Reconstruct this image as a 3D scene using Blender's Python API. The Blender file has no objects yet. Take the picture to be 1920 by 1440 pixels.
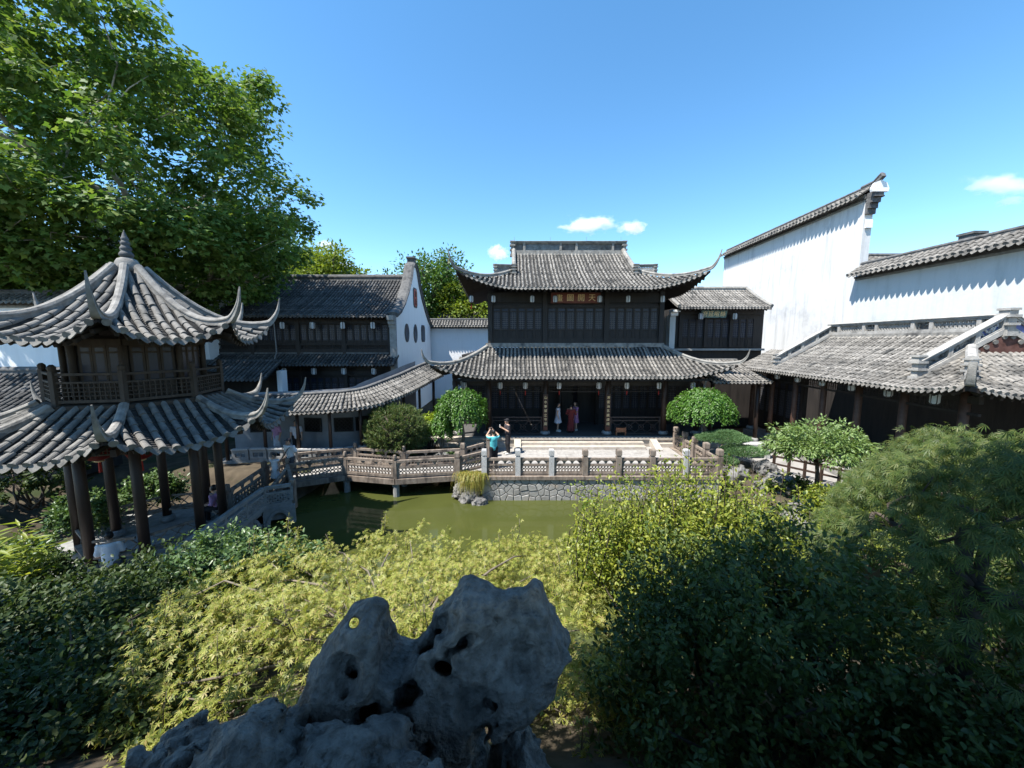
import bpy, math, random
import numpy as np
from mathutils import Vector, Matrix, Quaternion

R = math.radians
PI = math.pi
random.seed(7)
rng = np.random.default_rng(7)
sc = bpy.context.scene
COL = sc.collection

# ------------------------------------------------------------------ camera
CAM = np.array((0.0, 0.0, 5.4))
PITCH = 6.52
cam_data = bpy.data.cameras.new('camera')
cam_data.sensor_width = 36.0
cam_data.lens = 700 * 36.0 / 1920.0
cam_data.clip_start = 0.05
cam_data.clip_end = 8000
cam = bpy.data.objects.new('camera', cam_data)
COL.objects.link(cam)
cam.location = CAM
cam.rotation_euler = (R(90 - PITCH), 0, 0)
sc.camera = cam

# ------------------------------------------------------------------ sky, sun, exposure
SUN_EL = 60.5
SUN_DIR = np.array((-0.87, -0.49, 0.0))
SUN_DIR = SUN_DIR / np.linalg.norm(SUN_DIR)
TO_SUN = np.array((SUN_DIR[0] * math.cos(R(SUN_EL)), SUN_DIR[1] * math.cos(R(SUN_EL)), math.sin(R(SUN_EL))))
world = bpy.data.worlds.new('World')
sc.world = world
world.use_nodes = True
wn = world.node_tree.nodes
wl = world.node_tree.links
wn.clear()
w_out = wn.new('ShaderNodeOutputWorld')
w_bg = wn.new('ShaderNodeBackground')
w_sky = wn.new('ShaderNodeTexSky')
w_sky.sky_type = 'NISHITA'
w_sky.sun_disc = False
w_sky.sun_elevation = R(SUN_EL)
w_sky.sun_rotation = math.atan2(SUN_DIR[0], SUN_DIR[1])
w_sky.altitude = 800
w_sky.air_density = 1.0
w_sky.dust_density = 0.2
w_sky.ozone_density = 1.6
w_hs = wn.new('ShaderNodeHueSaturation')     # the phone's vivid rendering of the blue
w_hs.inputs['Saturation'].default_value = 1.22
w_hs.inputs['Hue'].default_value = 0.492
w_bg.inputs['Strength'].default_value = 0.138
wl.new(w_sky.outputs['Color'], w_hs.inputs['Color'])
wl.new(w_hs.outputs['Color'], w_bg.inputs['Color'])
wl.new(w_bg.outputs['Background'], w_out.inputs['Surface'])
sun_data = bpy.data.lights.new('sun', 'SUN')
sun_data.energy = 5.0
sun_data.angle = R(0.53)
sun_data.color = (1.0, 0.955, 0.88)
sun = bpy.data.objects.new('sun', sun_data)
COL.objects.link(sun)
sun.location = (-60, -30, 90)
sun.rotation_euler = Vector(TO_SUN).to_track_quat('Z', 'Y').to_euler()
sc.view_settings.view_transform = 'Standard'
sc.view_settings.look = 'None'
sc.view_settings.gamma = 1.0
sc.view_settings.use_curve_mapping = False
sc.view_settings.exposure = 1.15
sc.cycles.max_bounces = 8
sc.cycles.volume_bounces = 6
sc.cycles.diffuse_bounces = 3
sc.cycles.glossy_bounces = 3
sc.cycles.transmission_bounces = 3
sc.cycles.transparent_max_bounces = 6
sc.cycles.use_denoising = True

# ================================================================== helpers
V3 = lambda *a: np.array(a, float)
UP = V3(0, 0, 1)
WLOC = {}

def unit(v):
    v = np.asarray(v, float)
    n = np.linalg.norm(v)
    return v / n if n > 1e-12 else v

def link(name, data, parent=None, loc=(0, 0, 0)):
    """object at world point loc, under parent (parents only translate while building)"""
    o = bpy.data.objects.new(name, data)
    COL.objects.link(o)
    loc = np.asarray(loc, float)
    if parent is not None:
        o.parent = parent
        o.location = loc - WLOC[parent.name]
    else:
        o.location = loc
    WLOC[o.name] = loc
    return o

def tag(o, label=None, cat=None, group=None, kind=None):
    if label: o['label'] = label
    if cat: o['category'] = cat
    if group: o['group'] = group
    if kind: o['kind'] = kind
    return o

def thing(name, label, cat, loc, group=None):
    o = link(name, None, None, loc)
    o.empty_display_size = 0.2
    return tag(o, label, cat, group)

class MB:
    def __init__(s):
        s.v = []; s.f = []; s.m = []; s.n = 0
    def add(s, v, f, mi=0):
        v = np.asarray(v, float).reshape(-1, 3)
        s.v.append(v)
        k = s.n
        for q in f:
            s.f.append([i + k for i in q]); s.m.append(mi)
        s.n += len(v)
        return s
    def box(s, c, size, rz=0.0, mi=0, M=None):
        hx, hy, hz = [a / 2 for a in size]
        v = np.array([(x, y, z) for z in (-hz, hz) for y in (-hy, hy) for x in (-hx, hx)])
        if M is None:
            a, b = math.cos(rz), math.sin(rz)
            M = np.array(((a, -b, 0), (b, a, 0), (0, 0, 1)))
        v = v @ np.asarray(M).T + np.asarray(c, float)
        return s.add(v, [(0, 2, 3, 1), (4, 5, 7, 6), (0, 1, 5, 4), (2, 6, 7, 3), (0, 4, 6, 2), (1, 3, 7, 5)], mi)
    def beam(s, p0, p1, w, h, up=UP, mi=0):
        p0 = np.asarray(p0, float); p1 = np.asarray(p1, float)
        d = p1 - p0; L = np.linalg.norm(d); t = d / L
        side = np.cross(t, up)
        if np.linalg.norm(side) < 1e-4: side = np.cross(t, V3(0, 1, 0))
        side = unit(side); u = np.cross(side, t)
        return s.box((p0 + p1) / 2, (L, w, h), M=np.stack((t, side, u), 1), mi=mi)
    def tube(s, pts, rad, n=8, mi=0, cap=True):
        pts = np.asarray(pts, float); k = len(pts)
        rad = np.broadcast_to(np.asarray(rad, float), (k,))
        tan = np.gradient(pts, axis=0)
        ref = V3(0, 0, 1) if abs(unit(tan[0])[2]) < 0.9 else V3(0, 1, 0)
        vs = []
        side = None
        for i in range(k):
            t = unit(tan[i])
            if side is None: side = unit(np.cross(t, ref))
            else: side = unit(side - t * np.dot(side, t))
            u = np.cross(t, side)
            a = np.arange(n) * 2 * PI / n
            vs.append(pts[i] + rad[i] * (np.cos(a)[:, None] * side + np.sin(a)[:, None] * u))
        f = []
        for i in range(k - 1):
            for j in range(n):
                a = i * n + j; b = i * n + (j + 1) % n
                f.append((a, b, b + n, a + n))
        if cap:
            f.append(tuple(range(n))[::-1]); f.append(tuple(range((k - 1) * n, k * n)))
        return s.add(np.concatenate(vs), f, mi)
    def lathe(s, prof, c=(0, 0, 0), n=16, mi=0, off=0.0):
        a = np.arange(n) * 2 * PI / n + off
        vs = [np.stack((r * np.cos(a), r * np.sin(a), np.full(n, z)), 1) for r, z in prof]
        f = []
        for i in range(len(prof) - 1):
            for j in range(n):
                p = i * n + j; q = i * n + (j + 1) % n
                f.append((p, q, q + n, p + n))
        f.append(tuple(range(n))[::-1]); f.append(tuple(range((len(prof) - 1) * n, len(prof) * n)))
        return s.add(np.concatenate(vs) + np.asarray(c, float), f, mi)
    def prism(s, poly, o, u, v, th, mi=0):
        """2D polygon (u,v) at o, extruded by th along u x v (both ways from the plane: 0..th)"""
        o = np.asarray(o, float); u = np.asarray(u, float); v = np.asarray(v, float)
        n = np.cross(u, v) * th
        p = np.asarray(poly, float)
        a = o + p[:, :1] * u + p[:, 1:2] * v
        k = len(p)
        f = [tuple(range(k))[::-1], tuple(range(k, 2 * k))]
        for i in range(k):
            j = (i + 1) % k
            f.append((i, j, j + k, i + k))
        return s.add(np.concatenate((a, a + n)), f, mi)
    def sweep(s, pts, w, h, up=UP, mi=0, round_top=True):
        pts = np.asarray(pts, float); k = len(pts)
        w = np.broadcast_to(np.asarray(w, float), (k,)); h = np.broadcast_to(np.asarray(h, float), (k,))
        tan = np.gradient(pts, axis=0)
        hz = unit(pts[-1] - pts[0]); side0 = unit(np.cross(hz, up))
        vs = []
        sec = [(-.5, -.12), (-.5, .5), (-.62, .52), (-.62, .68), (-.4, .95), (0, 1.05), (.4, .95), (.62, .68), (.62, .52), (.5, .5), (.5, -.12)] if round_top else [(-.5, 0), (-.5, 1), (.5, 1), (.5, 0)]
        for i in range(k):
            t = unit(tan[i]); side = unit(side0 - t * np.dot(side0, t)); u = np.cross(side, t)
            vs.append([pts[i] + a * w[i] * side + b * h[i] * u for a, b in sec])
        n = len(sec); f = []
        for i in range(k - 1):
            for j in range(n):
                a = i * n + j; b = i * n + (j + 1) % n
                f.append((a, a + n, b + n, b))
        f.append(tuple(range(n))); f.append(tuple(range((k - 1) * n, k * n))[::-1])
        return s.add(np.concatenate(vs), f, mi)
    def mesh(s, name, mats, center=None, smooth=False):
        v = np.concatenate(s.v)
        if center is None: center = (v.min(0) + v.max(0)) / 2
        me = bpy.data.meshes.new(name)
        me.from_pydata((v - center).tolist(), [], s.f)
        mats = mats if isinstance(mats, (list, tuple)) else [mats]
        for m in mats: me.materials.append(m)
        if len(mats) > 1: me.polygons.foreach_set('material_index', s.m)
        if smooth: me.polygons.foreach_set('use_smooth', [True] * len(me.polygons))
        me.update()
        return me, center
    def build(s, name, mats, parent=None, smooth=False):
        me, c = s.mesh(name, mats, None, smooth)
        return link(name, me, parent, c)

def raw_mesh(name, v, loops, starts, totals, mat, smooth=False, mi=None):
    me = bpy.data.meshes.new(name)
    me.vertices.add(len(v)); me.vertices.foreach_set('co', np.ascontiguousarray(v, dtype=np.float32).ravel())
    me.loops.add(len(loops)); me.loops.foreach_set('vertex_index', np.ascontiguousarray(loops, dtype=np.int32))
    me.polygons.add(len(starts))
    me.polygons.foreach_set('loop_start', np.ascontiguousarray(starts, dtype=np.int32))
    try: me.polygons.foreach_set('loop_total', np.ascontiguousarray(totals, dtype=np.int32))
    except Exception: pass
    for m in (mat if isinstance(mat, (list, tuple)) else [mat]): me.materials.append(m)
    if mi is not None: me.polygons.foreach_set('material_index', np.ascontiguousarray(mi, dtype=np.int32))
    if smooth: me.polygons.foreach_set('use_smooth', np.ones(len(starts), dtype=bool))
    me.update(calc_edges=True)
    me.validate()
    return me

# ------------------------------------------------------------------ noise (cheap, smooth, vectorised)
def vnoise(p, seed=0):
    p = np.asarray(p, float)
    i = np.floor(p).astype(np.int64); f = p - i; f = f * f * (3 - 2 * f)
    def h(a, b, c):
        n = (a * 374761393 + b * 668265263 + c * 2147483647 + seed * 1274126177) & 0xffffffff
        n = ((n ^ (n >> 13)) * 1274126177) & 0xffffffff
        n = n ^ (n >> 16)
        return (n & 0xffff) / 65535.0
    r = 0
    for dx in (0, 1):
        for dy in (0, 1):
            for dz in (0, 1):
                w = (f[..., 0] if dx else 1 - f[..., 0]) * (f[..., 1] if dy else 1 - f[..., 1]) * (f[..., 2] if dz else 1 - f[..., 2])
                r = r + w * h(i[..., 0] + dx, i[..., 1] + dy, i[..., 2] + dz)
    return r * 2 - 1

def fbm(p, o=4, seed=0):
    p = np.asarray(p, float); r = 0; a = 1; t = 0
    for k in range(o):
        r = r + a * vnoise(p * 2 ** k, seed + k); t += a; a *= .5
    return r / t

# ------------------------------------------------------------------ surface nets: mesh of a signed distance field
def surface_nets(fn, lo, hi, vox):
    lo = np.asarray(lo, float); hi = np.asarray(hi, float)
    n = np.ceil((hi - lo) / vox).astype(int) + 1
    ax = [lo[k] + np.arange(n[k]) * vox for k in range(3)]
    G = np.stack(np.meshgrid(*ax, indexing='ij'), -1)
    F = fn(G)
    s = F < 0
    c8 = [(i, j, k) for i in (0, 1) for j in (0, 1) for k in (0, 1)]
    def sl(a, o):
        return a[o[0]:a.shape[0] - 1 + o[0], o[1]:a.shape[1] - 1 + o[1], o[2]:a.shape[2] - 1 + o[2]]
    cnt = sum(sl(s, o).astype(np.int8) for o in c8)
    act = (cnt > 0) & (cnt < 8)
    idx = -np.ones(act.shape, np.int64)
    cells = np.argwhere(act)
    idx[act] = np.arange(len(cells))
    acc = np.zeros((len(cells), 3)); num = np.zeros(len(cells))
    for a in range(8):
        for b in range(a + 1, 8):
            oa, ob = np.array(c8[a]), np.array(c8[b])
            if np.abs(oa - ob).sum() != 1: continue
            fa = F[tuple((cells + oa).T)]; fb = F[tuple((cells + ob).T)]
            x = (fa < 0) != (fb < 0)
            t = np.where(x, fa / np.where(fa == fb, 1, fa - fb), 0)
            acc += np.where(x[:, None], oa + (ob - oa) * t[:, None], 0); num += x
    v = lo + (cells + acc / np.maximum(num, 1)[:, None]) * vox
    quads = []
    for d in range(3):
        e1, e2 = (d + 1) % 3, (d + 2) % 3
        sh = [slice(None)] * 3; sh2 = [slice(None)] * 3
        sh[d] = slice(0, -1); sh2[d] = slice(1, None)
        cr = s[tuple(sh)] != s[tuple(sh2)]
        P = np.argwhere(cr)
        ok = (P[:, e1] > 0) & (P[:, e2] > 0) & (P[:, e1] < act.shape[e1]) & (P[:, e2] < act.shape[e2]) & (P[:, d] < act.shape[d])
        P = P[ok]
        if not len(P): continue
        def cell(a, b):
            q = P.copy(); q[:, e1] -= a; q[:, e2] -= b
            return idx[tuple(q.T)]
        q = np.stack((cell(1, 1), cell(0, 1), cell(0, 0), cell(1, 0)), 1)
        flip = ~s[tuple(P.T)]
        q[flip] = q[flip][:, ::-1]
        quads.append(q)
    q = np.concatenate(quads)
    q = q[(q >= 0).all(1)]
    return v, q

def sdf_mesh(name, fn, lo, hi, vox, mat, center=None, mi_fn=None, extra=None, smooth=True):
    v, q = surface_nets(fn, lo, hi, vox)
    c = (v.min(0) + v.max(0)) / 2 if center is None else np.asarray(center, float)
    mi = mi_fn(v[q].mean(1)) if mi_fn is not None else None
    loops = q.ravel(); starts = np.arange(len(q)) * 4; totals = np.full(len(q), 4)
    if extra is not None and len(extra.v):
        ev = np.concatenate(extra.v)
        k = len(v)
        v = np.concatenate((v, ev))
        l2 = [i + k for f in extra.f for i in f]
        t2 = np.array([len(f) for f in extra.f])
        s2 = len(loops) + np.concatenate(([0], np.cumsum(t2)[:-1]))
        loops = np.concatenate((loops, l2)); starts = np.concatenate((starts, s2)); totals = np.concatenate((totals, t2))
        if mi is not None: mi = np.concatenate((mi, extra.m))
    me = raw_mesh(name, v - c, loops, starts, totals, mat, smooth, mi)
    return me, c

def smin(a, b, k):
    h = np.clip(.5 + .5 * (b - a) / k, 0, 1)
    return b + (a - b) * h - k * h * (1 - h)

def sd_cone(p, a, b, ra, rb):
    a = np.asarray(a, float); b = np.asarray(b, float)
    ba = b - a; t = np.clip(((p - a) @ ba) / max(ba @ ba, 1e-9), 0, 1)
    return np.linalg.norm(p - a - t[..., None] * ba, axis=-1) - (ra + (rb - ra) * t)

def sd_ell(p, c, r):
    q = (p - np.asarray(c, float)) / np.asarray(r, float)
    k = np.linalg.norm(q, axis=-1)
    return (k - 1) * min(r)

# ================================================================== materials
MATS = {}

def newmat(name):
    m = bpy.data.materials.new(name); m.use_nodes = True
    nt = m.node_tree; nt.nodes.clear()
    out = nt.nodes.new('ShaderNodeOutputMaterial')
    MATS[name] = m
    return m, nt, out

def nd(nt, t, **k):
    n = nt.nodes.new(t)
    for a, b in k.items(): setattr(n, a, b)
    return n

def rgb(c): return (c[0], c[1], c[2], 1.0)

def surf(name, c0, c1=None, scale=3.0, rough=.8, spec=.3, bump=0.0, bscale=None, detail=5, rand=0.0, c2=None, s2=.7, thr=.55, metallic=0, stretch=(1, 1, 1), bdist=.02, coat=0, rough2=None):
    """noise-mixed principled surface; rand = per-object brightness spread; c2 = large patches"""
    m, nt, out = newmat(name)
    L = nt.links.new
    b = nd(nt, 'ShaderNodeBsdfPrincipled')
    tc = nd(nt, 'ShaderNodeTexCoord')
    mp = nd(nt, 'ShaderNodeMapping'); mp.inputs['Scale'].default_value = stretch
    gm = nd(nt, 'ShaderNodeNewGeometry')
    L(gm.outputs['Position'], mp.inputs['Vector'])
    no = nd(nt, 'ShaderNodeTexNoise'); no.inputs['Scale'].default_value = scale; no.inputs['Detail'].default_value = detail
    L(mp.outputs['Vector'], no.inputs['Vector'])
    mx = nd(nt, 'ShaderNodeMix', data_type='RGBA')
    mx.inputs['A'].default_value = rgb(c0); mx.inputs['B'].default_value = rgb(c1 or c0)
    rp = nd(nt, 'ShaderNodeMapRange'); rp.inputs['From Min'].default_value = .32; rp.inputs['From Max'].default_value = .68
    L(no.outputs['Fac'], rp.inputs['Value']); L(rp.outputs['Result'], mx.inputs['Factor'])
    col = mx.outputs['Result']
    if c2 is not None:
        n2 = nd(nt, 'ShaderNodeTexNoise'); n2.inputs['Scale'].default_value = s2; n2.inputs['Detail'].default_value = 6
        L(mp.outputs['Vector'], n2.inputs['Vector'])
        r2 = nd(nt, 'ShaderNodeMapRange'); r2.inputs['From Min'].default_value = thr; r2.inputs['From Max'].default_value = thr + .15
        L(n2.outputs['Fac'], r2.inputs['Value'])
        m2 = nd(nt, 'ShaderNodeMix', data_type='RGBA'); m2.inputs['B'].default_value = rgb(c2)
        L(col, m2.inputs['A']); L(r2.outputs['Result'], m2.inputs['Factor'])
        col = m2.outputs['Result']
    if rand:
        oi = nd(nt, 'ShaderNodeObjectInfo')
        mr = nd(nt, 'ShaderNodeMapRange'); mr.inputs['To Min'].default_value = 1 - rand; mr.inputs['To Max'].default_value = 1 + rand
        L(oi.outputs['Random'], mr.inputs['Value'])
        gmi = nd(nt, 'ShaderNodeMapRange'); gmi.inputs['To Min'].default_value = 1 - rand; gmi.inputs['To Max'].default_value = 1 + rand
        L(gm.outputs['Random Per Island'], gmi.inputs['Value'])
        mm = nd(nt, 'ShaderNodeMath', operation='MULTIPLY'); L(mr.outputs['Result'], mm.inputs[0]); L(gmi.outputs['Result'], mm.inputs[1])
        vm = nd(nt, 'ShaderNodeVectorMath', operation='SCALE'); L(col, vm.inputs[0]); L(mm.outputs['Value'], vm.inputs['Scale'])
        col = vm.outputs['Vector']
    L(col, b.inputs['Base Color'])
    b.inputs['Roughness'].default_value = rough
    if rough2 is not None:
        rr = nd(nt, 'ShaderNodeMapRange'); rr.inputs['To Min'].default_value = rough; rr.inputs['To Max'].default_value = rough2
        L(no.outputs['Fac'], rr.inputs['Value']); L(rr.outputs['Result'], b.inputs['Roughness'])
    b.inputs['Specular IOR Level'].default_value = spec
    b.inputs['Metallic'].default_value = metallic
    b.inputs['Coat Weight'].default_value = coat
    if bump:
        nb = nd(nt, 'ShaderNodeTexNoise'); nb.inputs['Scale'].default_value = bscale or scale * 4; nb.inputs['Detail'].default_value = 6
        L(mp.outputs['Vector'], nb.inputs['Vector'])
        bp = nd(nt, 'ShaderNodeBump'); bp.inputs['Strength'].default_value = bump; bp.inputs['Distance'].default_value = bdist
        L(nb.outputs['Fac'], bp.inputs['Height']); L(bp.outputs['Normal'], b.inputs['Normal'])
    L(b.outputs['BSDF'], out.inputs['Surface'])
    return m

def leafmat(name, cols, rough=.45, spec=.4, trans=.35, tcol=None):
    """two-sided leaf: colour picked per leaf from cols, part of the light passes through"""
    m, nt, out = newmat(name)
    L = nt.links.new
    gm = nd(nt, 'ShaderNodeNewGeometry'); oi = nd(nt, 'ShaderNodeObjectInfo')
    ad = nd(nt, 'ShaderNodeMath', operation='ADD'); L(gm.outputs['Random Per Island'], ad.inputs[0]); L(oi.outputs['Random'], ad.inputs[1])
    fr = nd(nt, 'ShaderNodeMath', operation='FRACT'); L(ad.outputs['Value'], fr.inputs[0])
    cr = nd(nt, 'ShaderNodeValToRGB')
    e = cr.color_ramp.elements
    while len(e) < len(cols): e.new(.5)
    for i, c in enumerate(cols):
        e[i].position = i / (len(cols) - 1); e[i].color = rgb(c)
    L(fr.outputs['Value'], cr.inputs['Fac'])
    b = nd(nt, 'ShaderNodeBsdfPrincipled'); b.inputs['Roughness'].default_value = rough; b.inputs['Specular IOR Level'].default_value = spec
    t = nd(nt, 'ShaderNodeBsdfTranslucent')
    L(cr.outputs['Color'], b.inputs['Base Color'])
    vm = nd(nt, 'ShaderNodeVectorMath', operation='MULTIPLY'); vm.inputs[1].default_value = tcol or (1.5, 1.5, .7)
    L(cr.outputs['Color'], vm.inputs[0]); L(vm.outputs['Vector'], t.inputs['Color'])
    ms = nd(nt, 'ShaderNodeMixShader'); ms.inputs['Fac'].default_value = trans
    L(b.outputs['BSDF'], ms.inputs[1]); L(t.outputs['BSDF'], ms.inputs[2]); L(ms.outputs['Shader'], out.inputs['Surface'])
    return m

# roofs
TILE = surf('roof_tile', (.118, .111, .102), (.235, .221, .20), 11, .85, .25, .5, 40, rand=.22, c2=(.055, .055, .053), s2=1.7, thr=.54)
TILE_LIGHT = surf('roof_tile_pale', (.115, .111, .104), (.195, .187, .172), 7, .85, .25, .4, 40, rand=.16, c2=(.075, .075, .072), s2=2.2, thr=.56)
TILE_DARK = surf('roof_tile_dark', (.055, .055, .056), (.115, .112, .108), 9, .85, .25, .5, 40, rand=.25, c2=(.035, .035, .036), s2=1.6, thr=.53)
PAN = surf('pan_tile', (.032, .032, .032), (.068, .066, .063), 12, .9, .2, .5, 40)
RIDGE = surf('ridge_plaster', (.17, .162, .15), (.29, .278, .255), 5, .9, .2, .5, 30, c2=(.085, .083, .08), s2=2.6, thr=.55)
RIDGE_PALE = surf('pale_ridge_plaster', (.26, .25, .235), (.38, .368, .345), 5, .9, .2, .5, 30, c2=(.16, .157, .15), s2=2.6, thr=.57)
RIDGE_DARK = surf('ridge_grey', (.075, .076, .078), (.14, .138, .135), 5, .88, .25, .4, 30, c2=(.05, .05, .05), s2=2, thr=.55)
# timber
WOOD = surf('dark_timber', (.018, .0155, .0145), (.036, .030, .027), 6, .55, .35, .25, 40, stretch=(1, 1, .15), rough2=.8)
WOOD_SOFT = surf('dark_soffit', (.016, .013, .012), (.030, .024, .020), 5, .8, .2)
WOOD_GREY = surf('weathered_timber', (.16, .125, .10), (.27, .225, .185), 9, .85, .25, .4, 60, stretch=(1, 1, .35), c2=(.085, .07, .06), s2=3.5, thr=.53)
WOOD_RED = surf('red_brown_timber', (.10, .035, .022), (.15, .06, .04), 8, .6, .35, .2, 50)
LATT = surf('pale_lattice', (.085, .083, .088), (.16, .156, .16), 14, .7, .3)  # paler and greyer than the frame timber
COLUMN = surf('column_lacquer', (.030, .018, .013), (.055, .033, .025), 6, .5, .35, .2, 40, stretch=(1, 1, .15))
GLASS = surf('dark_window_glass', (.010, .014, .028), (.020, .027, .050), 2, .3, .3)
# masonry
def plaster(name, base, dirt, amount):
    m, nt, out = newmat(name); L = nt.links.new
    b = nd(nt, 'ShaderNodeBsdfPrincipled'); b.inputs['Roughness'].default_value = .92; b.inputs['Specular IOR Level'].default_value = .2
    g = nd(nt, 'ShaderNodeNewGeometry')
    mp = nd(nt, 'ShaderNodeMapping'); mp.inputs['Scale'].default_value = (2.2, 2.2, .22); L(g.outputs['Position'], mp.inputs['Vector'])
    n1 = nd(nt, 'ShaderNodeTexNoise'); n1.inputs['Scale'].default_value = 1.3; n1.inputs['Detail'].default_value = 8; n1.inputs['Roughness'].default_value = .65; L(mp.outputs['Vector'], n1.inputs['Vector'])
    r1 = nd(nt, 'ShaderNodeMapRange'); r1.inputs['From Min'].default_value = .50; r1.inputs['From Max'].default_value = .78; r1.inputs['To Max'].default_value = amount; L(n1.outputs['Fac'], r1.inputs['Value'])
    n2 = nd(nt, 'ShaderNodeTexNoise'); n2.inputs['Scale'].default_value = .5; n2.inputs['Detail'].default_value = 9; n2.inputs['Roughness'].default_value = .7; L(g.outputs['Position'], n2.inputs['Vector'])
    r2 = nd(nt, 'ShaderNodeMapRange'); r2.inputs['From Min'].default_value = .55; r2.inputs['From Max'].default_value = .75; r2.inputs['To Max'].default_value = amount * .8; L(n2.outputs['Fac'], r2.inputs['Value'])
    ad = nd(nt, 'ShaderNodeMath', operation='ADD', use_clamp=True); L(r1.outputs['Result'], ad.inputs[0]); L(r2.outputs['Result'], ad.inputs[1])
    mx = nd(nt, 'ShaderNodeMix', data_type='RGBA'); mx.inputs['A'].default_value = rgb(base); mx.inputs['B'].default_value = rgb(dirt)
    L(ad.outputs['Value'], mx.inputs['Factor']); L(mx.outputs['Result'], b.inputs['Base Color'])
    n3 = nd(nt, 'ShaderNodeTexNoise'); n3.inputs['Scale'].default_value = 6; n3.inputs['Detail'].default_value = 8; L(g.outputs['Position'], n3.inputs['Vector'])
    bp = nd(nt, 'ShaderNodeBump'); bp.inputs['Strength'].default_value = .25; bp.inputs['Distance'].default_value = .03; L(n3.outputs['Fac'], bp.inputs['Height']); L(bp.outputs['Normal'], b.inputs['Normal'])
    L(b.outputs['BSDF'], out.inputs['Surface'])
    return m
WHITE = plaster('white_plaster', (.60, .60, .595), (.24, .24, .245), .62)
WHITE_CLEAN = plaster('clean_white_plaster', (.82, .82, .82), (.62, .62, .63), .4)
WHITE_PATINA = plaster('stained_white_plaster', (.56, .58, .575), (.36, .39, .38), .6)
GREYSTONE = surf('grey_carved_stone', (.20, .20, .195), (.30, .30, .29), 5, .85, .25, .4, 50)
PALESTONE = surf('pale_granite', (.34, .335, .33), (.48, .475, .46), 30, .8, .25, .3, 90, c2=(.24, .235, .23), s2=4, thr=.58)
PAVE = surf('stone_paving', (.25, .238, .225), (.335, .32, .30), 6, .85, .25, .25, 40, rand=.07, c2=(.20, .185, .17), s2=1.2, thr=.58)
STEP = surf('stone_step', (.34, .30, .25), (.46, .41, .35), 5, .85, .25, .25, 40, rand=.06)
WALLSTONE = surf('terrace_stone', (.23, .222, .207), (.32, .31, .29), 5, .85, .25, .5, 25, rand=.16, c2=(.36, .30, .24), s2=1.6, thr=.60)
MORTAR = surf('mortar', (.19, .186, .177), (.26, .254, .242), 8, .95, .2)
EARTH = surf('earth', (.045, .036, .026), (.09, .072, .05), 2.5, .95, .15, .6, 12, c2=(.03, .04, .015), s2=.8, thr=.5)
ROCK = surf('pond_rock', (.11, .106, .10), (.23, .222, .21), 6, .9, .25, .8, 14, c2=(.12, .12, .12), s2=3, thr=.52)
# small things
GOLD = surf('gold_leaf', (.85, .62, .30), (.92, .72, .40), 30, .4, .5)
PAPER = surf('lantern_paper', (.46, .47, .48), (.58, .58, .58), 8, .8, .2)
SIGNRED = surf('sign_red_lacquer', (.15, .038, .026), (.19, .052, .035), 6, .45, .4)
SIGNGREEN = surf('sign_green_lacquer', (.09, .16, .15), (.13, .21, .19), 6, .5, .4)
LACQ = surf('red_lacquer', (.35, .03, .02), (.42, .045, .03), 6, .5, .4)
REDSILK = surf('red_silk', (.30, .018, .014), (.42, .03, .02), 14, .6, .3)
BLUEPANEL = surf('blue_glaze', (.05, .07, .22), (.09, .12, .32), 6, .5, .4)
METAL = surf('grey_metal_pipe', (.16, .165, .17), (.22, .22, .22), 8, .5, .5)
# ================================================================== tiled roofs
class Face:
    """one roof slope: x along the eave (centre 0), y inward in plan, eave at y = 0"""
    def __init__(s, O, ex, W, D, prof, k=1.0, lift=0.0, flare=0.0, Lc=1.0, ends=(1, 1)):
        s.O = np.asarray(O, float); s.ex = unit(V3(ex[0], ex[1], 0)); s.ey = np.cross(UP, s.ex)
        s.W = W; s.D = D; s.prof = prof; s.k = k; s.lift = lift; s.flare = flare; s.Lc = Lc; s.ends = ends
        dv = np.array((k, 1.0)); s.dv = dv / np.linalg.norm(dv)
    def P(s, x, y):
        x = np.asarray(x, float); y = np.asarray(y, float)
        d = s.W - np.abs(x); sg = np.sign(x)
        en = np.where(x < 0, s.ends[0], s.ends[1])
        c = np.clip(1 - d / s.Lc, 0, 1.3) ** 2 * en
        g = np.clip(1 - y / s.D, 0, 1)
        e = s.flare * c * g
        X = x + sg * e * s.dv[0]; Y = y - e * s.dv[1]
        z = s.prof(y) + s.lift * c * g ** 1.5
        return s.O + X[..., None] * s.ex + Y[..., None] * s.ey + z[..., None] * UP
    def hip(s, sg, y):
        y = np.asarray(y, float)
        return s.P(sg * (s.W - s.k * y), y)
    def diag(s, sg):
        return unit(s.ex * sg * s.dv[0] - s.ey * s.dv[1])

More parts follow.
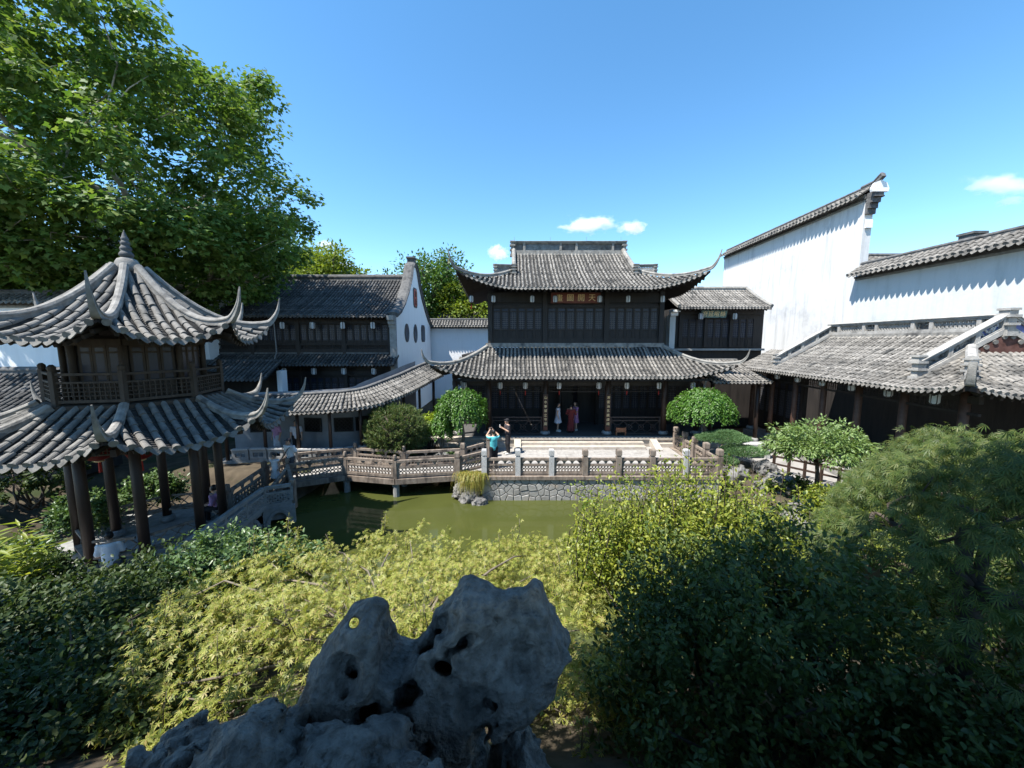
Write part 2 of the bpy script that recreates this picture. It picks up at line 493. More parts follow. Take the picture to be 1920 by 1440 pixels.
def tile_rows(face, ymax, parent, sp=.2, r=.062, tl=.24, mat=None, split=False, name='tile_row', drip=True, xr=None, n=6, pale_drip=None, y0=0.0, capm=None):
    mat = mat or TILE
    W = face.W
    x0, x1 = xr if xr else (-W, W)
    cnt = max(1, int(round((x1 - x0) / sp))); sp = (x1 - x0) / cnt
    a = np.linspace(0, PI, n)
    for i in range(cnt):
        x = x0 + sp * (i + .5)
        y1 = float(ymax(x))
        if y1 < tl * .7: continue
        k = max(1, int(round(y1 / tl)))
        ys = np.linspace(y0, y1, k + 1)
        yl = ys[:-1] - .035; yu = ys[1:]
        def frame(yy):
            C = face.P(np.full_like(yy, x), yy)
            T = face.P(np.full_like(yy, x), yy + .02) - face.P(np.full_like(yy, x), yy - .02)
            S = face.P(np.full_like(yy, x + .02), yy) - face.P(np.full_like(yy, x - .02), yy)
            T /= np.linalg.norm(T, axis=1)[:, None]
            S = S - T * (S * T).sum(1)[:, None]
            S /= np.linalg.norm(S, axis=1)[:, None]
            N = np.cross(S, T)
            return C, S, N
        Cl, Sl, Nl = frame(yl); Cu, Su, Nu = frame(yu)
        jx = rng.normal(0, .009, k) + rng.normal(0, .010); jz = rng.normal(0, .007, k) + .012
        out = MB()
        for j in range(k):
            ring0 = Cl[j] + jx[j] * Sl[j] + (jz[j]) * Nl[j] + r * 1.10 * (np.cos(a)[:, None] * Sl[j] + np.sin(a)[:, None] * Nl[j])
            ring1 = Cu[j] + jx[j] * Su[j] - .006 * Nu[j] + r * .92 * (np.cos(a)[:, None] * Su[j] + np.sin(a)[:, None] * Nu[j])
            m = out if not split else MB()
            f = [(q, q + 1, q + 1 + n, q + n) for q in range(n - 1)] + [tuple(range(n))[::-1]]
            m.add(np.concatenate((ring0, ring1)), f)
            if j == 0:
                # round end tile
                b = np.arange(10) * 2 * PI / 10
                T0 = np.cross(Nl[0], Sl[0])
                disc = Cl[0] - .012 * T0 + .02 * Nl[0] + r * 1.18 * (np.cos(b)[:, None] * Sl[0] + np.sin(b)[:, None] * Nl[0])
                m.add(np.concatenate((disc, disc + .03 * T0)), [tuple(range(10))] + [(q, q + 10, (q + 1) % 10 + 10, (q + 1) % 10) for q in range(10)])
                if drip and i < cnt - 1:
                    xm = x + sp / 2
                    c = face.P(np.array([xm]), np.array([-.03]))[0]
                    S = unit(face.P(np.array([xm + .02]), np.array([0.]))[0] - face.P(np.array([xm - .02]), np.array([0.]))[0])
                    T = unit(np.cross(UP, S))
                    w = sp * .46; q_ = sp / .2
                    poly = [(-w, .03), (w, .03), (w * .95, -.045 * q_), (w * .55, -.09 * q_), (0, -.125 * q_), (-w * .55, -.09 * q_), (-w * .95, -.045 * q_)]
                    dn = unit(UP + .55 * T)
                    m.prism([(p[0], p[1]) for p in poly], c, S, dn, .018)
            if split:
                m.build('tile', mat, parent)
        if not split:
            out.build(name, mat, parent)

def roof_sheet(face, ymax, panels, parent, sp=.2, ts=.17, mat=None, name='pan_tiles', fascia=.12, soffit=True, over=1.2, rafter=.0):
    """pan tiles between the rows (stepped), the boards under them and the eave board"""
    m = MB(); sf = MB(); ra = MB()
    for (xa, xb) in panels:
        cnt = max(1, int(round((xb - xa) / (sp / 2)))); xs = np.linspace(xa, xb, cnt + 1)
        eps = 1e-4
        ym = np.array([float(ymax(np.clip(x, xa + eps, xb - eps))) for x in xs])
        ny = max(1, int(round(ym.max() / ts)))
        t = np.repeat(np.arange(ny + 1) / ny, 2)[1:-1]; saw = np.tile((.022, .0), ny)
        Xg = np.repeat(xs[:, None], len(t), 1); Yg = ym[:, None] * t[None, :]
        P = face.P(Xg, Yg)
        P[..., 2] += saw[None, :] - .035
        P[..., 2] += np.where((np.arange(cnt + 1) % 2 == 1), -.03, 0)[:, None] * (0.5)
        nv = len(t); idx = np.arange((cnt + 1) * nv).reshape(cnt + 1, nv)
        f = [(idx[a, b], idx[a + 1, b], idx[a + 1, b + 1], idx[a, b + 1]) for a in range(cnt) for b in range(nv - 1)]
        m.add(P.reshape(-1, 3), f)
        if soffit:
            tt = np.linspace(0, 1, 7)
            c2 = np.linspace(xa, xb, max(2, cnt // 3) + 1)
            ym2 = np.array([float(ymax(np.clip(x, xa + eps, xb - eps))) for x in c2])
            Q = face.P(np.repeat(c2[:, None], 7, 1), ym2[:, None] * tt[None, :])
            Q[..., 2] -= fascia
            ii = np.arange(len(c2) * 7).reshape(-1, 7)
            sf.add(Q.reshape(-1, 3), [(ii[a, b], ii[a, b + 1], ii[a + 1, b + 1], ii[a + 1, b]) for a in range(len(c2) - 1) for b in range(6)])
            E0 = face.P(c2, np.zeros_like(c2)); E0[:, 2] -= .015; E1 = Q[:, 0]
            k = len(c2)
            sf.add(np.concatenate((E0, E1)), [(a, a + k, a + k + 1, a + 1) for a in range(k - 1)])
        if rafter:
            for x in np.arange(xa + rafter / 2, xb, rafter):
                y1 = min(over, float(ymax(x)))
                if y1 < .25: continue
                q = face.P(np.array([x, x]), np.array([.06, y1])); q[:, 2] -= fascia + .05
                ra.beam(q[0], q[1], .07, .09)
    tag(m.build(name, mat or PAN, parent), kind='stuff')
    if soffit: sf.build('soffit', WOOD_SOFT, parent)
    if rafter and ra.n: tag(ra.build('rafters', WOOD, parent), kind='stuff')

def hip_ridge(face, sg, ytop, parent, w=.16, h=.18, tip=((.25, .12), (.45, .4), (.55, .75)), mat=None, name='hip_ridge', ntop=10, end_taper=.35, raise_=.03, fade=1.0):
    y = np.linspace(ytop, 0, ntop)
    pts = face.hip(sg, y); pts[:, 2] += raise_
    d = face.diag(sg); c = pts[-1]
    # smooth extension through the tip offsets
    ctrl = [c] + [c + d * o + UP * u for o, u in tip]
    ctrl = np.array(ctrl)
    ext = []
    full = np.concatenate((pts[-2:-1], ctrl, (2 * ctrl[-1] - ctrl[-2])[None]))
    for i in range(1, len(full) - 2):
        for t in (np.arange(1, 6) / 5):
            p0, p1, p2, p3 = full[i - 1], full[i], full[i + 1], full[i + 2]
            ext.append(.5 * ((2 * p1) + (-p0 + p2) * t + (2 * p0 - 5 * p1 + 4 * p2 - p3) * t * t + (-p0 + 3 * p1 - 3 * p2 + p3) * t ** 3))
    allp = np.concatenate((pts, np.array(ext)))
    k = len(ext)
    ws = np.concatenate((np.full(ntop, w), np.linspace(w, w * end_taper, k)))
    hs = np.concatenate((np.full(ntop, h), np.linspace(h, h * end_taper * fade, k)))
    mb = MB().sweep(allp, ws, hs)
    return mb.build(name, mat or RIDGE, parent)

def lattice(mb, o, u, v, w, h, style, b=.02, th=.03, n=None, mi=0):
    """open pattern of thin bars filling w x h at o (lower left) in the plane u, v"""
    o = np.asarray(o, float); u = unit(u); v = np.asarray(v, float); v = v / np.linalg.norm(v)
    nn = np.cross(u, v)
    def bar(a, c, bb=b):
        p0 = o + a[0] * u + a[1] * v; p1 = o + c[0] * u + c[1] * v
        if np.linalg.norm(p1 - p0) > 1e-3: mb.beam(p0, p1, bb, th, up=nn, mi=mi)
    def clipbar(x0, y0, x1, y1, bb=b):
        dx, dy = x1 - x0, y1 - y0; t0, t1 = 0., 1.
        for p, q in ((-dx, x0), (dx, w - x0), (-dy, y0), (dy, h - y0)):
            if abs(p) < 1e-9:
                if q < 0: return
            else:
                t = q / p
                if p < 0: t0 = max(t0, t)
                else: t1 = min(t1, t)
        if t1 - t0 > .02: bar((x0 + dx * t0, y0 + dy * t0), (x0 + dx * t1, y0 + dy * t1), bb)
    if style == 'diamond':
        s = h / (n or 2); k = int((w + h) / s) + 1
        for i in range(k + 1):
            clipbar(i * s, 0, i * s - h, h); clipbar(i * s - h, 0, i * s, h)
    elif style == 'rings':
        s = h / (n or 1); k = max(1, int(round(w / s))); sx = w / k
        for j in range(n or 1):
            for i in range(k):
                cx, cy = (i + .5) * sx, (j + .5) * s; r = .5 * min(sx, s)
                a = np.arange(7) * 2 * PI / 6
                for q in range(6):
                    bar((cx + r * math.cos(a[q]), cy + r * math.sin(a[q])), (cx + r * math.cos(a[q + 1]), cy + r * math.sin(a[q + 1])))
    elif style == 'grid':
        k = max(1, int(round(w / (n or .12)))); q = max(1, int(round(h / (n or .12))))
        for i in range(1, k): bar((w * i / k, 0), (w * i / k, h))
        for i in range(1, q): bar((0, h * i / q), (w, h * i / q))
    elif style == 'cross':
        s = (n or .45); k = max(1, int(round(w / s))); sx = w / k
        for i in range(k):
            x = i * sx
            bar((x, 0), (x + sx, h)); bar((x, h), (x + sx, 0))
            bar((x + sx * .25, h * .5), (x + sx * .5, h * .75)); bar((x + sx * .5, h * .75), (x + sx * .75, h * .5))
            bar((x + sx * .25, h * .5), (x + sx * .5, h * .25)); bar((x + sx * .5, h * .25), (x + sx * .75, h * .5))
    elif style == 'carved':
        k = n or 7
        for i in range(k):
            cx = rng.uniform(.12, .88) * w; cy = rng.uniform(.2, .8) * h; a = rng.uniform(0, PI); L = rng.uniform(.12, .3) * min(w, h) * 1.4
            clipbar(cx - L * math.cos(a), cy - L * math.sin(a), cx + L * math.cos(a), cy + L * math.sin(a), b * rng.uniform(1.2, 2.4))
    return mb

def frame_rect(mb, o, u, v, w, h, b, th, mi=0):
    o = np.asarray(o, float); u = unit(u); v = np.asarray(v, float); v = v / np.linalg.norm(v); nn = np.cross(u, v)
    for (a, c) in (((0, b / 2), (w, b / 2)), ((0, h - b / 2), (w, h - b / 2))):
        mb.beam(o + a[0] * u + a[1] * v, o + c[0] * u + c[1] * v, b, th, up=nn, mi=mi)
    for x in (b / 2, w - b / 2):
        mb.beam(o + x * u + b * v, o + x * u + (h - b) * v, b, th * .96, up=nn, mi=mi)
    return mb

def fancy_ridge(parent, p0, p1, h, panels, th=.22, cap=.1, mat=None, name='openwork_ridge', base=.1):
    """ridge wall of framed openwork panels between a base and a coping; panels: list of (fraction, style)"""
    mat = mat or RIDGE
    p0 = np.asarray(p0, float); p1 = np.asarray(p1, float)
    d = p1 - p0; L = np.linalg.norm(d); u = d / L
    v = UP
    side = unit(np.cross(u, UP))
    mb = MB()
    mb.beam(p0 + UP * base / 2, p1 + UP * base / 2, th * 1.15, base)
    root = mb.build(name, mat, parent)
    cb = MB(); cb.sweep(np.array([p0 - u * .1 + UP * (h - cap), (p0 + p1) / 2 + UP * (h - cap), p1 + u * .1 + UP * (h - cap)]), th * 1.25, cap)
    cb.build('coping', mat, root)
    x = 0.0
    ph = h - base - cap
    tot = sum(q[0] for q in panels)
    for fr, st in panels:
        w = L * fr / tot
        o = p0 + u * x + UP * base - side * 0
        fb = MB(); vv = UP
        # frame follows the slope of the ridge: vertical posts and sloping rails
        for xx in (.035, w - .035):
            fb.beam(o + u * xx, o + u * xx + UP * ph, .07, th, up=side)
        for zz in (.03, ph - .03):
            fb.beam(o + u * .07 + UP * zz, o + u * (w - .07) + UP * zz, th * .9, .06)
        pan = fb.build('panel', mat, root)
        lb = MB()
        if st == 'blue' or st == 'carved':
            lattice(lb, o + u * .07 + UP * .06, u, vv, w - .14, ph - .12, 'carved', .025, .05, n=9)
            lb.build('carving', RIDGE if st == 'carved' else PALESTONE, pan)
            bb = MB(); bb.prism([(0, 0), (w - .14, 0), (w - .14, ph - .12), (0, ph - .12)], o + u * .07 + UP * .06 + side * .02, u, vv, .02)
            bb.build('back_plate', BLUEPANEL if st == 'blue' else RIDGE_DARK, pan)
        elif st != 'solid':
            lattice(lb, o + u * .07 + UP * .06, u, vv, w - .14, ph - .12, 'diamond' if st == 'diamond' else 'rings', .042 if st == 'diamond' else .034, .08, n=4 if st == 'diamond' else 2)
            lb.build('openwork', mat, pan)
        x += w
    return root

def stacked_end(parent, c, s=.26, h=.75, mat=None, name='stacked_finial'):
    """stepped masonry block that ends a ridge"""
    mb = MB(); c = np.asarray(c, float); z = 0
    for k, (w, hh) in enumerate(((1.15, .16), (.8, .22), (1.25, .09), (.75, .2), (1.3, .09), (.9, .16), (1.15, .08))):
        mb.box(c + UP * (z + hh * h / 2), (s * w, s * w, hh * h)); z += hh * h
    return mb.build(name, mat or RIDGE, parent)
# ================================================================== ground and water
def smooth(a, b, x):
    t = np.clip((x - a) / (b - a), 0, 1)
    return t * t * (3 - 2 * t)

def ground_h(x, y):
    x = np.asarray(x, float); y = np.asarray(y, float)
    z = np.full(np.broadcast(x, y).shape, -.10)
    z = z - .85 * smooth(-17.5, -15.5, x) * (1 - smooth(-8.0, -7.0, x)) * smooth(5.5, 7.5, y) * (1 - smooth(14.6, 15.6, y))
    back = np.where(x < -1.0, 16.9, np.where(x < 8.3, 16.0, 14.9))
    pond = smooth(-8.75, -8.35, x) * (1 - smooth(8.6, 9.6, x)) * smooth(5.6, 7.4, y) * (1 - smooth(back - .35, back, y))
    z = z * (1 - pond) - 1.9 * pond
    t = smooth(7.2, 1.0, y) if False else np.clip((7.2 - y) / 6.0, 0, 1)
    side = smooth(-15, -9.5, x) * (1 - smooth(11, 17, x))
    mound = -1.3 + 4.05 * (t ** .9)
    z = np.where(y < 7.2, np.maximum(z, mound * side + (1 - side) * -.1) if True else z, z)
    z = z + .10 * fbm(np.stack((x * .9, y * .9, x * 0), -1), 3, 5) * np.where(y < 7, 1, .15)
    return z

def build_ground():
    a = np.concatenate((np.linspace(-900, -40, 12)[:-1], np.linspace(-40, -13, 28)[:-1], np.linspace(-13, 15, 113)[:-1], np.linspace(15, 40, 26)[:-1], np.linspace(40, 900, 12)))
    b = np.concatenate((np.linspace(-400, -12, 10)[:-1], np.linspace(-12, 20, 129)[:-1], np.linspace(20, 60, 41)[:-1], np.linspace(60, 1400, 14)))
    X, Y = np.meshgrid(a, b, indexing='ij')
    Z = ground_h(X, Y)
    n, k = X.shape
    idx = np.arange(n * k).reshape(n, k)
    q = np.stack((idx[:-1, :-1], idx[1:, :-1], idx[1:, 1:], idx[:-1, 1:]), -1).reshape(-1, 4)
    me = raw_mesh('ground', np.stack((X, Y, Z), -1).reshape(-1, 3), q.ravel(), np.arange(len(q)) * 4, np.full(len(q), 4), EARTH, True)
    tag(link('ground', me), kind='structure')

build_ground()

def water_mat():
    m, nt, out = newmat('pond_water'); L = nt.links.new
    g = nd(nt, 'ShaderNodeNewGeometry')
    n1 = nd(nt, 'ShaderNodeTexNoise'); n1.inputs['Scale'].default_value = .55; n1.inputs['Detail'].default_value = 5; n1.inputs['Distortion'].default_value = .6
    L(g.outputs['Position'], n1.inputs['Vector'])
    mx = nd(nt, 'ShaderNodeMix', data_type='RGBA'); mx.inputs['A'].default_value = (.040, .047, .012, 1); mx.inputs['B'].default_value = (.068, .076, .021, 1)
    L(n1.outputs['Fac'], mx.inputs['Factor'])
    b = nd(nt, 'ShaderNodeBsdfPrincipled'); b.inputs['Roughness'].default_value = .06; b.inputs['IOR'].default_value = 1.33
    L(mx.outputs['Result'], b.inputs['Base Color'])
    mp = nd(nt, 'ShaderNodeMapping'); mp.inputs['Scale'].default_value = (1.0, 2.2, 1); L(g.outputs['Position'], mp.inputs['Vector'])
    n2 = nd(nt, 'ShaderNodeTexNoise'); n2.inputs['Scale'].default_value = 2.4; n2.inputs['Detail'].default_value = 3; L(mp.outputs['Vector'], n2.inputs['Vector'])
    n3 = nd(nt, 'ShaderNodeTexNoise'); n3.inputs['Scale'].default_value = .4; n3.inputs['Detail'].default_value = 2; L(g.outputs['Position'], n3.inputs['Vector'])
    r3 = nd(nt, 'ShaderNodeMapRange'); r3.inputs['From Min'].default_value = .42; r3.inputs['From Max'].default_value = .65; L(n3.outputs['Fac'], r3.inputs['Value'])
    mu = nd(nt, 'ShaderNodeMath', operation='MULTIPLY'); L(n2.outputs['Fac'], mu.inputs[0]); L(r3.outputs['Result'], mu.inputs[1])
    bp = nd(nt, 'ShaderNodeBump'); bp.inputs['Strength'].default_value = .10; bp.inputs['Distance'].default_value = .05
    L(mu.outputs['Value'], bp.inputs['Height']); L(bp.outputs['Normal'], b.inputs['Normal'])
    L(b.outputs['BSDF'], out.inputs['Surface'])
    return m
WATER = water_mat()
wm = MB(); wm.add([(-10.2, 4.5, -1.0), (10.5, 4.5, -1.0), (10.5, 17.3, -1.0), (-10.2, 17.3, -1.0)], [(0, 1, 2, 3)])
tag(wm.build('pond_water', WATER), kind='structure')

# ------------------------------------------------------------------ terrace in front of the hall
TX0, TX1, TY0, TY1 = -1.2, 8.45, 14.5, 18.8
ter = MB()
ter.box(((TX0 + TX1) / 2, (TY0 + TY1) / 2 + .02, -.86), (TX1 - TX0 - .06, TY1 - TY0 - .06, 1.66))
terrace = tag(ter.build('terrace', MORTAR), kind='structure')
# paving slabs
rows_y = np.array([14.92, 15.55, 16.2, 16.85, 17.45, 18.1, 18.78])
for j in range(len(rows_y) - 1):
    x = TX0 + .42
    while x < TX1 - .45:
        w = min(rng.uniform(.7, 1.25), TX1 - .42 - x)
        if TX1 - .42 - (x + w) < .35: w = TX1 - .42 - x
        m = MB(); g = .008
        zz = rng.uniform(-.003, .003)
        m.box((x + w / 2, (rows_y[j] + rows_y[j + 1]) / 2, -.035 + zz), (w - g, rows_y[j + 1] - rows_y[j] - g, .07))
        m.build('slab', PAVE, terrace)
        x += w
# edge coping, long stones
def coping_run(p0, p1, w, h, z, n, parent, mat=None):
    p0 = np.asarray(p0, float); p1 = np.asarray(p1, float)
    for i in range(n):
        a = p0 + (p1 - p0) * i / n; b = p0 + (p1 - p0) * (i + 1) / n
        d = unit(b - a) * .004
        MB().beam(V3(a[0], a[1], z - h / 2) + V3(d[0], d[1], 0), V3(b[0], b[1], z - h / 2) - V3(d[0], d[1], 0), w, h).build('coping_stone', mat or WOOD_GREY, parent)
coping_run((TX0 - .06, TY0 + .17), (TX1 + .06, TY0 + .17), .46, .14, .012, 7, terrace)
coping_run((TX0 + .17, TY0 + .41), (TX0 + .17, TY1), .46, .14, .011, 4, terrace)
coping_run((TX1 - .17, TY0 + .41), (TX1 - .17, TY1), .46, .14, .011, 4, terrace)

# crazy-stone face of the retaining wall: clipped cells
def clip_half(poly, a, n):
    out = []
    for i in range(len(poly)):
        p, q = poly[i], poly[(i + 1) % len(poly)]
        dp = (p - a) @ n; dq = (q - a) @ n
        if dp <= 0: out.append(p)
        if (dp < 0 < dq) or (dq < 0 < dp): out.append(p + (q - p) * (dp / (dp - dq)))
    return out

def crazy_wall(parent, o, u, W, H, cell, mat, seed, name='stone', depth=.04):
    g = np.random.default_rng(seed)
    nx, nz = max(1, int(W / cell)), max(1, int(round(H / (cell * .8))))
    S = np.array([((i + g.uniform(.1, .9) + .25 * (j % 2)) * W / nx, (j + g.uniform(.1, .9)) * H / nz) for i in range(nx) for j in range(nz)])
    o = np.asarray(o, float); nrm = np.cross(u, UP)
    for i, s in enumerate(S):
        poly = [np.array(p) for p in ((0., 0.), (W, 0.), (W, H), (0., H))]
        for j, t in enumerate(S):
            if i == j or np.abs(t - s).max() > cell * 4: continue
            n = unit(t - s)
            poly = clip_half(poly, (s + t) / 2 - n * .012, n)
            if len(poly) < 3: break
        if len(poly) < 3: continue
        poly = np.array(poly)
        c = poly.mean(0); d = depth * g.uniform(.6, 1.1)
        k = len(poly)
        a0 = o + poly[:, :1] * u + poly[:, 1:] * UP
        a1 = a0 + nrm * d * .7
        inner = c + (poly - c) * .86
        a2 = o + inner[:, :1] * u + inner[:, 1:] * UP + nrm * (d + g.uniform(-.006, .01))
        f = [(q, (q + 1) % k, (q + 1) % k + k, q + k) for q in range(k)] + [(q + k, (q + 1) % k + k, (q + 1) % k + 2 * k, q + 2 * k) for q in range(k)] + [tuple(range(2 * k, 3 * k))]
        MB().add(np.concatenate((a0, a1, a2)), f).build(name, mat, parent)
crazy_wall(terrace, (TX0 + .02, TY0 + .03, -1.05), V3(1, 0, 0), TX1 - TX0 - .04, .93, .30, WALLSTONE, 4)
crazy_wall(terrace, (TX0 + .01, TY0 + 2.6, -1.05), V3(0, -1, 0), 2.55, .93, .40, WALLSTONE, 9)
# ================================================================== balustrades
def post(parent, c, h, w=.2, mat=None, name='post', cap='block'):
    mb = MB(); c = np.asarray(c, float)
    mb.box(c + UP * h * .36, (w, w, h * .72))
    mb.box(c + UP * h * .74, (w * .72, w * .72, h * .04))
    if cap == 'block':
        z = h * .76
        mb.lathe([(w * .58, z), (w * .72, z + .02), (w * .72, h - .05), (w * .6, h), (.01, h + .005)], c, 4, off=PI / 4)
    else:
        z = h * .76
        mb.lathe([(w * .3, z), (w * .5, z + h * .05), (w * .52, z + h * .12), (w * .4, h - .02), (.01, h)], c, 10)
    return mb.build(name, mat or WOOD_GREY, parent)

def bay(parent, a, b, h=.72, mat=None, style='rings', top='brackets'):
    """one bay: hand rail, middle rail, foot rail, stiles, carved brackets above and openwork below"""
    mat = mat or WOOD_GREY
    a = np.asarray(a, float); b = np.asarray(b, float)
    d = b - a; L = np.linalg.norm(d); u = d / L
    MB().beam(a + UP * (h - .05), b + UP * (h - .05), .11, .10).build('hand_rail', mat, parent)
    MB().beam(a + UP * (h * .60), b + UP * (h * .60), .085, .07).build('middle_rail', mat, parent)
    MB().beam(a + UP * .09, b + UP * .09, .10, .10).build('foot_rail', mat, parent)
    for x in (.04, L - .04):
        MB().beam(a + u * x + UP * .14, a + u * x + UP * (h - .1), .075, .075, up=u).build('stile', mat, parent)
    lb = MB()
    lattice(lb, a + u * .08 + UP * .14, u, UP + u * 0, L - .16, h * .60 - .175, style, .026, .045, n=2 if style == 'rings' else None)
    q = lb.build('openwork', mat, parent)
    z0 = h * .60 + .035; z1 = h - .10
    for x, s in ((.08, 1), (L * .36, 0), (L * .64, 0), (L - .08, -1)):
        p = a + u * x; tb = MB()
        if s: tb.prism([(0, z1), (s * .16, z1), (s * .10, z1 - .05), (s * .03, z0 + .02), (0, z0)][::s], p - np.cross(u, UP) * .02, u, UP, .04)
        else: tb.prism([(-.14, z1), (-.06, z1 - .06), (-.03, z0), (.03, z0), (.06, z1 - .06), (.14, z1)][::-1], p - np.cross(u, UP) * .02, u, UP, .04)
        tb.build('bracket', mat, parent)

def balustrade(root, pts, nb, h=.72, ph=1.06, pw=.2, mat=None, pmat=None, style='rings', ends=(1, 1), cap='block'):
    pts = [np.asarray(p, float) for p in pts]
    for s in range(len(pts) - 1):
        a, b = pts[s], pts[s + 1]; n = nb[s] if isinstance(nb, (list, tuple)) else nb
        for i in range(n):
            p = a + (b - a) * i / n; q = a + (b - a) * (i + 1) / n
            u = unit(q - p)
            if i > 0 or (s > 0) or ends[0]: post(root, p, ph, pw, pmat[0] if (pmat and rng.random() < .5) else (pmat[1] if pmat else mat), cap=cap)
            bay(root, p + u * pw / 2, q - u * pw / 2, h, mat, style)
    if ends[1]: post(root, pts[-1], ph, pw, mat, cap=cap)

tb = thing('terrace_balustrade', 'carved stone balustrade along the pond edge of the hall terrace', 'balustrade', (3.6, 14.62, .01), 'balustrades of the terrace')
xs = np.linspace(TX0 + .08, TX1 - .08, 8)
for i in range(8):
    post(tb, (xs[i], 14.62, .012), 1.08, .21, PALESTONE if i in (0, 1, 2, 6) else WOOD_GREY)
    if i < 7: bay(tb, (xs[i] + .105, 14.62, .012), (xs[i + 1] - .105, 14.62, .012), .72)
tr = thing('terrace_balustrade', 'carved balustrade down the right side of the hall terrace beside the low juniper', 'balustrade', (TX1 - .1, 16.6, .01), 'balustrades of the terrace')
ys = np.linspace(15.6, 18.55, 4)
prev = (TX1 - .12, 14.72)
for i, y in enumerate(ys):
    post(tr, (TX1 - .12, y, .012), 1.08, .21, WOOD_GREY)
    bay(tr, (TX1 - .12, prev[1] + .0 if i == 0 else prev[1] + .105, .012), (TX1 - .12, y - .105, .012), .72)
    prev = (TX1 - .12, y)
tl_ = thing('terrace_balustrade', 'short carved balustrade at the left side of the terrace beside the weeping tree', 'balustrade', (TX0 + .12, 17.6, .01), 'balustrades of the terrace')
balustrade(tl_, [(TX0 + .1, 17.05, .012), (TX0 + .1, 18.55, .012)], [1], mat=WOOD_GREY)

# ================================================================== lanterns
def lantern_proto():
    root = thing('hanging_lantern', 'lantern', 'lantern', (0, 0, 0))
    m = MB(); m.lathe([(.10, -.42), (.15, -.36), (.15, -.06), (.10, 0)], n=6, off=PI / 6); m.build('shade', PAPER, root)
    m = MB()
    for k in range(6):
        a = PI / 6 + k * PI / 3; c, s = math.cos(a), math.sin(a)
        m.tube([(c * .105, s * .105, -.425), (c * .158, s * .158, -.36), (c * .158, s * .158, -.06), (c * .105, s * .105, .005)], .014, 4)
    m.lathe([(.12, .0), (.13, .02), (.05, .05), (.02, .06)], n=6, off=PI / 6)
    m.lathe([(.04, -.47), (.115, -.44), (.12, -.42), (.11, -.415)], n=6, off=PI / 6)
    m.build('frame', WOOD, root)
    m = MB(); m.tube([(0, 0, .05), (0, 0, .30)], .008, 4); m.build('hook', WOOD, root)
    m = MB(); m.tube([(0, 0, -.47), (0, 0, -.55), (0.005, 0, -.58), (0, .004, -.82)], [.006, .006, .028, .022], 6); m.build('tassel', REDSILK, root)
    return root
LPROTO = lantern_proto()
LPARTS = list(LPROTO.children)
_lused = [False]
def lantern(loc, label, group, s=1.0, tassel=True, rz=None):
    """a copy of the lantern with its parts, the hook's top at loc"""
    loc = np.asarray(loc, float) - UP * .30 * s
    if not _lused[0]:
        o = LPROTO; _lused[0] = True
        o['label'] = label; o['group'] = group
    else:
        o = LPROTO.copy(); COL.objects.link(o)
        o['label'] = label; o['group'] = group
        for c in LPARTS:
            if c.name.startswith('tassel') and not tassel: continue
            k = c.copy(); COL.objects.link(k); k.parent = o
    o.location = loc; o.scale = (s, s, s); o.rotation_euler = (0, 0, rng.uniform(0, 1) if rz is None else rz)
    return o

# ================================================================== lettering
def text_mesh(name, s, size, mat, parent, o, u, v, th=.02, lift=.01):
    """flat characters in the plane (u, v) centred on o"""
    cu = bpy.data.curves.new('lettering', 'FONT'); cu.body = s; cu.size = size; cu.extrude = th / 2
    cu.align_x = 'CENTER'; cu.align_y = 'CENTER'
    t = bpy.data.objects.new('lettering_tmp', cu); COL.objects.link(t)
    dg = bpy.context.evaluated_depsgraph_get()
    me = bpy.data.meshes.new_from_object(t.evaluated_get(dg))
    bpy.data.objects.remove(t); bpy.data.curves.remove(cu)
    n = len(me.vertices); co = np.empty(n * 3); me.vertices.foreach_get('co', co); co = co.reshape(-1, 3)
    u = unit(u); v = unit(v); w = np.cross(u, v)
    c = (co.min(0) + co.max(0)) / 2; co = co - c
    p = co[:, :1] * u + co[:, 1:2] * v + co[:, 2:] * w
    me.vertices.foreach_set('co', p.astype(np.float32).ravel()); me.materials.clear(); me.materials.append(mat); me.update()
    me.name = name
    return link(name, me, parent, np.asarray(o, float) + w * lift)

# ================================================================== joinery
def lattice_window(parent, o, u, w, h, sill=.28, name='window_leaf', style='grid', frame=None, n=.13, pane=True):
    """narrow lattice leaf: frame, pane, lattice, solid lower panel with a raised field"""
    u = unit(u); nn = np.cross(u, UP)
    o = np.asarray(o, float)
    fr = MB(); frame_rect(fr, o, u, UP, w, h, .055, .07)
    fr.beam(o + u * .055 + UP * (sill * h), o + u * (w - .055) + UP * (sill * h), .068, .06)
    fr.beam(o + u * .055 + UP * (h * .87), o + u * (w - .055) + UP * (h * .87), .068, .05)
    root = fr.build(name, frame or WOOD, parent)
    b = o - nn * .012
    if pane:
        m = MB(); m.prism([(.05, sill * h), (w - .05, sill * h), (w - .05, h - .05), (.05, h - .05)], b - nn * .02, u, UP, .012); m.build('pane', GLASS, root)
    m = MB(); lattice(m, o + u * .06 + UP * (sill * h + .03), u, UP, w - .12, h * (.87 - sill) - .06, style, .016, .02, n=n); m.build('lattice', LATT, root)
    m = MB(); m.prism([(.05, .05), (w - .05, .05), (w - .05, sill * h - .02), (.05, sill * h - .02)], b - nn * .02, u, UP, .02)
    m.prism([(.11, .10), (w - .11, .10), (w - .11, sill * h - .08), (.11, sill * h - .08)], b, u, UP, .018); m.build('lower_panel', frame or WOOD, root)
    return root

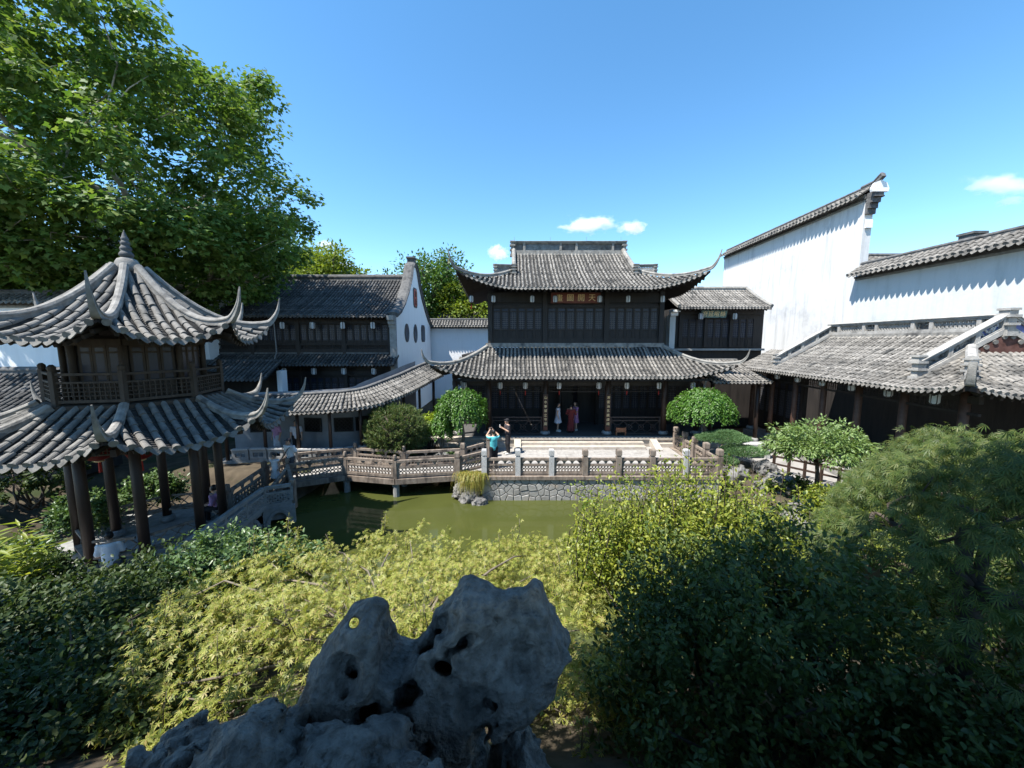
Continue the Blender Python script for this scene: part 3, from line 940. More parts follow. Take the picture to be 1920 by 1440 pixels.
def round_column(parent, c, h, r, base=True, mat=None, name='column', bmat=None):
    c = np.asarray(c, float)
    m = MB(); m.lathe([(r, .16 if base else 0), (r * 1.0, h * .5), (r * .94, h)], c, 14)
    q = m.build(name, mat or COLUMN, parent, True)
    if base:
        m = MB(); m.lathe([(r * 1.35, 0), (r * 1.75, .05), (r * 1.8, .12), (r * 1.4, .20), (r * 1.25, .21)], c, 14)
        m.build('column_base', bmat or GREYSTONE, q, True)
    return q

# ================================================================== main hall
HX = 3.44
hall = thing('main_hall', 'two-storey dark timber hall with upturned grey tile roofs behind the terrace', 'building', (HX, 22, 0))
# plinth and steps
m = MB(); m.box((HX, 25.0, .18), (15.6, 12.2, .44)); plinth = m.build('plinth', STEP, hall)
m = MB(); m.box((HX, 25.0, .408), (15.4, 12.0, .02)); m.build('floor', surf('dark_floor_slabs', (.07, .068, .066), (.10, .098, .095), 5, .55, .3), plinth)
steps = [(18.60, .27), (18.26, .135)]
x = HX - 7.8
for k in range(10):
    MB().box((HX - 7.8 + .78 + k * 1.56, 19.02, .385), (1.55, .36, .10)).build('kerb_stone', STEP, plinth)
for yy, z in steps:
    for k in range(3):
        MB().box((HX - 2.2 + k * 2.2 * 1.0, yy + .15, z - .066), (2.196, .36, .13)).build('step', STEP, plinth)
for s in (-1, 1):
    MB().prism([(0, 0), (.95, 0), (.95, .38), (.82, .38), (0, .09)], (HX + s * 3.5 + .17, 17.95, .001), V3(0, 1, 0), UP, -.34 if False else .34).build('step_cheek', STEP, plinth)
    for k in range(2):
        MB().box((HX + s * (4.6 + k * 1.7), 18.72, .10), (1.69, .24, .2)).build('kerb_stone', STEP, plinth)

# lower storey: columns, walls, screens
CY = 19.7
cols = [-6.45, -4.70, -1.66, 1.66, 4.70, 6.45]
for cx in cols:
    round_column(hall, (HX + cx, CY, .42), 3.6, .15)
WY = 21.3
wall = MB(); wall.box((HX, 26.6, 2.5), (13.0, 7.6, 4.2)); wall.build('inner_wall', WOOD, hall)
# beams and hanging frieze under the eave
for yb, zb in ((CY, 3.55), (CY, 3.2)):
    MB().box((HX, yb, zb), (13.2, .14, .2)).build('tie_beam', WOOD, hall)
for a, b in zip(cols[:-1], cols[1:]):
    w = b - a - .34
    m = MB(); frame_rect(m, (HX + a + .17, CY, 2.72), V3(1, 0, 0), UP, w, .36, .04, .05)
    lattice(m, (HX + a + .21, CY, 2.76), V3(1, 0, 0), UP, w - .08, .28, 'grid', .016, .03, n=.14)
    m.build('hanging_frieze', WOOD, hall)
# side bays: low cross-lattice balustrade between columns
for a, b in ((-4.70, -1.66), (1.66, 4.70)):
    w = b - a - .34; o = V3(HX + a + .17, CY, .44)
    m = MB(); frame_rect(m, o, V3(1, 0, 0), UP, w, .95, .07, .09); m.beam(o + V3(.05, 0, .74), o + V3(w - .05, 0, .74), .07, .06)
    r_ = m.build('low_balustrade', surf('dusty_timber_%d' % int(a), (.045, .034, .030), (.07, .055, .048), 7, .8, .25), hall)
    m = MB(); lattice(m, o + V3(.07, 0, .07), V3(1, 0, 0), UP, w - .14, .64, 'cross', .028, .04, n=.62); m.build('lattice', WOOD_SOFT if False else r_.data.materials[0], r_)
# door leaves: closed at the sides, open in the middle
for a, b, k in ((-6.45, -4.70, 3), (-4.70, -1.66, 6), (1.66, 4.70, 6), (4.70, 6.45, 3)):
    w = (b - a) / k
    for i in range(k):
        lattice_window(hall, (HX + a + i * w + .01, WY + .9, .43), V3(1, 0, 0), w - .02, 2.75, .34, 'door_leaf')
for i, xx in enumerate((-1.66, -.56, .56, 1.66)):
    if i in (1, 2): lattice_window(hall, (HX + xx - .03, WY + .9, .43), V3(math.cos(1.25 if i == 1 else 1.9), math.sin(1.25 if i == 1 else 1.9), 0), .55, 2.75, .34, 'door_leaf')
m = MB(); m.box((HX, WY + .88, 3.45), (13.0, .10, .5)); m.build('lintel', WOOD, hall)
for xx in (-1.66, 1.66):
    m = MB(); m.box((HX + xx, WY + .86, 1.8), (.2, .16, 2.8)); m.build('door_post', WOOD_SOFT, hall)
# couplet boards on the two middle columns
for xx, s in ((-1.66, '山水事留之守揚'), (1.66, '清雲消五唐虛細')):
    c = thing('couplet_board', 'dark curved couplet board with gold characters on the %s column of the hall entrance' % ('left' if xx < 0 else 'right'), 'board', (HX + xx, CY - .17, .9), 'couplet boards at the entrance')
    m = MB(); m.prism([(-.13, 0), (.13, 0), (.13, 2.0), (-.13, 2.0)], (HX + xx, CY - .16, .62), V3(1, 0, 0), UP, .03); m.build('board', surf('couplet_lacquer%d' % xx, (.035, .018, .012), (.05, .026, .018), 8, .5, .4), c)
    for i, ch in enumerate(s):
        text_mesh('character', ch, .17, GOLD, c, (HX + xx, CY - .19, 2.45 - i * .235), V3(1, 0, 0), UP, .012, .006)
    m = MB(); m.box((HX + xx, CY - .2, .79), (.2, .02, .16)); m.build('seal_plate', WOOD_RED, c)
# little red-brown wooden stand by the right column
st = thing('wooden_stand', 'small red-brown wooden stand on the hall floor beside the right couplet column', 'stand', (HX + 2.35, 19.45, .44))
m = MB(); m.box((HX + 2.35, 19.42, .70), (.46, .03, .2)); m.box((HX + 2.35, 19.42, .82), (.50, .05, .04)); m.build('board', surf('orange_wood', (.26, .10, .045), (.34, .14, .07), 8, .6, .3), st)
for dx in (-.24, .24):
    for dy in (-.1, .1):
        m = MB(); m.beam((HX + 2.35 + dx, 19.45 + dy, .425), (HX + 2.35 + dx, 19.43, .86), .035, .035); m.build('leg', MATS['orange_wood'], st)
# down pipes
for xx, lab in ((-6.0, 'left'), (6.35, 'right')):
    dp = thing('down_pipe', 'grey rain pipe dropping from the %s end of the hall lower eave' % lab, 'pipe', (HX + xx, 18.75, .1), 'rain pipes of the hall')
    m = MB(); m.tube([(HX + xx, 18.7, 3.55), (HX + xx, 18.72, 3.4), (HX + xx, 18.85, 3.2), (HX + xx, 18.85, .1)], .045, 8); m.build('pipe', METAL, dp)
    for z in (1.0, 2.4):
        m = MB(); m.lathe([(.06, z), (.06, z + .05)], (HX + xx, 18.85, 0), 10); m.build('bracket', METAL, dp)

# lower roof
W1, D1 = 7.05, 2.35
prof1 = lambda y: 3.68 + 1.42 * (.82 * (np.asarray(y) / D1) + .18 * (np.asarray(y) / D1) ** 2)
EY1 = 18.08
lroof = MB().box((HX, 20.42, 5.2), (9.6, .16, .22)).build('lower_roof', RIDGE, hall)
DEP1 = 9.6
facesL = [Face((HX, EY1, 0), (1, 0), W1, D1, prof1, 1, .62, .42, 2.6),
          Face((HX - W1, EY1 + DEP1 / 2, 0), (0, -1), DEP1 / 2, D1, prof1, 1, .62, .42, 2.6),
          Face((HX + W1, EY1 + DEP1 / 2, 0), (0, 1), DEP1 / 2, D1, prof1, 1, .62, .42, 2.6)]
for i, fc in enumerate(facesL):
    ym = lambda x, fc=fc: min(D1, fc.W - abs(x))
    roof_sheet(fc, ym, [(-fc.W, fc.W)], lroof, .20, rafter=.28 if i == 0 else 0)
    if i == 0: tile_rows(fc, ym, lroof, .205, .056, .25, TILE)
    else: tile_rows(fc, ym, lroof, .22, .066, .4, TILE)
for sg in (-1, 1):
    hip_ridge(facesL[0], sg, D1 - .05, lroof, .15, .15, ((.22, .12), (.38, .36), (.46, .70)), RIDGE, end_taper=.22)
    MB().beam((HX + sg * 4.8, 20.5, 5.2), (HX + sg * 4.8, 27.0, 5.2), .16, .2).build('abutment', RIDGE, lroof)
m = MB(); m.box((HX, EY1 + .02, 3.53), (12.4, .05, .10)); m.build('eave_gutter', WOOD_SOFT, lroof)

# upper storey
UY = 20.45
UZ0, UZ1 = 5.28, 8.05
m = MB(); m.box((HX, 24.2, (UZ0 + UZ1) / 2), (9.3, 7.3, UZ1 - UZ0)); m.build('upper_wall', WOOD, hall)
for cx in (-4.62, -1.66, 1.66, 4.62):
    MB().box((HX + cx, UY + .02, (UZ0 + UZ1) / 2), (.24, .22, UZ1 - UZ0)).build('upper_post', WOOD, hall)
for z, hh in ((5.42, .2), (7.72, .5), (7.28, .16)):
    MB().box((HX, UY + .06, z), (9.3, .14, hh)).build('tie_beam', WOOD, hall)
for a, b in ((-4.62, -1.66), (-1.66, 1.66), (1.66, 4.62)):
    w = (b - a - .26) / 6
    for i in range(6):
        lattice_window(hall, (HX + a + .13 + i * w + .005, UY + .06, 5.52), V3(1, 0, 0), w - .01, 1.7, .30, 'window_leaf', 'grid', n=.10)
# upper roof: hip-and-gable
W2 = 5.85; EY2 = 18.78; RY = 23.6; D2 = RY - EY2; WG = 3.35
prof2 = lambda y: 8.02 + 2.72 * (.72 * (np.asarray(y) / D2) + .28 * (np.asarray(y) / D2) ** 2)
uroof = MB().box((HX, RY, 10.62), (2 * WG + .1, .3, .3)).build('upper_roof', RIDGE, hall)
fu = [Face((HX, EY2, 0), (1, 0), W2, D2, prof2, 1, .80, .40, 2.7),
      Face((HX, 2 * RY - EY2, 0), (-1, 0), W2, D2, prof2, 1, .80, .40, 2.7)]
ymF = lambda x: D2 if abs(x) < WG else W2 - abs(x)
roof_sheet(fu[0], ymF, [(-W2, -WG), (-WG, WG), (WG, W2)], uroof, .2, rafter=.28)
tile_rows(fu[0], ymF, uroof, .205, .056, .25, TILE)
roof_sheet(fu[1], ymF, [(-W2, -WG), (-WG, WG), (WG, W2)], uroof, .4, ts=.4)
DS = W2 - WG
for sg in (-1, 1):
    fs = Face((HX + sg * W2, RY, 0), (0, sg), D2, D2, prof2, 1, .80, .40, 2.7)
    ymS = lambda x, fs=fs: min(DS, fs.W - abs(x))
    roof_sheet(fs, ymS, [(-fs.W, fs.W)], uroof, .24, ts=.3)
    tile_rows(fs, ymS, uroof, .24, .066, .5, TILE)
    # gable wall
    yy = np.linspace(-D2 + DS, D2 - DS, 9)
    top = prof2(D2 - np.abs(yy))
    poly = [(a, b) for a, b in zip(yy, top)] + [(D2 - DS, prof2(DS) - .15), (-D2 + DS, prof2(DS) - .15)]
    m = MB(); m.prism(poly[::-1], (HX + sg * WG - .04, RY, 0), V3(0, 1, 0), UP, .08); m.build('gable', WOOD, uroof)
    hip_ridge(fu[0], sg, DS, uroof, .13, .15, ((.2, .16), (.36, .46), (.46, .86)), RIDGE, end_taper=.2)
    # verge ridge down the gable edge
    y = np.linspace(D2, DS - .25, 9)
    p = fu[0].P(np.full(9, sg * (WG - .02)), y); p[:, 2] += .02
    m = MB(); m.sweep(p, .20, .30); m.build('verge_ridge', RIDGE, uroof)
    stacked_end(uroof, p[-1] + V3(0, -.08, -.06), .24, .52, RIDGE)
    # short openwork ridge at the root of the hip
    q = fu[0].hip(sg, np.array([DS - .12, DS - 1.05]))
    a = V3(HX + sg * (WG + .10), EY2 + DS - .05, prof2(DS) - .08); b = V3(HX + sg * (WG + 1.0), EY2 + DS - .45, prof2(DS) - .14)
    fancy_ridge(uroof, a, b, .46, [(1, 'rings')], .15, .07, RIDGE, base=.10)
    stacked_end(uroof, b + V3(0, 0, -.1), .17, .56, RIDGE)
    stacked_end(uroof, (HX + sg * (WG + .06), RY, 10.55), .26, .92, RIDGE)
fancy_ridge(uroof, (HX - WG - .05, RY, 10.72), (HX + WG + .05, RY, 10.72), .74, [(.7, 'carved'), (2.2, 'diamond'), (.95, 'carved'), (2.2, 'diamond'), (.7, 'carved')], .26, .1, RIDGE, base=.12)
for xx in (-3.3, -1.1, 1.1, 3.2):
    m = MB(); m.tube([(HX + xx, RY, 11.4), (HX + xx, RY, 11.72)], .008, 4); m.build('lightning_rod', METAL, uroof)
# name board
nb_ = thing('name_board', 'red-brown name board with four gold characters under the upper eave of the hall', 'sign', (HX - .05, UY - .12, 7.3))
tilt = unit(V3(0, -.16, 1))
m = MB(); m.prism([(-1.32, 0), (-.85, 0), (-.78, .03), (-.66, .03), (-.6, 0), (.6, 0), (.66, .03), (.78, .03), (.85, 0), (1.32, 0), (1.32, .56), (-1.32, .56)], (HX - .05, UY - .10, 7.42), V3(1, 0, 0), tilt, .05); m.build('board', SIGNRED, nb_)
m = MB(); frame_rect(m, (HX - 1.37, UY - .13, 7.42), V3(1, 0, 0), tilt, 2.64, .56, .035, .06); m.build('rim', WOOD_RED, nb_)
for i, ch in enumerate('畫圖開天'):
    text_mesh('character', ch, .40, GOLD, nb_, V3(HX - .05 - .87 + i * .58, UY - .15, 7.42) + tilt * .29, V3(1, 0, 0), tilt, .02, .012)
# lanterns
for i, cx in enumerate((-5.5, -4.35, -2.35, -1.15, 1.15, 2.62, 4.42)):
    lantern((HX + cx - .05, UY - .75, 7.98), 'paper lantern under the upper eave of the hall, %s from the left' % ('first', 'second', 'third', 'fourth', 'fifth', 'sixth', 'seventh')[i], 'lanterns under the hall upper eave', .8, tassel=False)
for i, cx in enumerate((-5.9, -4.05, -2.75, -1.0, 1.05, 2.5, 4.15, 5.9)):
    lantern((HX + cx, 19.15, 3.55), 'paper lantern with red tassel under the lower eave of the hall, %s from the left' % ('first', 'second', 'third', 'fourth', 'fifth', 'sixth', 'seventh', 'eighth')[i], 'lanterns under the hall lower eave', .82)
# ================================================================== octagonal two-tier pavilion
PC = V3(-10.6, 10.6, 0)
PA0 = R(-55)
pav = thing('octagonal_pavilion', 'octagonal two-tier timber pavilion with curled tile roofs at the left of the pond', 'pavilion', PC + V3(0, 0, -.6))
k8 = math.tan(PI / 8)
def pcorner(i, r, z=0.0):
    a = PA0 + i * PI / 4
    return PC + V3(r * math.cos(a), r * math.sin(a), z)

def oct_roof(name, zb, rise, ap, apt, prof_t, tip, lift, flare, Lc, sp, r, tl, w, h, shade_close=False):
    D = ap - apt
    prof = lambda y: zb + rise * prof_t(np.clip(np.asarray(y, float) / D, -.1, 1))
    m = MB(); m.lathe([(apt * 1.05, zb + rise - .25), (apt * 1.1, zb + rise + .02)], PC, 8, off=PA0)
    root = m.build(name, RIDGE, pav)
    for i in range(8):
        a = PA0 + (i + .5) * PI / 4
        n = V3(math.cos(a), math.sin(a), 0)
        ex = np.cross(UP, n) * 1.0       # ey must point inward: ey = UP x ex = -n
        Wd = ap * k8
        fc = Face(PC + n * ap, ex, Wd, D, prof, k8, lift, flare, Lc)
        ym = lambda x, fc=fc: min(D, (fc.W - abs(x)) / k8)
        front = i in (0, 7, 1, 6)
        roof_sheet(fc, ym, [(-Wd, Wd)], root, sp, ts=.075 if front else .2, rafter=.18 if front else 0, fascia=.09, over=1.0)
        tile_rows(fc, ym, root, sp, r, tl, TILE_LIGHT, split=i in (0, 7), n=8)
        hip_ridge(fc, 1, D - .02, root, w, h, tip, RIDGE, end_taper=.17, ntop=16, raise_=.0)
    return root

up_t = lambda t: .42 * t + .58 * np.sign(t) * np.abs(t) ** 2.1
ur = oct_roof('upper_roof', 5.42, 1.98, 2.72, .22, up_t, ((.16, .18), (.30, .50), (.36, .92)), .48, .24, 1.05, .235, .070, .30, .15, .18)
lo_t = lambda t: .8 * t + .2 * t * t
lr = oct_roof('lower_roof', 2.88, .92, 3.25, 1.72, lo_t, ((.18, .16), (.32, .45), (.38, .80)), .48, .26, 1.25, .235, .070, .30, .15, .16)
# finial: bell and stacked discs
m = MB(); m.lathe([(.27, 7.30), (.30, 7.34), (.29, 7.42), (.25, 7.55), (.20, 7.64), (.12, 7.68), (.05, 7.69)], PC, 20); m.build('finial_bell', RIDGE, ur, True)
m = MB()
z = 7.68
prof = [(.10, z)]
for k, (rr, hh) in enumerate(((.155, .17), (.125, .15), (.105, .13), (.085, .11))):
    prof += [(rr * .7, z + .005), (rr, z + hh * .3), (rr, z + hh * .6), (rr * .72, z + hh)]
    z += hh
prof += [(.055, z + .02), (.045, z + .06), (.015, z + .14), (.004, z + .18)]
m.lathe(prof, PC, 18); m.build('finial', RIDGE_DARK, ur, True)
# upper storey: posts, panelled walls, balcony
m = MB(); m.lathe([(1.30, 3.75), (1.30, 5.55)], PC, 8, off=PA0); core = m.build('upper_wall', WOOD, pav)
PT = surf('pavilion_timber', (.045, .034, .026), (.075, .058, .045), 7, .75, .25, .25, 40, stretch=(1, 1, .2))
for i in range(8):
    c = pcorner(i, 1.42, 3.8)
    m = MB(); m.lathe([(.07, 0), (.07, 1.85)], c, 8); m.build('upper_post', PT, pav, True)
    a, b = pcorner(i, 1.34), pcorner(i + 1, 1.34)
    u = unit(b - a); L = np.linalg.norm(b - a)
    if i in (7, 0, 1, 6, 2):
        u2 = -u; n_ = 3
        for j in range(n_):
            w = (L - .14) / n_
            lattice_window(pav, b + u2 * (.07 + j * w) + UP * 3.95 - np.cross(u2, UP) * 0, u2, w - .01, 1.35, .3, 'window_leaf', 'grid', frame=PT, n=.09)
    a, b = pcorner(i, 1.46), pcorner(i + 1, 1.46)
    MB().beam(a + UP * 5.38, b + UP * 5.38, .10, .16).build('tie_beam', PT, pav)
m = MB(); m.lathe([(1.72, 3.66), (1.90, 3.72), (1.90, 3.84), (1.80, 3.86)], PC, 8, off=PA0); m.build('balcony_floor', PT, pav)
for i in range(8):
    c = pcorner(i, 1.80, 3.85)
    m = MB(); m.box(c + UP * .42, (.11, .11, .84)); m.lathe([(.06, .84), (.075, .88), (.075, .95), (.03, 1.0)], c, 8); m.build('balcony_post', PT, pav)
    a, b = pcorner(i, 1.80, 3.85), pcorner(i + 1, 1.80, 3.85)
    u = unit(b - a); a = a + u * .055; b = b - u * .055; L = np.linalg.norm(b - a)
    for z, hh in ((.76, .06), (.56, .045), (.10, .07)):
        MB().beam(a + UP * z, b + UP * z, .06, hh).build('balcony_rail', PT, pav)
    m = MB(); lattice(m, a + UP * .135, u, UP, L, .40, 'grid', .02, .03, n=.11)
    m.build('balcony_lattice', PT, pav)
# lower storey columns, beams, frieze
for i in range(8):
    round_column(pav, pcorner(i, 1.56, -.55), 3.75, .118)
for i in range(8):
    a, b = pcorner(i, 1.56), pcorner(i + 1, 1.56)
    MB().beam(a + UP * 2.98, b + UP * 2.98, .12, .26).build('tie_beam', COLUMN, pav)
    u = unit(b - a); L = np.linalg.norm(b - a)
    m = MB(); frame_rect(m, a + u * .14 + UP * 2.52, u, UP, L - .28, .32, .04, .05); lattice(m, a + u * .18 + UP * 2.56, u, UP, L - .36, .24, 'grid', .016, .03, n=.09); m.build('hanging_frieze', PT, pav)
    c1 = pcorner(i, 1.56)
    o = unit(c1 - PC)
    MB().beam(c1 + UP * 2.85, c1 + o * 1.65 + UP * 2.95, .10, .16).build('corner_beam', COLUMN, pav)
    # seat rails between columns (open on the bridge side)
    if i not in (1, 5):
        MB().beam(a + u * .14 + UP * -.12, b - u * .14 + UP * -.12, .26, .06).build('seat_board', WOOD_GREY, pav)
        for z in (.30,):
            MB().beam(a + u * .14 + o * .05 + UP * z, b - u * .14 + o * .05 + UP * z, .06, .06).build('seat_rail', WOOD_GREY, pav)
        m = MB(); lattice(m, a + u * .14 + UP * -.08, u, UP, L - .28, .36, 'diamond', .022, .03, n=1); m.build('seat_lattice', WOOD_GREY, pav)
# stone platform the pavilion stands on, with the landing towards the bridge
plat = [(-13.4, 8.4), (-12.2, 7.6), (-10.2, 7.7), (-8.62, 8.4), (-8.62, 12.42), (-7.78, 12.8), (-8.95, 14.35), (-9.75, 14.5), (-11.6, 13.6), (-13.3, 12.3)]
m = MB(); m.prism(plat, (0, 0, -.86), V3(1, 0, 0), V3(0, 1, 0), .30)
platform = tag(m.build('pavilion_platform', GREYSTONE), kind='structure')
for k in range(12):
    a = PA0 + k * PI / 6
    m = MB(); r0, r1 = 0.45, 1.35
    b = a + PI / 6 - .01
    m.prism([(r0 * math.cos(a), r0 * math.sin(a)), (r1 * math.cos(a), r1 * math.sin(a)), (r1 * math.cos(b), r1 * math.sin(b)), (r0 * math.cos(b), r0 * math.sin(b))], PC + UP * -.556, V3(1, 0, 0), V3(0, 1, 0), .006)
    m.build('slab', PAVE, platform)
# arched stone face of the platform toward the pond
def arch_wall(parent, p0, p1, ztop, zbot, n, th=.28, name='arch_wall'):
    p0 = np.asarray(p0, float); p1 = np.asarray(p1, float); L = np.linalg.norm(p1 - p0); u = (p1 - p0) / L; w = L / n
    for i in range(n):
        x0 = i * w; r = w * .36; cx = x0 + w / 2; zs = zbot
        arc = [(cx - r * math.cos(t), zs + (ztop - zs - .12) * math.sin(t)) for t in np.linspace(0, PI, 11)]
        poly = [(x0, zs - .8), (x0, ztop), (x0 + w, ztop), (x0 + w, zs - .8), (cx + r, zs - .8)] + arc[::-1] + [(cx - r, zs - .8)]
        m = MB(); m.prism(poly[::-1], V3(p0[0], p0[1], 0), V3(u[0], u[1], 0), UP, th); m.build(name, GREYSTONE, parent)
        ring = [(cx - (r + .01) * math.cos(t), zs + (ztop - zs - .11) * math.sin(t)) for t in np.linspace(0, PI, 9)]
        for a, b in zip(ring[:-1], ring[1:]):
            nn = np.cross(V3(u[0], u[1], 0), UP)
            q0 = V3(p0[0], p0[1], 0) + a[0] * V3(u[0], u[1], 0) + a[1] * UP + nn * (th + .0); q1 = V3(p0[0], p0[1], 0) + b[0] * V3(u[0], u[1], 0) + b[1] * UP + nn * (th + .0)
            MB().beam(q0, q1, .12, .06, up=nn).build('voussoir', GREYSTONE, parent)
arch_wall(platform, (-8.90, 8.45), (-8.90, 12.3), -.40, -1.08, 3)
arch_wall(platform, (-8.66, 12.42), (-7.80, 12.86), -.36, -1.06, 1, .2)
# balustrades round the landing
pb = thing('stone_parapet', 'grey pierced stone parapet sloping along the pond side of the pavilion', 'balustrade', (-8.6, 10.4, -.55), 'parapets round the pavilion landing')
def parapet(root, pts, mat, hh=.78, nb=None):
    for (a, b) in zip(pts[:-1], pts[1:]):
        a = np.asarray(a, float); b = np.asarray(b, float); L = np.linalg.norm(b - a); u = (b - a) / L
        MB().beam(a + UP * (hh - .05), b + UP * (hh - .05), .13, .11).build('coping', mat, root)
        MB().beam(a + UP * .08, b + UP * .08, .14, .16).build('kerb', mat, root)
        MB().beam(a + UP * (hh * .66), b + UP * (hh * .66), .08, .07).build('middle_rail', mat, root)
        m = MB(); lattice(m, a + u * .05 + UP * .16, u, UP, L - .1, hh * .66 - .2, 'diamond', .05, .07, n=2); m.build('openwork', mat, root)
        k = max(1, int(L / .7))
        for i in range(k + 1):
            MB().beam(a + u * (L * i / k) + UP * .16, a + u * (L * i / k) + UP * (hh - .1), .08, .09, up=u).build('stile', mat, root)
parapet(pb, [(-8.56, 8.5, -.62), (-8.56, 10.6, -.50), (-8.58, 12.38, -.38)], GREYSTONE)
pb2 = thing('stone_parapet', 'short flat pierced parapet above the little arch where the bridge meets the pavilion', 'balustrade', (-8.2, 12.6, -.55), 'parapets round the pavilion landing')
parapet(pb2, [(-8.54, 12.40, -.38), (-7.84, 12.76, -.38)], GREYSTONE)
rails = thing('landing_balustrade', 'brown lattice balustrade on the pond side of the landing beside the white-shirted man', 'balustrade', (-8.4, 13.5, -.5), 'balustrades of the zigzag bridge')
post(rails, (-7.84, 12.86, -.555), 1.05, .15, WOOD_GREY, cap='block')
bay(rails, (-7.90, 12.96, -.50), (-8.88, 14.28, -.22), .80)
bay(rails, (-8.50, 12.62, -.52), (-8.78, 14.2, -.24), .80)
railb = thing('landing_balustrade', 'brown lattice balustrade behind the child on the landing, running back to the pavilion', 'balustrade', (-9.7, 14, -.5), 'balustrades of the zigzag bridge')
post(railb, (-9.86, 12.4, -.555), 1.05, .15, WOOD_GREY)
bay(railb, (-9.85, 12.5, -.53), (-9.74, 14.1, -.30), .80)
post(railb, (-9.73, 14.2, -.30), 1.02, .15, WOOD_GREY)
bay(railb, (-9.72, 14.3, -.28), (-9.5, 15.7, -.2), .78)

# ================================================================== zigzag bridge
zb = thing('zigzag_bridge', 'zigzag footbridge of weathered brown timber and stone crossing the pond to the terrace', 'bridge', (-5, 15.5, -.2))
FN = np.array([(-8.95, 14.40), (-7.05, 15.30), (-4.80, 14.82), (-2.30, 15.25), (-1.24, 15.62)])
BN = np.array([(-9.45, 15.85), (-7.20, 16.70), (-4.80, 16.12), (-2.25, 16.55), (-1.24, 16.95)])
for i in range(4):
    a, b, c, d = FN[i], FN[i + 1], BN[i + 1], BN[i]
    n = 5
    for j in range(n):
        t0, t1 = j / n + .003, (j + 1) / n - .003
        m = MB(); m.prism([tuple(a + (b - a) * t0), tuple(a + (b - a) * t1), tuple(d + (c - d) * t1), tuple(d + (c - d) * t0)], (0, 0, -.30), V3(1, 0, 0), V3(0, 1, 0), .10)
        m.build('deck_slab', PAVE, zb)
    MB().beam(V3(a[0], a[1], -.33), V3(b[0], b[1], -.33), .20, .22).build('edge_beam', WOOD_GREY, zb)
    MB().beam(V3(d[0], d[1], -.33), V3(c[0], c[1], -.33), .20, .22).build('edge_beam', WOOD_GREY, zb)
    if i < 4:
        for q, e in ((a, d),):
            if i == 0: continue
            MB().beam(V3(q[0], q[1], -.50), V3(e[0], e[1], -.50), .26, .14).build('cross_beam', GREYSTONE, zb)
            for w in (q + (e - q) * .06, q + (e - q) * .94):
                m = MB(); m.lathe([(.13, -1.9), (.13, -.57)], (w[0], w[1], 0), 8, off=PI / 8); m.build('pier', GREYSTONE, zb)
zf = thing('bridge_balustrade', 'brown carved balustrade along the pond side of the zigzag bridge', 'balustrade', (-5, 15.1, -.2), 'balustrades of the zigzag bridge')
for i in range(3):
    a, b = V3(*FN[i], -.2), V3(*FN[i + 1], -.2); u = unit(b - a)
    post(zf, a, 1.0, .15, WOOD_GREY, cap='knob'); bay(zf, a + u * .075, b - u * .075, .76)
post(zf, V3(*FN[3], -.2), 1.0, .22, WOOD_GREY)
zk = thing('bridge_balustrade', 'brown carved balustrade along the far side of the zigzag bridge, by the round clipped bush', 'balustrade', (-5, 16.4, -.2), 'balustrades of the zigzag bridge')
for i in range(4):
    a, b = V3(*BN[i], -.2), V3(*BN[i + 1], -.2 if i < 3 else -.02); u = unit(b - a)
    if i: post(zk, a, 1.0, .15 if i < 3 else .2, WOOD_GREY, cap='knob' if i < 3 else 'block')
    bay(zk, a + u * .075, b - u * .075, .76)
zr = thing('bridge_balustrade', 'short balustrade bay closing the zigzag bridge against the terrace corner post', 'balustrade', (-1.8, 15.4, -.2), 'balustrades of the zigzag bridge')
a, b = V3(*FN[3], -.2), V3(*FN[4], -.05); u = unit(b - a)
bay(zr, a + u * .11, b - u * .02, .76)
# red lanterns hanging in the pavilion
REDL = surf('red_lantern_silk', (.13, .008, .006), (.18, .014, .010), 10, .6, .3)
for lab, p in (('front', pcorner(0, .95, 2.85)), ('left', pcorner(6.6, 1.0, 2.85)), ('right', pcorner(1.6, 1.0, 2.85))):
    rl = thing('red_lantern', 'large round red lantern hanging at the %s under the pavilion lower roof' % lab, 'lantern', p, 'red lanterns in the pavilion')
    m = MB(); m.lathe([(.10, -.62), (.24, -.55), (.33, -.38), (.33, -.24), (.24, -.07), (.10, 0)], p, 16); m.build('shade', REDL, rl, True)
    m = MB(); m.lathe([(.09, 0), (.11, .03), (.08, .05)], p, 12); m.lathe([(.08, -.66), (.11, -.64), (.09, -.62)], p, 12); m.build('cap', GOLD, rl)
    m = MB(); m.tube([p + V3(0, 0, .04), p + V3(0, 0, .45)], .01, 4); m.build('hook', WOOD, rl)
    m = MB(); m.tube([p + V3(0, 0, -.66), p + V3(0, 0, -.95)], [.03, .04], 6); m.build('tassel', REDSILK, rl)
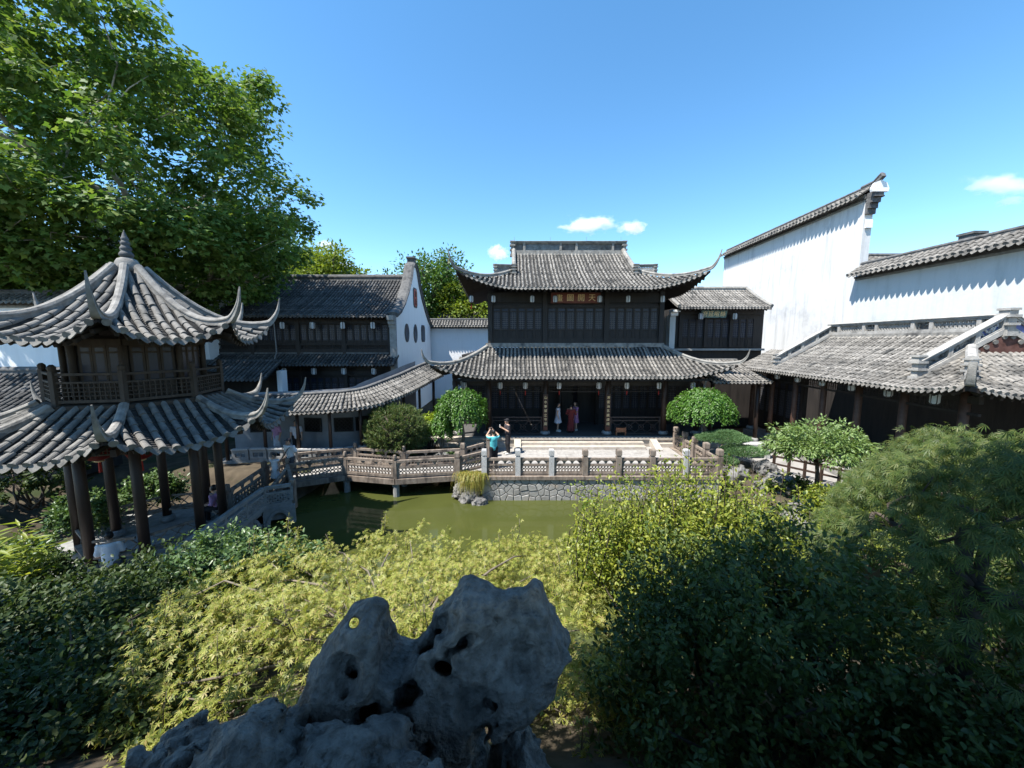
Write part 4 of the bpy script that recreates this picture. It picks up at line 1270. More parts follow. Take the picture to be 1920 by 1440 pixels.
# ================================================================== simple sloped roof helper (two-sided, no hips)
def gable_roof(parent, c, ex, W, D, z0, rise, sp=.22, r=.065, tl=.3, mat=None, ridge=(.22, .3), curve=.2, back=True, name='roof', both_rows=False, rmat=None, rafter=0, split_ridge=False):
    """roof with its eave centred at c, running along ex; D = plan depth eave to ridge"""
    c = np.asarray(c, float)
    prof = lambda y: z0 + rise * ((1 - curve) * (np.asarray(y) / D) + curve * (np.asarray(y) / D) ** 2)
    f0 = Face((c[0], c[1], 0), ex, W, D, prof, 1, 0, 0, 1.0, (0, 0))
    ey = f0.ey
    m = MB(); a = V3(c[0], c[1], 0) - f0.ex * W + ey * D + UP * (z0 + rise - .08); b = V3(c[0], c[1], 0) + f0.ex * W + ey * D + UP * (z0 + rise - .08)
    m.sweep(np.array([a, (a + b) / 2, b]), ridge[0], ridge[1]); root = m.build(name, rmat or RIDGE_DARK, parent)
    ym = lambda x: D
    roof_sheet(f0, ym, [(-W, W)], root, sp, rafter=rafter)
    tile_rows(f0, ym, root, sp, r, tl, mat or TILE)
    if back:
        o = V3(c[0], c[1], 0) + ey * 2 * D
        f1 = Face((o[0], o[1], 0), -f0.ex, W, D, prof, 1, 0, 0, 1.0, (0, 0))
        roof_sheet(f1, ym, [(-W, W)], root, sp * 2, ts=.4)
        if both_rows: tile_rows(f1, ym, root, sp, r, tl, mat or TILE)
    return root, f0

def wall_cap(parent, p0, p1, z, w=.55, rise=.32, sp=.2, mat=None, both=False, r=.055):
    """little tiled coping along the top of a wall, rows run across the wall; camera side on the right of p0->p1"""
    p0 = V3(p0[0], p0[1], 0); p1 = V3(p1[0], p1[1], 0); L = np.linalg.norm(p1 - p0); u = (p1 - p0) / L
    ey = np.cross(UP, u)
    mid = (p0 + p1) / 2
    D = w
    prof = lambda y: z + rise * np.asarray(y) / D
    out = []
    root = MB().sweep(np.array([p0 + UP * (z + rise - .03), mid + UP * (z + rise - .03), p1 + UP * (z + rise - .03)]), .16, .2).build('tile_coping', RIDGE_DARK, parent)
    for s in (1, -1):
        f = Face(mid - ey * s * D, u * s, L / 2, D, prof, 1, 0, 0, 1, (0, 0))
        roof_sheet(f, lambda x: D - .02, [(-L / 2, L / 2)], root, sp, fascia=.07)
        if s == 1 or both: tile_rows(f, lambda x: D - .02, root, sp, r, .22, mat or TILE)
    # corbel courses under the tiles
    MB().beam(p0 + UP * (z - .12), p1 + UP * (z - .12), .62, .09).build('corbel_course', RIDGE_DARK, parent)
    MB().beam(p0 + UP * (z - .22), p1 + UP * (z - .22), .50, .10).build('corbel_course', GREYSTONE, parent)
    return root

# ================================================================== tall white walls on the right
tw = thing('tall_white_wall', 'tall stained white plaster fire wall with a tiled coping behind the right gallery', 'wall', (18.5, 26, 0))
A0, A1 = V3(18.25, 20.2, 0), V3(18.75, 34.0, 0)
ua = unit(A1 - A0); na = np.cross(ua, UP) * -1           # toward the pond (-x)
m = MB(); m.beam(A0 + V3(.21, 0, 6.4), A1 + V3(.21, 0, 6.4), .42, 13.1); m.build('wall', WHITE, tw)
wall_cap(tw, A1 + V3(.21, 0, 0), A0 + V3(.21, -.1, 0), 12.85, .62, .42, .30, r=.085)
m = MB()
e = A0 + V3(.21, -.02, -.15)
for zz, dep in ((12.2, .12), (12.45, .22), (12.7, .34), (12.95, .46)):
    m.box(e + V3(0, -dep / 2, zz), (.46, dep, .26))
m.build('corbelled_end', RIDGE_DARK, tw)
m = MB(); m.box(e + V3(0, -.05, 11.6), (.34, .08, .42)); m.build('carved_block', WHITE_CLEAN, tw)
m = MB(); m.prism([(-.4, 0), (.4, 0), (.44, .14), (.3, .42), (0, .55), (-.3, .42), (-.44, .14)], e + V3(0, -.5, 13.02), V3(1, 0, 0), UP, -.12); m.build('end_tile', WHITE_CLEAN, tw)
m = MB(); m.sweep(np.array([e + V3(0, .5, 13.42), e + V3(0, -.2, 13.45), e + V3(0, -.62, 13.72)]), .2, .24); m.build('ridge_end', RIDGE_DARK, tw)
sw = thing('white_garden_wall', 'lower white plaster wall with scalloped tile coping rising behind the right gallery', 'wall', (18.3, 14, 0))
B0, B1 = V3(17.9, 5.0, 0), V3(18.2, 20.16, 0)
m = MB(); m.beam(B0 + V3(.2, 0, 4.4), B1 + V3(.2, 0, 4.4), .4, 8.9); m.build('wall', WHITE_PATINA, sw)
wall_cap(sw, B1 + V3(.2, .1, 0), B0 + V3(.2, 0, 0), 8.85, .7, .5, .27, r=.08)
# roof and chimney showing above the garden wall
rb = thing('distant_roof', 'low grey tile roof just showing above the right garden wall', 'building', (24, 22, 0))
m = MB(); m.box((27, 24.5, 4.7), (9.5, 4.4, 9.4)); m.build('wall', WHITE_CLEAN, rb)
gable_roof(rb, (27, 21.6, 0), (1, 0), 5.6, 3.0, 9.5, 1.25, .3, .09, .5)
ch = thing('chimney', 'small square grey chimney above the right garden wall', 'chimney', (20.6, 18.2, 9))
m = MB(); m.box((20.4, 17.2, 9.35), (.55, .55, 1.5)); m.build('shaft', RIDGE_DARK, ch)
m = MB(); m.box((20.4, 17.2, 10.13), (.66, .66, .10)); m.build('cap', RIDGE_DARK, ch)

# ================================================================== right annex with the green sign
ax = thing('side_building', 'two-storey dark annex with a green sign squeezed between the hall and the tall white wall', 'building', (12.5, 23.5, 0))
m = MB(); m.box((12.7, 25.6, 3.7), (5.6, 4.6, 7.4)); m.build('wall', WOOD, ax)
m = MB(); m.box((9.85, 23.4, 4.9), (.34, .5, 4.2)); m.build('pier', WHITE_PATINA, ax)
m = MB(); m.box((9.85, 23.1, 7.05), (.44, .3, .2)); m.box((9.85, 22.95, 7.22), (.44, .6, .14)); m.build('corbel', WHITE_CLEAN, ax)
for j in range(3):
    a = 10.35 + j * 1.55
    MB().box((a, 23.22, 6.2), (.16, .14, 2.3)).build('post', WOOD, ax)
    for i in range(3):
        lattice_window(ax, (a + .12 + i * .46, 23.28, 5.05), V3(1, 0, 0), .45, 1.75, .32, 'window_leaf', 'grid', n=.11)
MB().box((12.7, 23.2, 7.2), (5.4, .14, .34)).build('tie_beam', WOOD, ax)
MB().box((12.7, 23.15, 4.9), (5.6, .3, .12)).build('sill_course', GREYSTONE, ax)
r_, f_ = gable_roof(ax, (12.55, 22.35, 0), (1, 0), 2.75, 2.55, 7.38, 1.35, .19, .062, .28, TILE, rafter=.3, rmat=RIDGE)
for sg in (-1, 1):
    y = np.linspace(2.5, -.02, 8); p = f_.P(np.full(8, sg * 2.72), y); p[:, 2] += .02
    m = MB(); m.sweep(p, .16, .18); m.build('verge_ridge', RIDGE, r_)
gs = thing('green_sign', 'pale green name sign with four gold characters under the annex eave', 'sign', (12.2, 22.95, 6.9))
m = MB(); m.prism([(-.78, 0), (-.5, 0), (-.46, .03), (-.36, .03), (-.32, 0), (.32, 0), (.36, .03), (.46, .03), (.5, 0), (.78, 0), (.84, .46), (-.72, .46)], (12.15, 22.92, 6.82), V3(1, 0, 0), unit(V3(0, -.15, 1)), .05); m.build('board', SIGNGREEN, gs)
for i, c in enumerate('府延喧絲'):
    text_mesh('character', c, .34, GOLD, gs, (12.15 - .52 + i * .36, 22.84, 7.05), V3(1, 0, 0), unit(V3(0, -.15, 1)), .02, .012)
lantern((11.35, 22.75, 7.35), 'paper lantern left of the green sign under the annex eave', 'lanterns of the annex', .9, False)
lantern((13.4, 22.75, 7.35), 'paper lantern right of the green sign under the annex eave', 'lanterns of the annex', .9, False)

# ================================================================== right gallery
ga = thing('right_gallery', 'long open gallery with a big grey tile roof and openwork ridge at the right', 'building', (14.5, 15, 0))
GE = unit(V3(.082, 1, 0))                    # direction of the eave, going back
GN = V3(GE[1], -GE[0], 0)                    # inward (+x)
GO = V3(12.28, 9.95, 0)                      # near corner of the eave
GL = 12.2
GW = 3.05; Gz = 3.92; Grise = 1.75
profg = lambda y: Gz + Grise * (.78 * (np.asarray(y) / GW) + .22 * (np.asarray(y) / GW) ** 2)
gm_ = GO + GE * GL / 2
fg = Face(gm_, -GE, GL / 2, GW, profg, 1, .30, .30, 1.9, (0, 1))
NV = 2.15                                    # near hip depth: gable stands NV behind the near eave
FV = 2.9
xa = -GL / 2 + FV; xb = GL / 2 - NV
def ymg(x):
    if x > xb: return max(.0, GL / 2 - x)
    if x < xa: return GW * .62
    return GW
groof = MB().beam(gm_ + GN * GW + GE * (-xb) + UP * (Gz + Grise - .05), gm_ + GN * GW + GE * (-xa) + UP * (Gz + Grise - .05), .3, .2).build('roof', RIDGE, ga)
roof_sheet(fg, ymg, [(-GL / 2, xa), (xa, xb), (xb, GL / 2)], groof, .19, rafter=.26)
tile_rows(fg, ymg, groof, .19, .055, .24, TILE)
# far side slope (hidden) and near hip face
fb = Face(gm_ + GN * 2 * GW, GE, GL / 2, GW, profg, 1, 0, 0, 1.5, (0, 0))
roof_sheet(fb, lambda x: GW, [(-GL / 2 + NV, GL / 2 - FV)], groof, .4, ts=.5)
fn = Face(GO + GN * GW, -GN * -1, GW, GW, profg, 1, .30, .30, 1.9)
ymn = lambda x: min(NV, GW - abs(x))
roof_sheet(fn, ymn, [(-GW, GW)], groof, .19, rafter=.26)
tile_rows(fn, ymn, groof, .19, .062, .24, TILE)
hip_ridge(fg, 1, NV, groof, .17, .20, ((.10, .10), (.16, .32), (.17, .62)), RIDGE, end_taper=.7)
# gable end toward the camera
gp = gm_ + GE * (-xb) + GN * GW
yy = np.linspace(-GW + NV, GW - NV, 9)
poly = [(a, float(profg(GW - abs(a)))) for a in yy] + [(GW - NV, float(profg(NV)) - .3), (-GW + NV, float(profg(NV)) - .3)]
m = MB(); m.prism(poly, V3(gp[0], gp[1], 0), GN, UP, .1); m.build('gable', surf('gable_brick_red', (.07, .032, .026), (.12, .06, .05), 6, .85, .2), groof)
fsm = Face(gp - GE * .0 + UP * 0, GN, 1.0, .1, lambda y: np.asarray(y) * 0 + Gz, 1, 0, 0, 1, (0, 0))
zr = Gz + Grise
fancy_ridge(groof, gp + UP * (zr - .02), gm_ + GE * (-xa) + GN * GW + UP * (zr - .02), .62, [(.55, 'carved'), (1.3, 'rings'), (.6, 'carved'), (1.35, 'rings'), (.55, 'carved'), (1.2, 'rings'), (.5, 'carved')], .22, .09, RIDGE_PALE, base=.14)
for s in (-1, 1):
    a = gp + GN * s * .12 + UP * (zr - .02); b = gp + GN * s * (GW - .75) + UP * (float(profg(.75)) - .0)
    fancy_ridge(groof, a, b, .60, [(1, 'blue'), (1, 'carved'), (1, 'carved')], .2, .1, RIDGE_PALE, base=.14)
    if s < 0: stacked_end(groof, b + UP * -.12 + GN * -.1, .25, .8, RIDGE_PALE)
    # scalloped verge tiles under the gable ridge
    for j in range(9):
        t = (j + .5) / 9; p = gp + GN * s * (t * (GW - .9)) + UP * (float(profg(GW - t * (GW - .9))) - .05) - GE * .14
        m = MB(); m.tube([p, p + GE * .3 + UP * .02], [.075, .07], 8); m.build('verge_tile', TILE, groof)
far = gm_ + GE * (-xa) + GN * GW
fancy_ridge(groof, far + UP * (zr - .02) - GN * .1, far - GN * (GW - .55) + UP * (float(profg(.55))) , .55, [(1, 'carved'), (1.1, 'rings'), (1, 'carved'), (.9, 'rings')], .2, .09, RIDGE_PALE, base=.12)
stacked_end(groof, far - GN * (GW - .5) + UP * (float(profg(.5)) - .1), .22, .72, RIDGE_PALE)
stacked_end(groof, gp + UP * (zr - .1) - GE * .02, .3, .86, RIDGE_PALE)
q = fg.hip(1, np.array([NV - .35]))[0]
a = fg.hip(1, np.array([NV - .15]))[0]; b = fg.hip(1, np.array([.75]))[0]
m = MB(); m.sweep(np.array([a + UP * .12, (a + b) / 2 + UP * .2, b + UP * .42]), .2, .22); m.build('hip_crest', RIDGE_PALE, groof)
stacked_end(groof, b + UP * -.05, .22, .62, RIDGE_PALE)
# structure below: floor, columns, beams, back wall
m = MB(); c = gm_ + GN * 2.9; m.beam(c - GE * 8.5 + UP * -.05, c + GE * 6.0 + UP * -.05, 4.6, .5); m.build('floor', PAVE, ga)
m = MB(); c = gm_ + GN * 4.6; m.beam(c - GE * 8.5 + UP * 2.2, c + GE * 11.5 + UP * 2.2, .3, 4.6); m.build('back_wall', WOOD, ga)
m = MB(); c = gm_ + GN * 2.1; m.beam(c + GE * (-xa) + UP * 2.3, c + GE * 9 + UP * 2.3, .2, 4.4); m.build('inner_wall', WOOD, ga)
for k in range(6): lattice_window(ga, gm_ + GN * 1.97 + GE * (-xa + .1 + k * .62 + .6) + UP * .22, -GE, .6, 2.9, .34, 'door_leaf', 'grid', n=.13)
for k in range(7):
    p = GO + GE * (1.0 + k * 1.85) + GN * 1.0
    round_column(ga, (p[0], p[1], .2), 3.75, .12, mat=surf('gallery_column_%d' % k, (.075, .040, .028), (.11, .062, .045), 6, .6, .3) if k == 0 else MATS['gallery_column_0'])
m = MB(); p = GO + GN * 1.0; m.beam(p + GE * .6 + UP * 3.72, p + GE * 12 + UP * 3.72, .12, .22); m.build('tie_beam', WOOD, ga)
m = MB(); m.beam(p + GE * .6 + UP * 3.3, p + GE * 12 + UP * 3.3, .08, .08); m.build('tie_beam', WOOD, ga)
for k in range(6):
    p = GO + GE * (1.0 + k * 1.85) + GN * 1.0
    m = MB(); lattice(m, p + GE * .15 + UP * 3.36, GE, UP, 1.55, .25, 'grid', .016, .03, n=.12); m.build('hanging_frieze', WOOD, ga)
    if k in (1, 2, 3, 4):
        m = MB(); frame_rect(m, p + GE * .13 + UP * .22, GE, UP, 1.59, .62, .06, .08); m.build('low_balustrade', COLUMN, ga)
for k in range(7):
    p = GO + GE * (1.4 + k * 1.55) + GN * .55
    lantern((p[0], p[1], 3.95 + .12), 'paper lantern under the right gallery eave, %s counting from the near end' % ('first', 'second', 'third', 'fourth', 'fifth', 'sixth', 'seventh')[k], 'lanterns under the gallery eave', .8, tassel=False)
lk = thing('link_roof', 'small lean-to tile roof closing the gap between the hall corner and the gallery', 'roof', (11.9, 20.5, 3.4))
fl2 = Face((11.75, 18.9, 0), (1, 0), 1.55, 3.2, lambda y: 3.35 + .95 * np.asarray(y) / 3.2, 1, 0, 0, 1, (0, 0))
m = MB(); m.box((11.75, 22.15, 4.3), (3.1, .2, .16)); lkr = m.build('roof', RIDGE, lk)
roof_sheet(fl2, lambda x: 3.2, [(-1.55, 1.55)], lkr, .2); tile_rows(fl2, lambda x: 3.2, lkr, .2, .056, .25, TILE)
for x in (10.5, 12.9): round_column(lk, (x, 19.4, .1), 3.3, .1)
# near wing roof at the right edge of the picture
wg = thing('porch_roof', 'nearer curled porch roof of scalloped tiles at the right edge, in front of the gallery gable', 'roof', (15.6, 9.2, 3.5))
profw = lambda y: 3.88 + .95 * np.asarray(y) / 1.9
fw = Face(V3(16.3, 8.35, 0), (1, .05), 2.6, 1.9, profw, 1, .35, .25, 1.5, (1, 0))
ymw = lambda x: min(1.9, 2.6 + x) if x < 0 else 1.9
m = MB(); m.beam(V3(15.6, 10.3, 4.80), V3(18.9, 10.4, 4.80), .2, .16); wr = m.build('roof', RIDGE, wg)
roof_sheet(fw, ymw, [(-2.6, 2.6)], wr, .2, rafter=.26); tile_rows(fw, ymw, wr, .2, .064, .24, TILE)
hip_ridge(fw, -1, 1.85, wr, .15, .16, ((.15, .10), (.28, .3), (.34, .55)), RIDGE, end_taper=.4)
# porch posts
for p in ((14.7, 9.4), (17.5, 9.5)):
    round_column(wg, (p[0], p[1], -.05), 3.9, .12)

# ================================================================== left two-storey house
lh = thing('left_house', 'long dark two-storey timber house with a white gable end on the left of the hall', 'building', (-14, 30, 0))
LX = -7.75; LX0 = -20.5; LY = 25.0; LD = 10.4
m = MB(); m.box(((LX + LX0) / 2, LY + LD / 2, 3.5), (LX - LX0 - .5, LD, 7.0)); m.build('wall', WOOD, lh)
# gable wall: curved profile, white, dark coping
gz = [(-.35, 7.0), (.6, 7.35), (1.6, 8.0), (2.6, 8.85), (3.5, 9.85), (4.1, 10.9), (4.45, 11.15), (4.95, 11.15), (5.3, 10.9), (5.9, 9.85), (6.8, 8.85), (7.8, 8.0), (8.9, 7.2), (9.9, 6.75)]
poly = [(-.35, -.1)] + gz + [(9.9, -.1)]
m = MB(); m.prism(poly, (LX - .2, LY, 0), V3(0, 1, 0), UP, .4); gw = m.build('gable_wall', WHITE_CLEAN, lh)
P = np.array([V3(LX, LY + a, b) for a, b in gz])
m = MB(); m.sweep(P[:7], .62, .30, up=UP); m.build('coping', RIDGE_DARK, gw)
m = MB(); m.sweep(P[6:], .62, .30, up=UP); m.build('coping', RIDGE_DARK, gw)
m = MB(); m.box((LX, LY + 4.7, 11.45), (.5, .7, .5)); m.box((LX, LY + 4.7, 11.75), (.62, .85, .12)); m.build('coping_peak', RIDGE_DARK, gw)
# shaped windows and red plaque on the gable
def hexwin(yc, zc, w, h, mat, name='gable_window', kind='oval'):
    if kind == 'oct': poly = [(-w * .7, -h), (w * .7, -h), (w, -h * .7), (w, h * .7), (w * .7, h), (-w * .7, h), (-w, h * .7), (-w, -h * .7)]
    elif kind == 'lens': poly = [(w * math.sin(t) * abs(math.sin(t)) ** .2, -h * math.cos(t)) for t in np.linspace(0, 2 * PI, 17)[:-1]]
    else: poly = [(w * math.sin(t), -h * math.cos(t)) for t in np.linspace(0, 2 * PI, 17)[:-1]]
    m = MB(); m.prism(poly, (LX + .19, LY + yc, zc), V3(0, 1, 0), UP, .06); fr = m.build(name, RIDGE_DARK, gw)
    pp = [(a * .8, b * .86) for a, b in poly]
    m = MB(); m.prism(pp, (LX + .25, LY + yc, zc), V3(0, 1, 0), UP, .012); q = m.build('pane', mat, fr)
    return fr
hexwin(2.0, 6.0, .55, .66, GLASS, kind='oct' if False else 'oval')
hexwin(4.4, 6.0, .55, .72, GLASS, kind='lens')
hexwin(6.9, 6.05, .6, .70, GLASS, kind='oct')
fr = hexwin(4.6, 8.75, .55, .75, LACQ, 'plaque', 'oct')
for i, c in enumerate('福壽'):
    text_mesh('character', c, .5, WOOD_RED, fr, (LX + .27, LY + 4.6, 9.05 - i * .6), V3(0, 1, 0), UP, .02, .008)
# stepped pilaster at the front corner of the gable wall
m = MB()
for z0_, z1_, d in ((0, 6.3, .16), (6.3, 6.5, .3), (6.5, 6.75, .45), (6.75, 7.05, .65)):
    m.box((LX, LY - .35 - d / 2, (z0_ + z1_) / 2), (.42, d, z1_ - z0_))
m.build('pilaster', GREYSTONE, gw)
# facade
for z, hh in ((6.75, .4), (4.75, .3), (3.3, .34), (5.2, .08)):
    MB().box(((LX + LX0) / 2, LY - .1, z), (LX - LX0 - .5, .16, hh)).build('tie_beam', WOOD, lh)
nbay = 4; bw = (LX - LX0 - .6) / nbay
for j in range(nbay + 1):
    MB().box((LX0 + .3 + j * bw, LY - .12, 3.4), (.22, .2, 6.9)).build('post', WOOD, lh)
for j in range(nbay):
    x0 = LX0 + .3 + j * bw + .12; w = (bw - .24) / 6
    for i in range(6):
        lattice_window(lh, (x0 + i * w, LY - .08, 5.3), V3(1, 0, 0), w - .01, 1.2, .12, 'window_leaf', 'grid', n=.13)
        lattice_window(lh, (x0 + i * w, LY - .08, .4), V3(1, 0, 0), w - .01, 2.6, .34, 'door_leaf', 'grid', n=.13)
    m = MB(); frame_rect(m, (x0, LY - .16, 4.78), V3(1, 0, 0), UP, bw - .24, .5, .05, .06); lattice(m, (x0 + .05, LY - .16, 4.83), V3(1, 0, 0), UP, bw - .34, .4, 'grid', .02, .03, n=.14); m.build('balcony_panel', WOOD, lh)
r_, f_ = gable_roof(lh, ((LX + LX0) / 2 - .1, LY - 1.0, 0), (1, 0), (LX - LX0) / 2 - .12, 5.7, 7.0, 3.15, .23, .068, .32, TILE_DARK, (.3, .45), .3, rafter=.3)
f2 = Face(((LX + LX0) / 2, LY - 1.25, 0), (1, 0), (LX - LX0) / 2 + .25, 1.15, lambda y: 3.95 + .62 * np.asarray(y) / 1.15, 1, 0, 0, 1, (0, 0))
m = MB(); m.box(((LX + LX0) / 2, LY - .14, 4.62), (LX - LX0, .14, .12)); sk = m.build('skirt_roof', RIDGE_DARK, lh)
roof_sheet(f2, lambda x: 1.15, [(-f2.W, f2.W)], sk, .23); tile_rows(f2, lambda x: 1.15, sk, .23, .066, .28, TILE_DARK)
for i in range(5):
    x = -8.6 - i * 1.75 if i else -8.75
    o5 = ('first', 'second', 'third', 'fourth', 'fifth')[i]
    lantern((-9.0 - i * 1.95, LY - .6, 6.95), 'paper lantern under the upper eave of the left house, %s from the white gable' % o5, 'lanterns of the left house', 1.05, False)
    lantern((-9.0 - i * 1.95, LY - .75, 4.0), 'paper lantern under the lower eave of the left house, %s from the white gable' % o5, 'lanterns of the left house', 1.05, False)
pp = thing('down_pipe', 'thin grey rain pipe down the dark front of the left house', 'pipe', (-15.4, LY - .9, .2), 'rain pipes of the left house')
m = MB(); m.tube([(-15.4, LY - .9, 6.9), (-15.4, LY - .55, 6.5), (-15.4, LY - .5, 4.7), (-15.4, LY - .8, 4.2), (-15.4, LY - .45, 3.6), (-15.4, LY - .45, .2)], .04, 8); m.build('pipe', METAL, pp)

# lower wing further left, mostly behind the pavilion and the plane tree
lw = thing('far_left_house', 'dim house with a dark dappled tile roof and stepped white gable behind the pavilion', 'building', (-22, 22, 0))
m = MB(); m.box((-23.5, 26.5, 3.2), (6.0, 8.0, 6.4)); m.build('wall', WHITE_CLEAN, lw)
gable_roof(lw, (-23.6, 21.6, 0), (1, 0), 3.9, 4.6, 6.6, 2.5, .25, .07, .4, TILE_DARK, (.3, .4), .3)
m = MB(); m.prism([(-1.6, 0), (-1.6, 8.2), (-.7, 8.8), (-.7, 10.2), (.7, 10.2), (.7, 8.8), (1.6, 8.2), (1.6, 0)][::-1], (-19.8, 25.6, 0), V3(0, 1, 0), UP, .4); g_ = m.build('stepped_gable', WHITE_CLEAN, lw)
for yy, zz, w_ in ((0, 10.28, 1.7), (-1.2, 8.9, .9), (1.2, 8.9, .9)):
    MB().box((-19.6, 25.6 + yy, zz), (.6, w_, .2)).build('coping', RIDGE_DARK, g_)
m = MB(); m.box((-16.6, 22.4, 4.25), (4.6, .14, .12)); sk2 = m.build('skirt_roof', RIDGE_DARK, lw)
f3 = Face((-15.9, 20.3, 0), (1, 0), 2.4, 1.7, lambda y: 3.35 + .95 * np.asarray(y) / 1.7, 1, 0, 0, 1, (0, 0))
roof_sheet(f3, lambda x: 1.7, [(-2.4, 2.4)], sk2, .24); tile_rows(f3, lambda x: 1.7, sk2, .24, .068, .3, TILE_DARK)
m = MB(); m.box((-15.9, 22.3, 1.7), (4.5, .2, 3.4)); m.build('lower_wall', WOOD, lw)
m = MB(); m.box((-13.55, 21.9, 1.9), (.3, .5, 3.6)); m.build('white_pier', WHITE_CLEAN, lw)

# low white wall with tile cap between left house and hall, roof behind
fwall = thing('low_white_wall', 'white courtyard wall with a tiled coping between the left house and the hall', 'wall', (-3.5, 35.4, 0))
m = MB(); m.box((-4.1, 35.4, 3.4), (7.6, .4, 6.8)); m.build('wall', WHITE_CLEAN, fwall)
wall_cap(fwall, (-7.9, 35.4), (-.3, 35.4), 6.85, .75, .5, .26, r=.075)
fr2 = thing('rear_roof', 'plain grey tile roof showing over the courtyard wall beside the hall', 'building', (-3.6, 40, 0))
m = MB(); m.box((-3.6, 41.5, 3.7), (8.6, 4, 7.4)); m.build('wall', WHITE_CLEAN, fr2)
gable_roof(fr2, (-3.2, 38.6, 0), (1, 0), 4.6, 3.0, 7.5, 1.5, .28, .07, .4, TILE_DARK, rmat=RIDGE)

# white wall and small roof at the far left edge
fl = thing('left_edge_wall', 'shaded bluish white wall behind the pavilion at the left edge', 'wall', (-24, 17.5, 0))
m = MB(); m.box((-26, 17.6, 3.6), (13, .4, 7.2)); m.build('wall', WHITE_CLEAN, fl)
wall_cap(fl, (-32.5, 17.6), (-19.5, 17.6), 7.2, .6, .4, .25)
fs_ = thing('left_edge_roof', 'small dark tile roof behind the pavilion balcony at the left edge', 'building', (-19, 14, 0))
m = MB(); m.box((-19.6, 15.0, 1.4), (4.6, 2.2, 2.8)); m.build('wall', WOOD, fs_)
gable_roof(fs_, (-19.4, 13.2, 0), (1, 0), 3.0, 1.9, 2.9, 1.25, .24, .07, .32, TILE_DARK)

# ================================================================== covered corridor winding to the hall
co = thing('covered_corridor', 'low covered corridor with a rippling tile roof winding from the pavilion to the hall', 'corridor', (-7, 18.5, 0))
CP = np.array([(-13.2, 15.9, 2.15), (-11.2, 16.25, 2.22), (-9.7, 16.1, 2.3), (-8.4, 16.15, 2.36), (-7.2, 16.4, 2.42), (-6.2, 17.1, 2.52), (-5.45, 18.4, 2.75), (-4.95, 19.9, 2.98), (-4.45, 21.4, 3.28), (-4.1, 22.4, 3.45)])
def cat_path(P, n):
    Q = np.concatenate((2 * P[:1] - P[1:2], P, 2 * P[-1:] - P[-2:-1])); out = []
    for i in range(1, len(Q) - 2):
        for t in np.arange(n) / n:
            p0, p1, p2, p3 = Q[i - 1], Q[i], Q[i + 1], Q[i + 2]
            out.append(.5 * ((2 * p1) + (-p0 + p2) * t + (2 * p0 - 5 * p1 + 4 * p2 - p3) * t * t + (-p0 + 3 * p1 - 3 * p2 + p3) * t ** 3))
    out.append(P[-1]); return np.array(out)
E = cat_path(CP, 10)
S = np.concatenate(([0], np.cumsum(np.linalg.norm(np.diff(E, axis=0), axis=1))))
class PathFace:
    """slope that follows a winding eave"""
    def __init__(s, D, rise): s.W = S[-1] / 2; s.D = D; s.rise = rise
    def P(s, x, y):
        x = np.asarray(x, float) + S[-1] / 2; y = np.asarray(y, float)
        p = np.stack([np.interp(x, S, E[:, k]) for k in range(3)], -1)
        t = np.stack([np.interp(np.clip(x + .35, 0, S[-1]), S, E[:, k]) - np.interp(np.clip(x - .35, 0, S[-1]), S, E[:, k]) for k in range(2)], -1)
        t = t / np.linalg.norm(t, axis=-1)[..., None]
        n = np.stack((-t[..., 1], t[..., 0], 0 * t[..., 0]), -1)
        r = p + n * y[..., None]
        r[..., 2] += s.rise * y / s.D
        return r
cf = PathFace(1.15, .62)
m = MB(); xs = np.linspace(-cf.W, cf.W, 50); pr = cf.P(xs, np.full(50, 1.15)); m.sweep(pr + UP * -.04, .2, .16); cr_ = m.build('roof', RIDGE_DARK, co)
roof_sheet(cf, lambda x: 1.15, [(-cf.W, cf.W)], cr_, .2, rafter=.3); tile_rows(cf, lambda x: 1.15, cr_, .2, .064, .24, TILE)
cb2 = MB()
xs2 = np.linspace(-cf.W, cf.W, 40); a = cf.P(xs2, np.full(40, 1.15)); b = cf.P(xs2, np.full(40, 2.3)); b[:, 2] = a[:, 2] - .62
cb2.add(np.concatenate((a, b)), [(i, i + 1, i + 41, i + 40) for i in range(39)]); tag(cb2.build('rear_slope', PAN, cr_), kind='stuff')
# corridor back wall, posts, floor
GW_ = surf('grey_plaster_wall', (.22, .225, .24), (.30, .305, .32), 2, .9, .2)
m = MB(); a = cf.P(xs2, np.full(40, 2.0)); z0_ = np.full(40, -.1)
v = np.concatenate((np.c_[a[:, :2], z0_], np.c_[a[:, :2], a[:, 2] - .35])); m.add(v, [(i, i + 1, i + 41, i + 40) for i in range(39)]); m.build('back_wall', GW_, co)
m = MB(); a = cf.P(xs2, np.full(40, .35)); b = cf.P(xs2, np.full(40, 2.1)); a[:, 2] = b[:, 2] = .02
c = a.copy(); c[:, 2] = -1.5
m.add(np.concatenate((a, b, c)), [(i, i + 1, i + 41, i + 40) for i in range(39)] + [(i, i + 80, i + 81, i + 1) for i in range(39)]); m.build('floor', GREYSTONE, co)
for x in np.linspace(-cf.W + .4, cf.W - .4, 9):
    p = cf.P(np.array([x]), np.array([.5]))[0]
    MB().lathe([(.075, 0), (.07, 1)], (0, 0, 0), 8) if False else None
    m = MB(); m.tube([V3(p[0], p[1], .02), V3(p[0], p[1], p[2] - .1)], .075, 10); m.build('post', COLUMN, co, True)
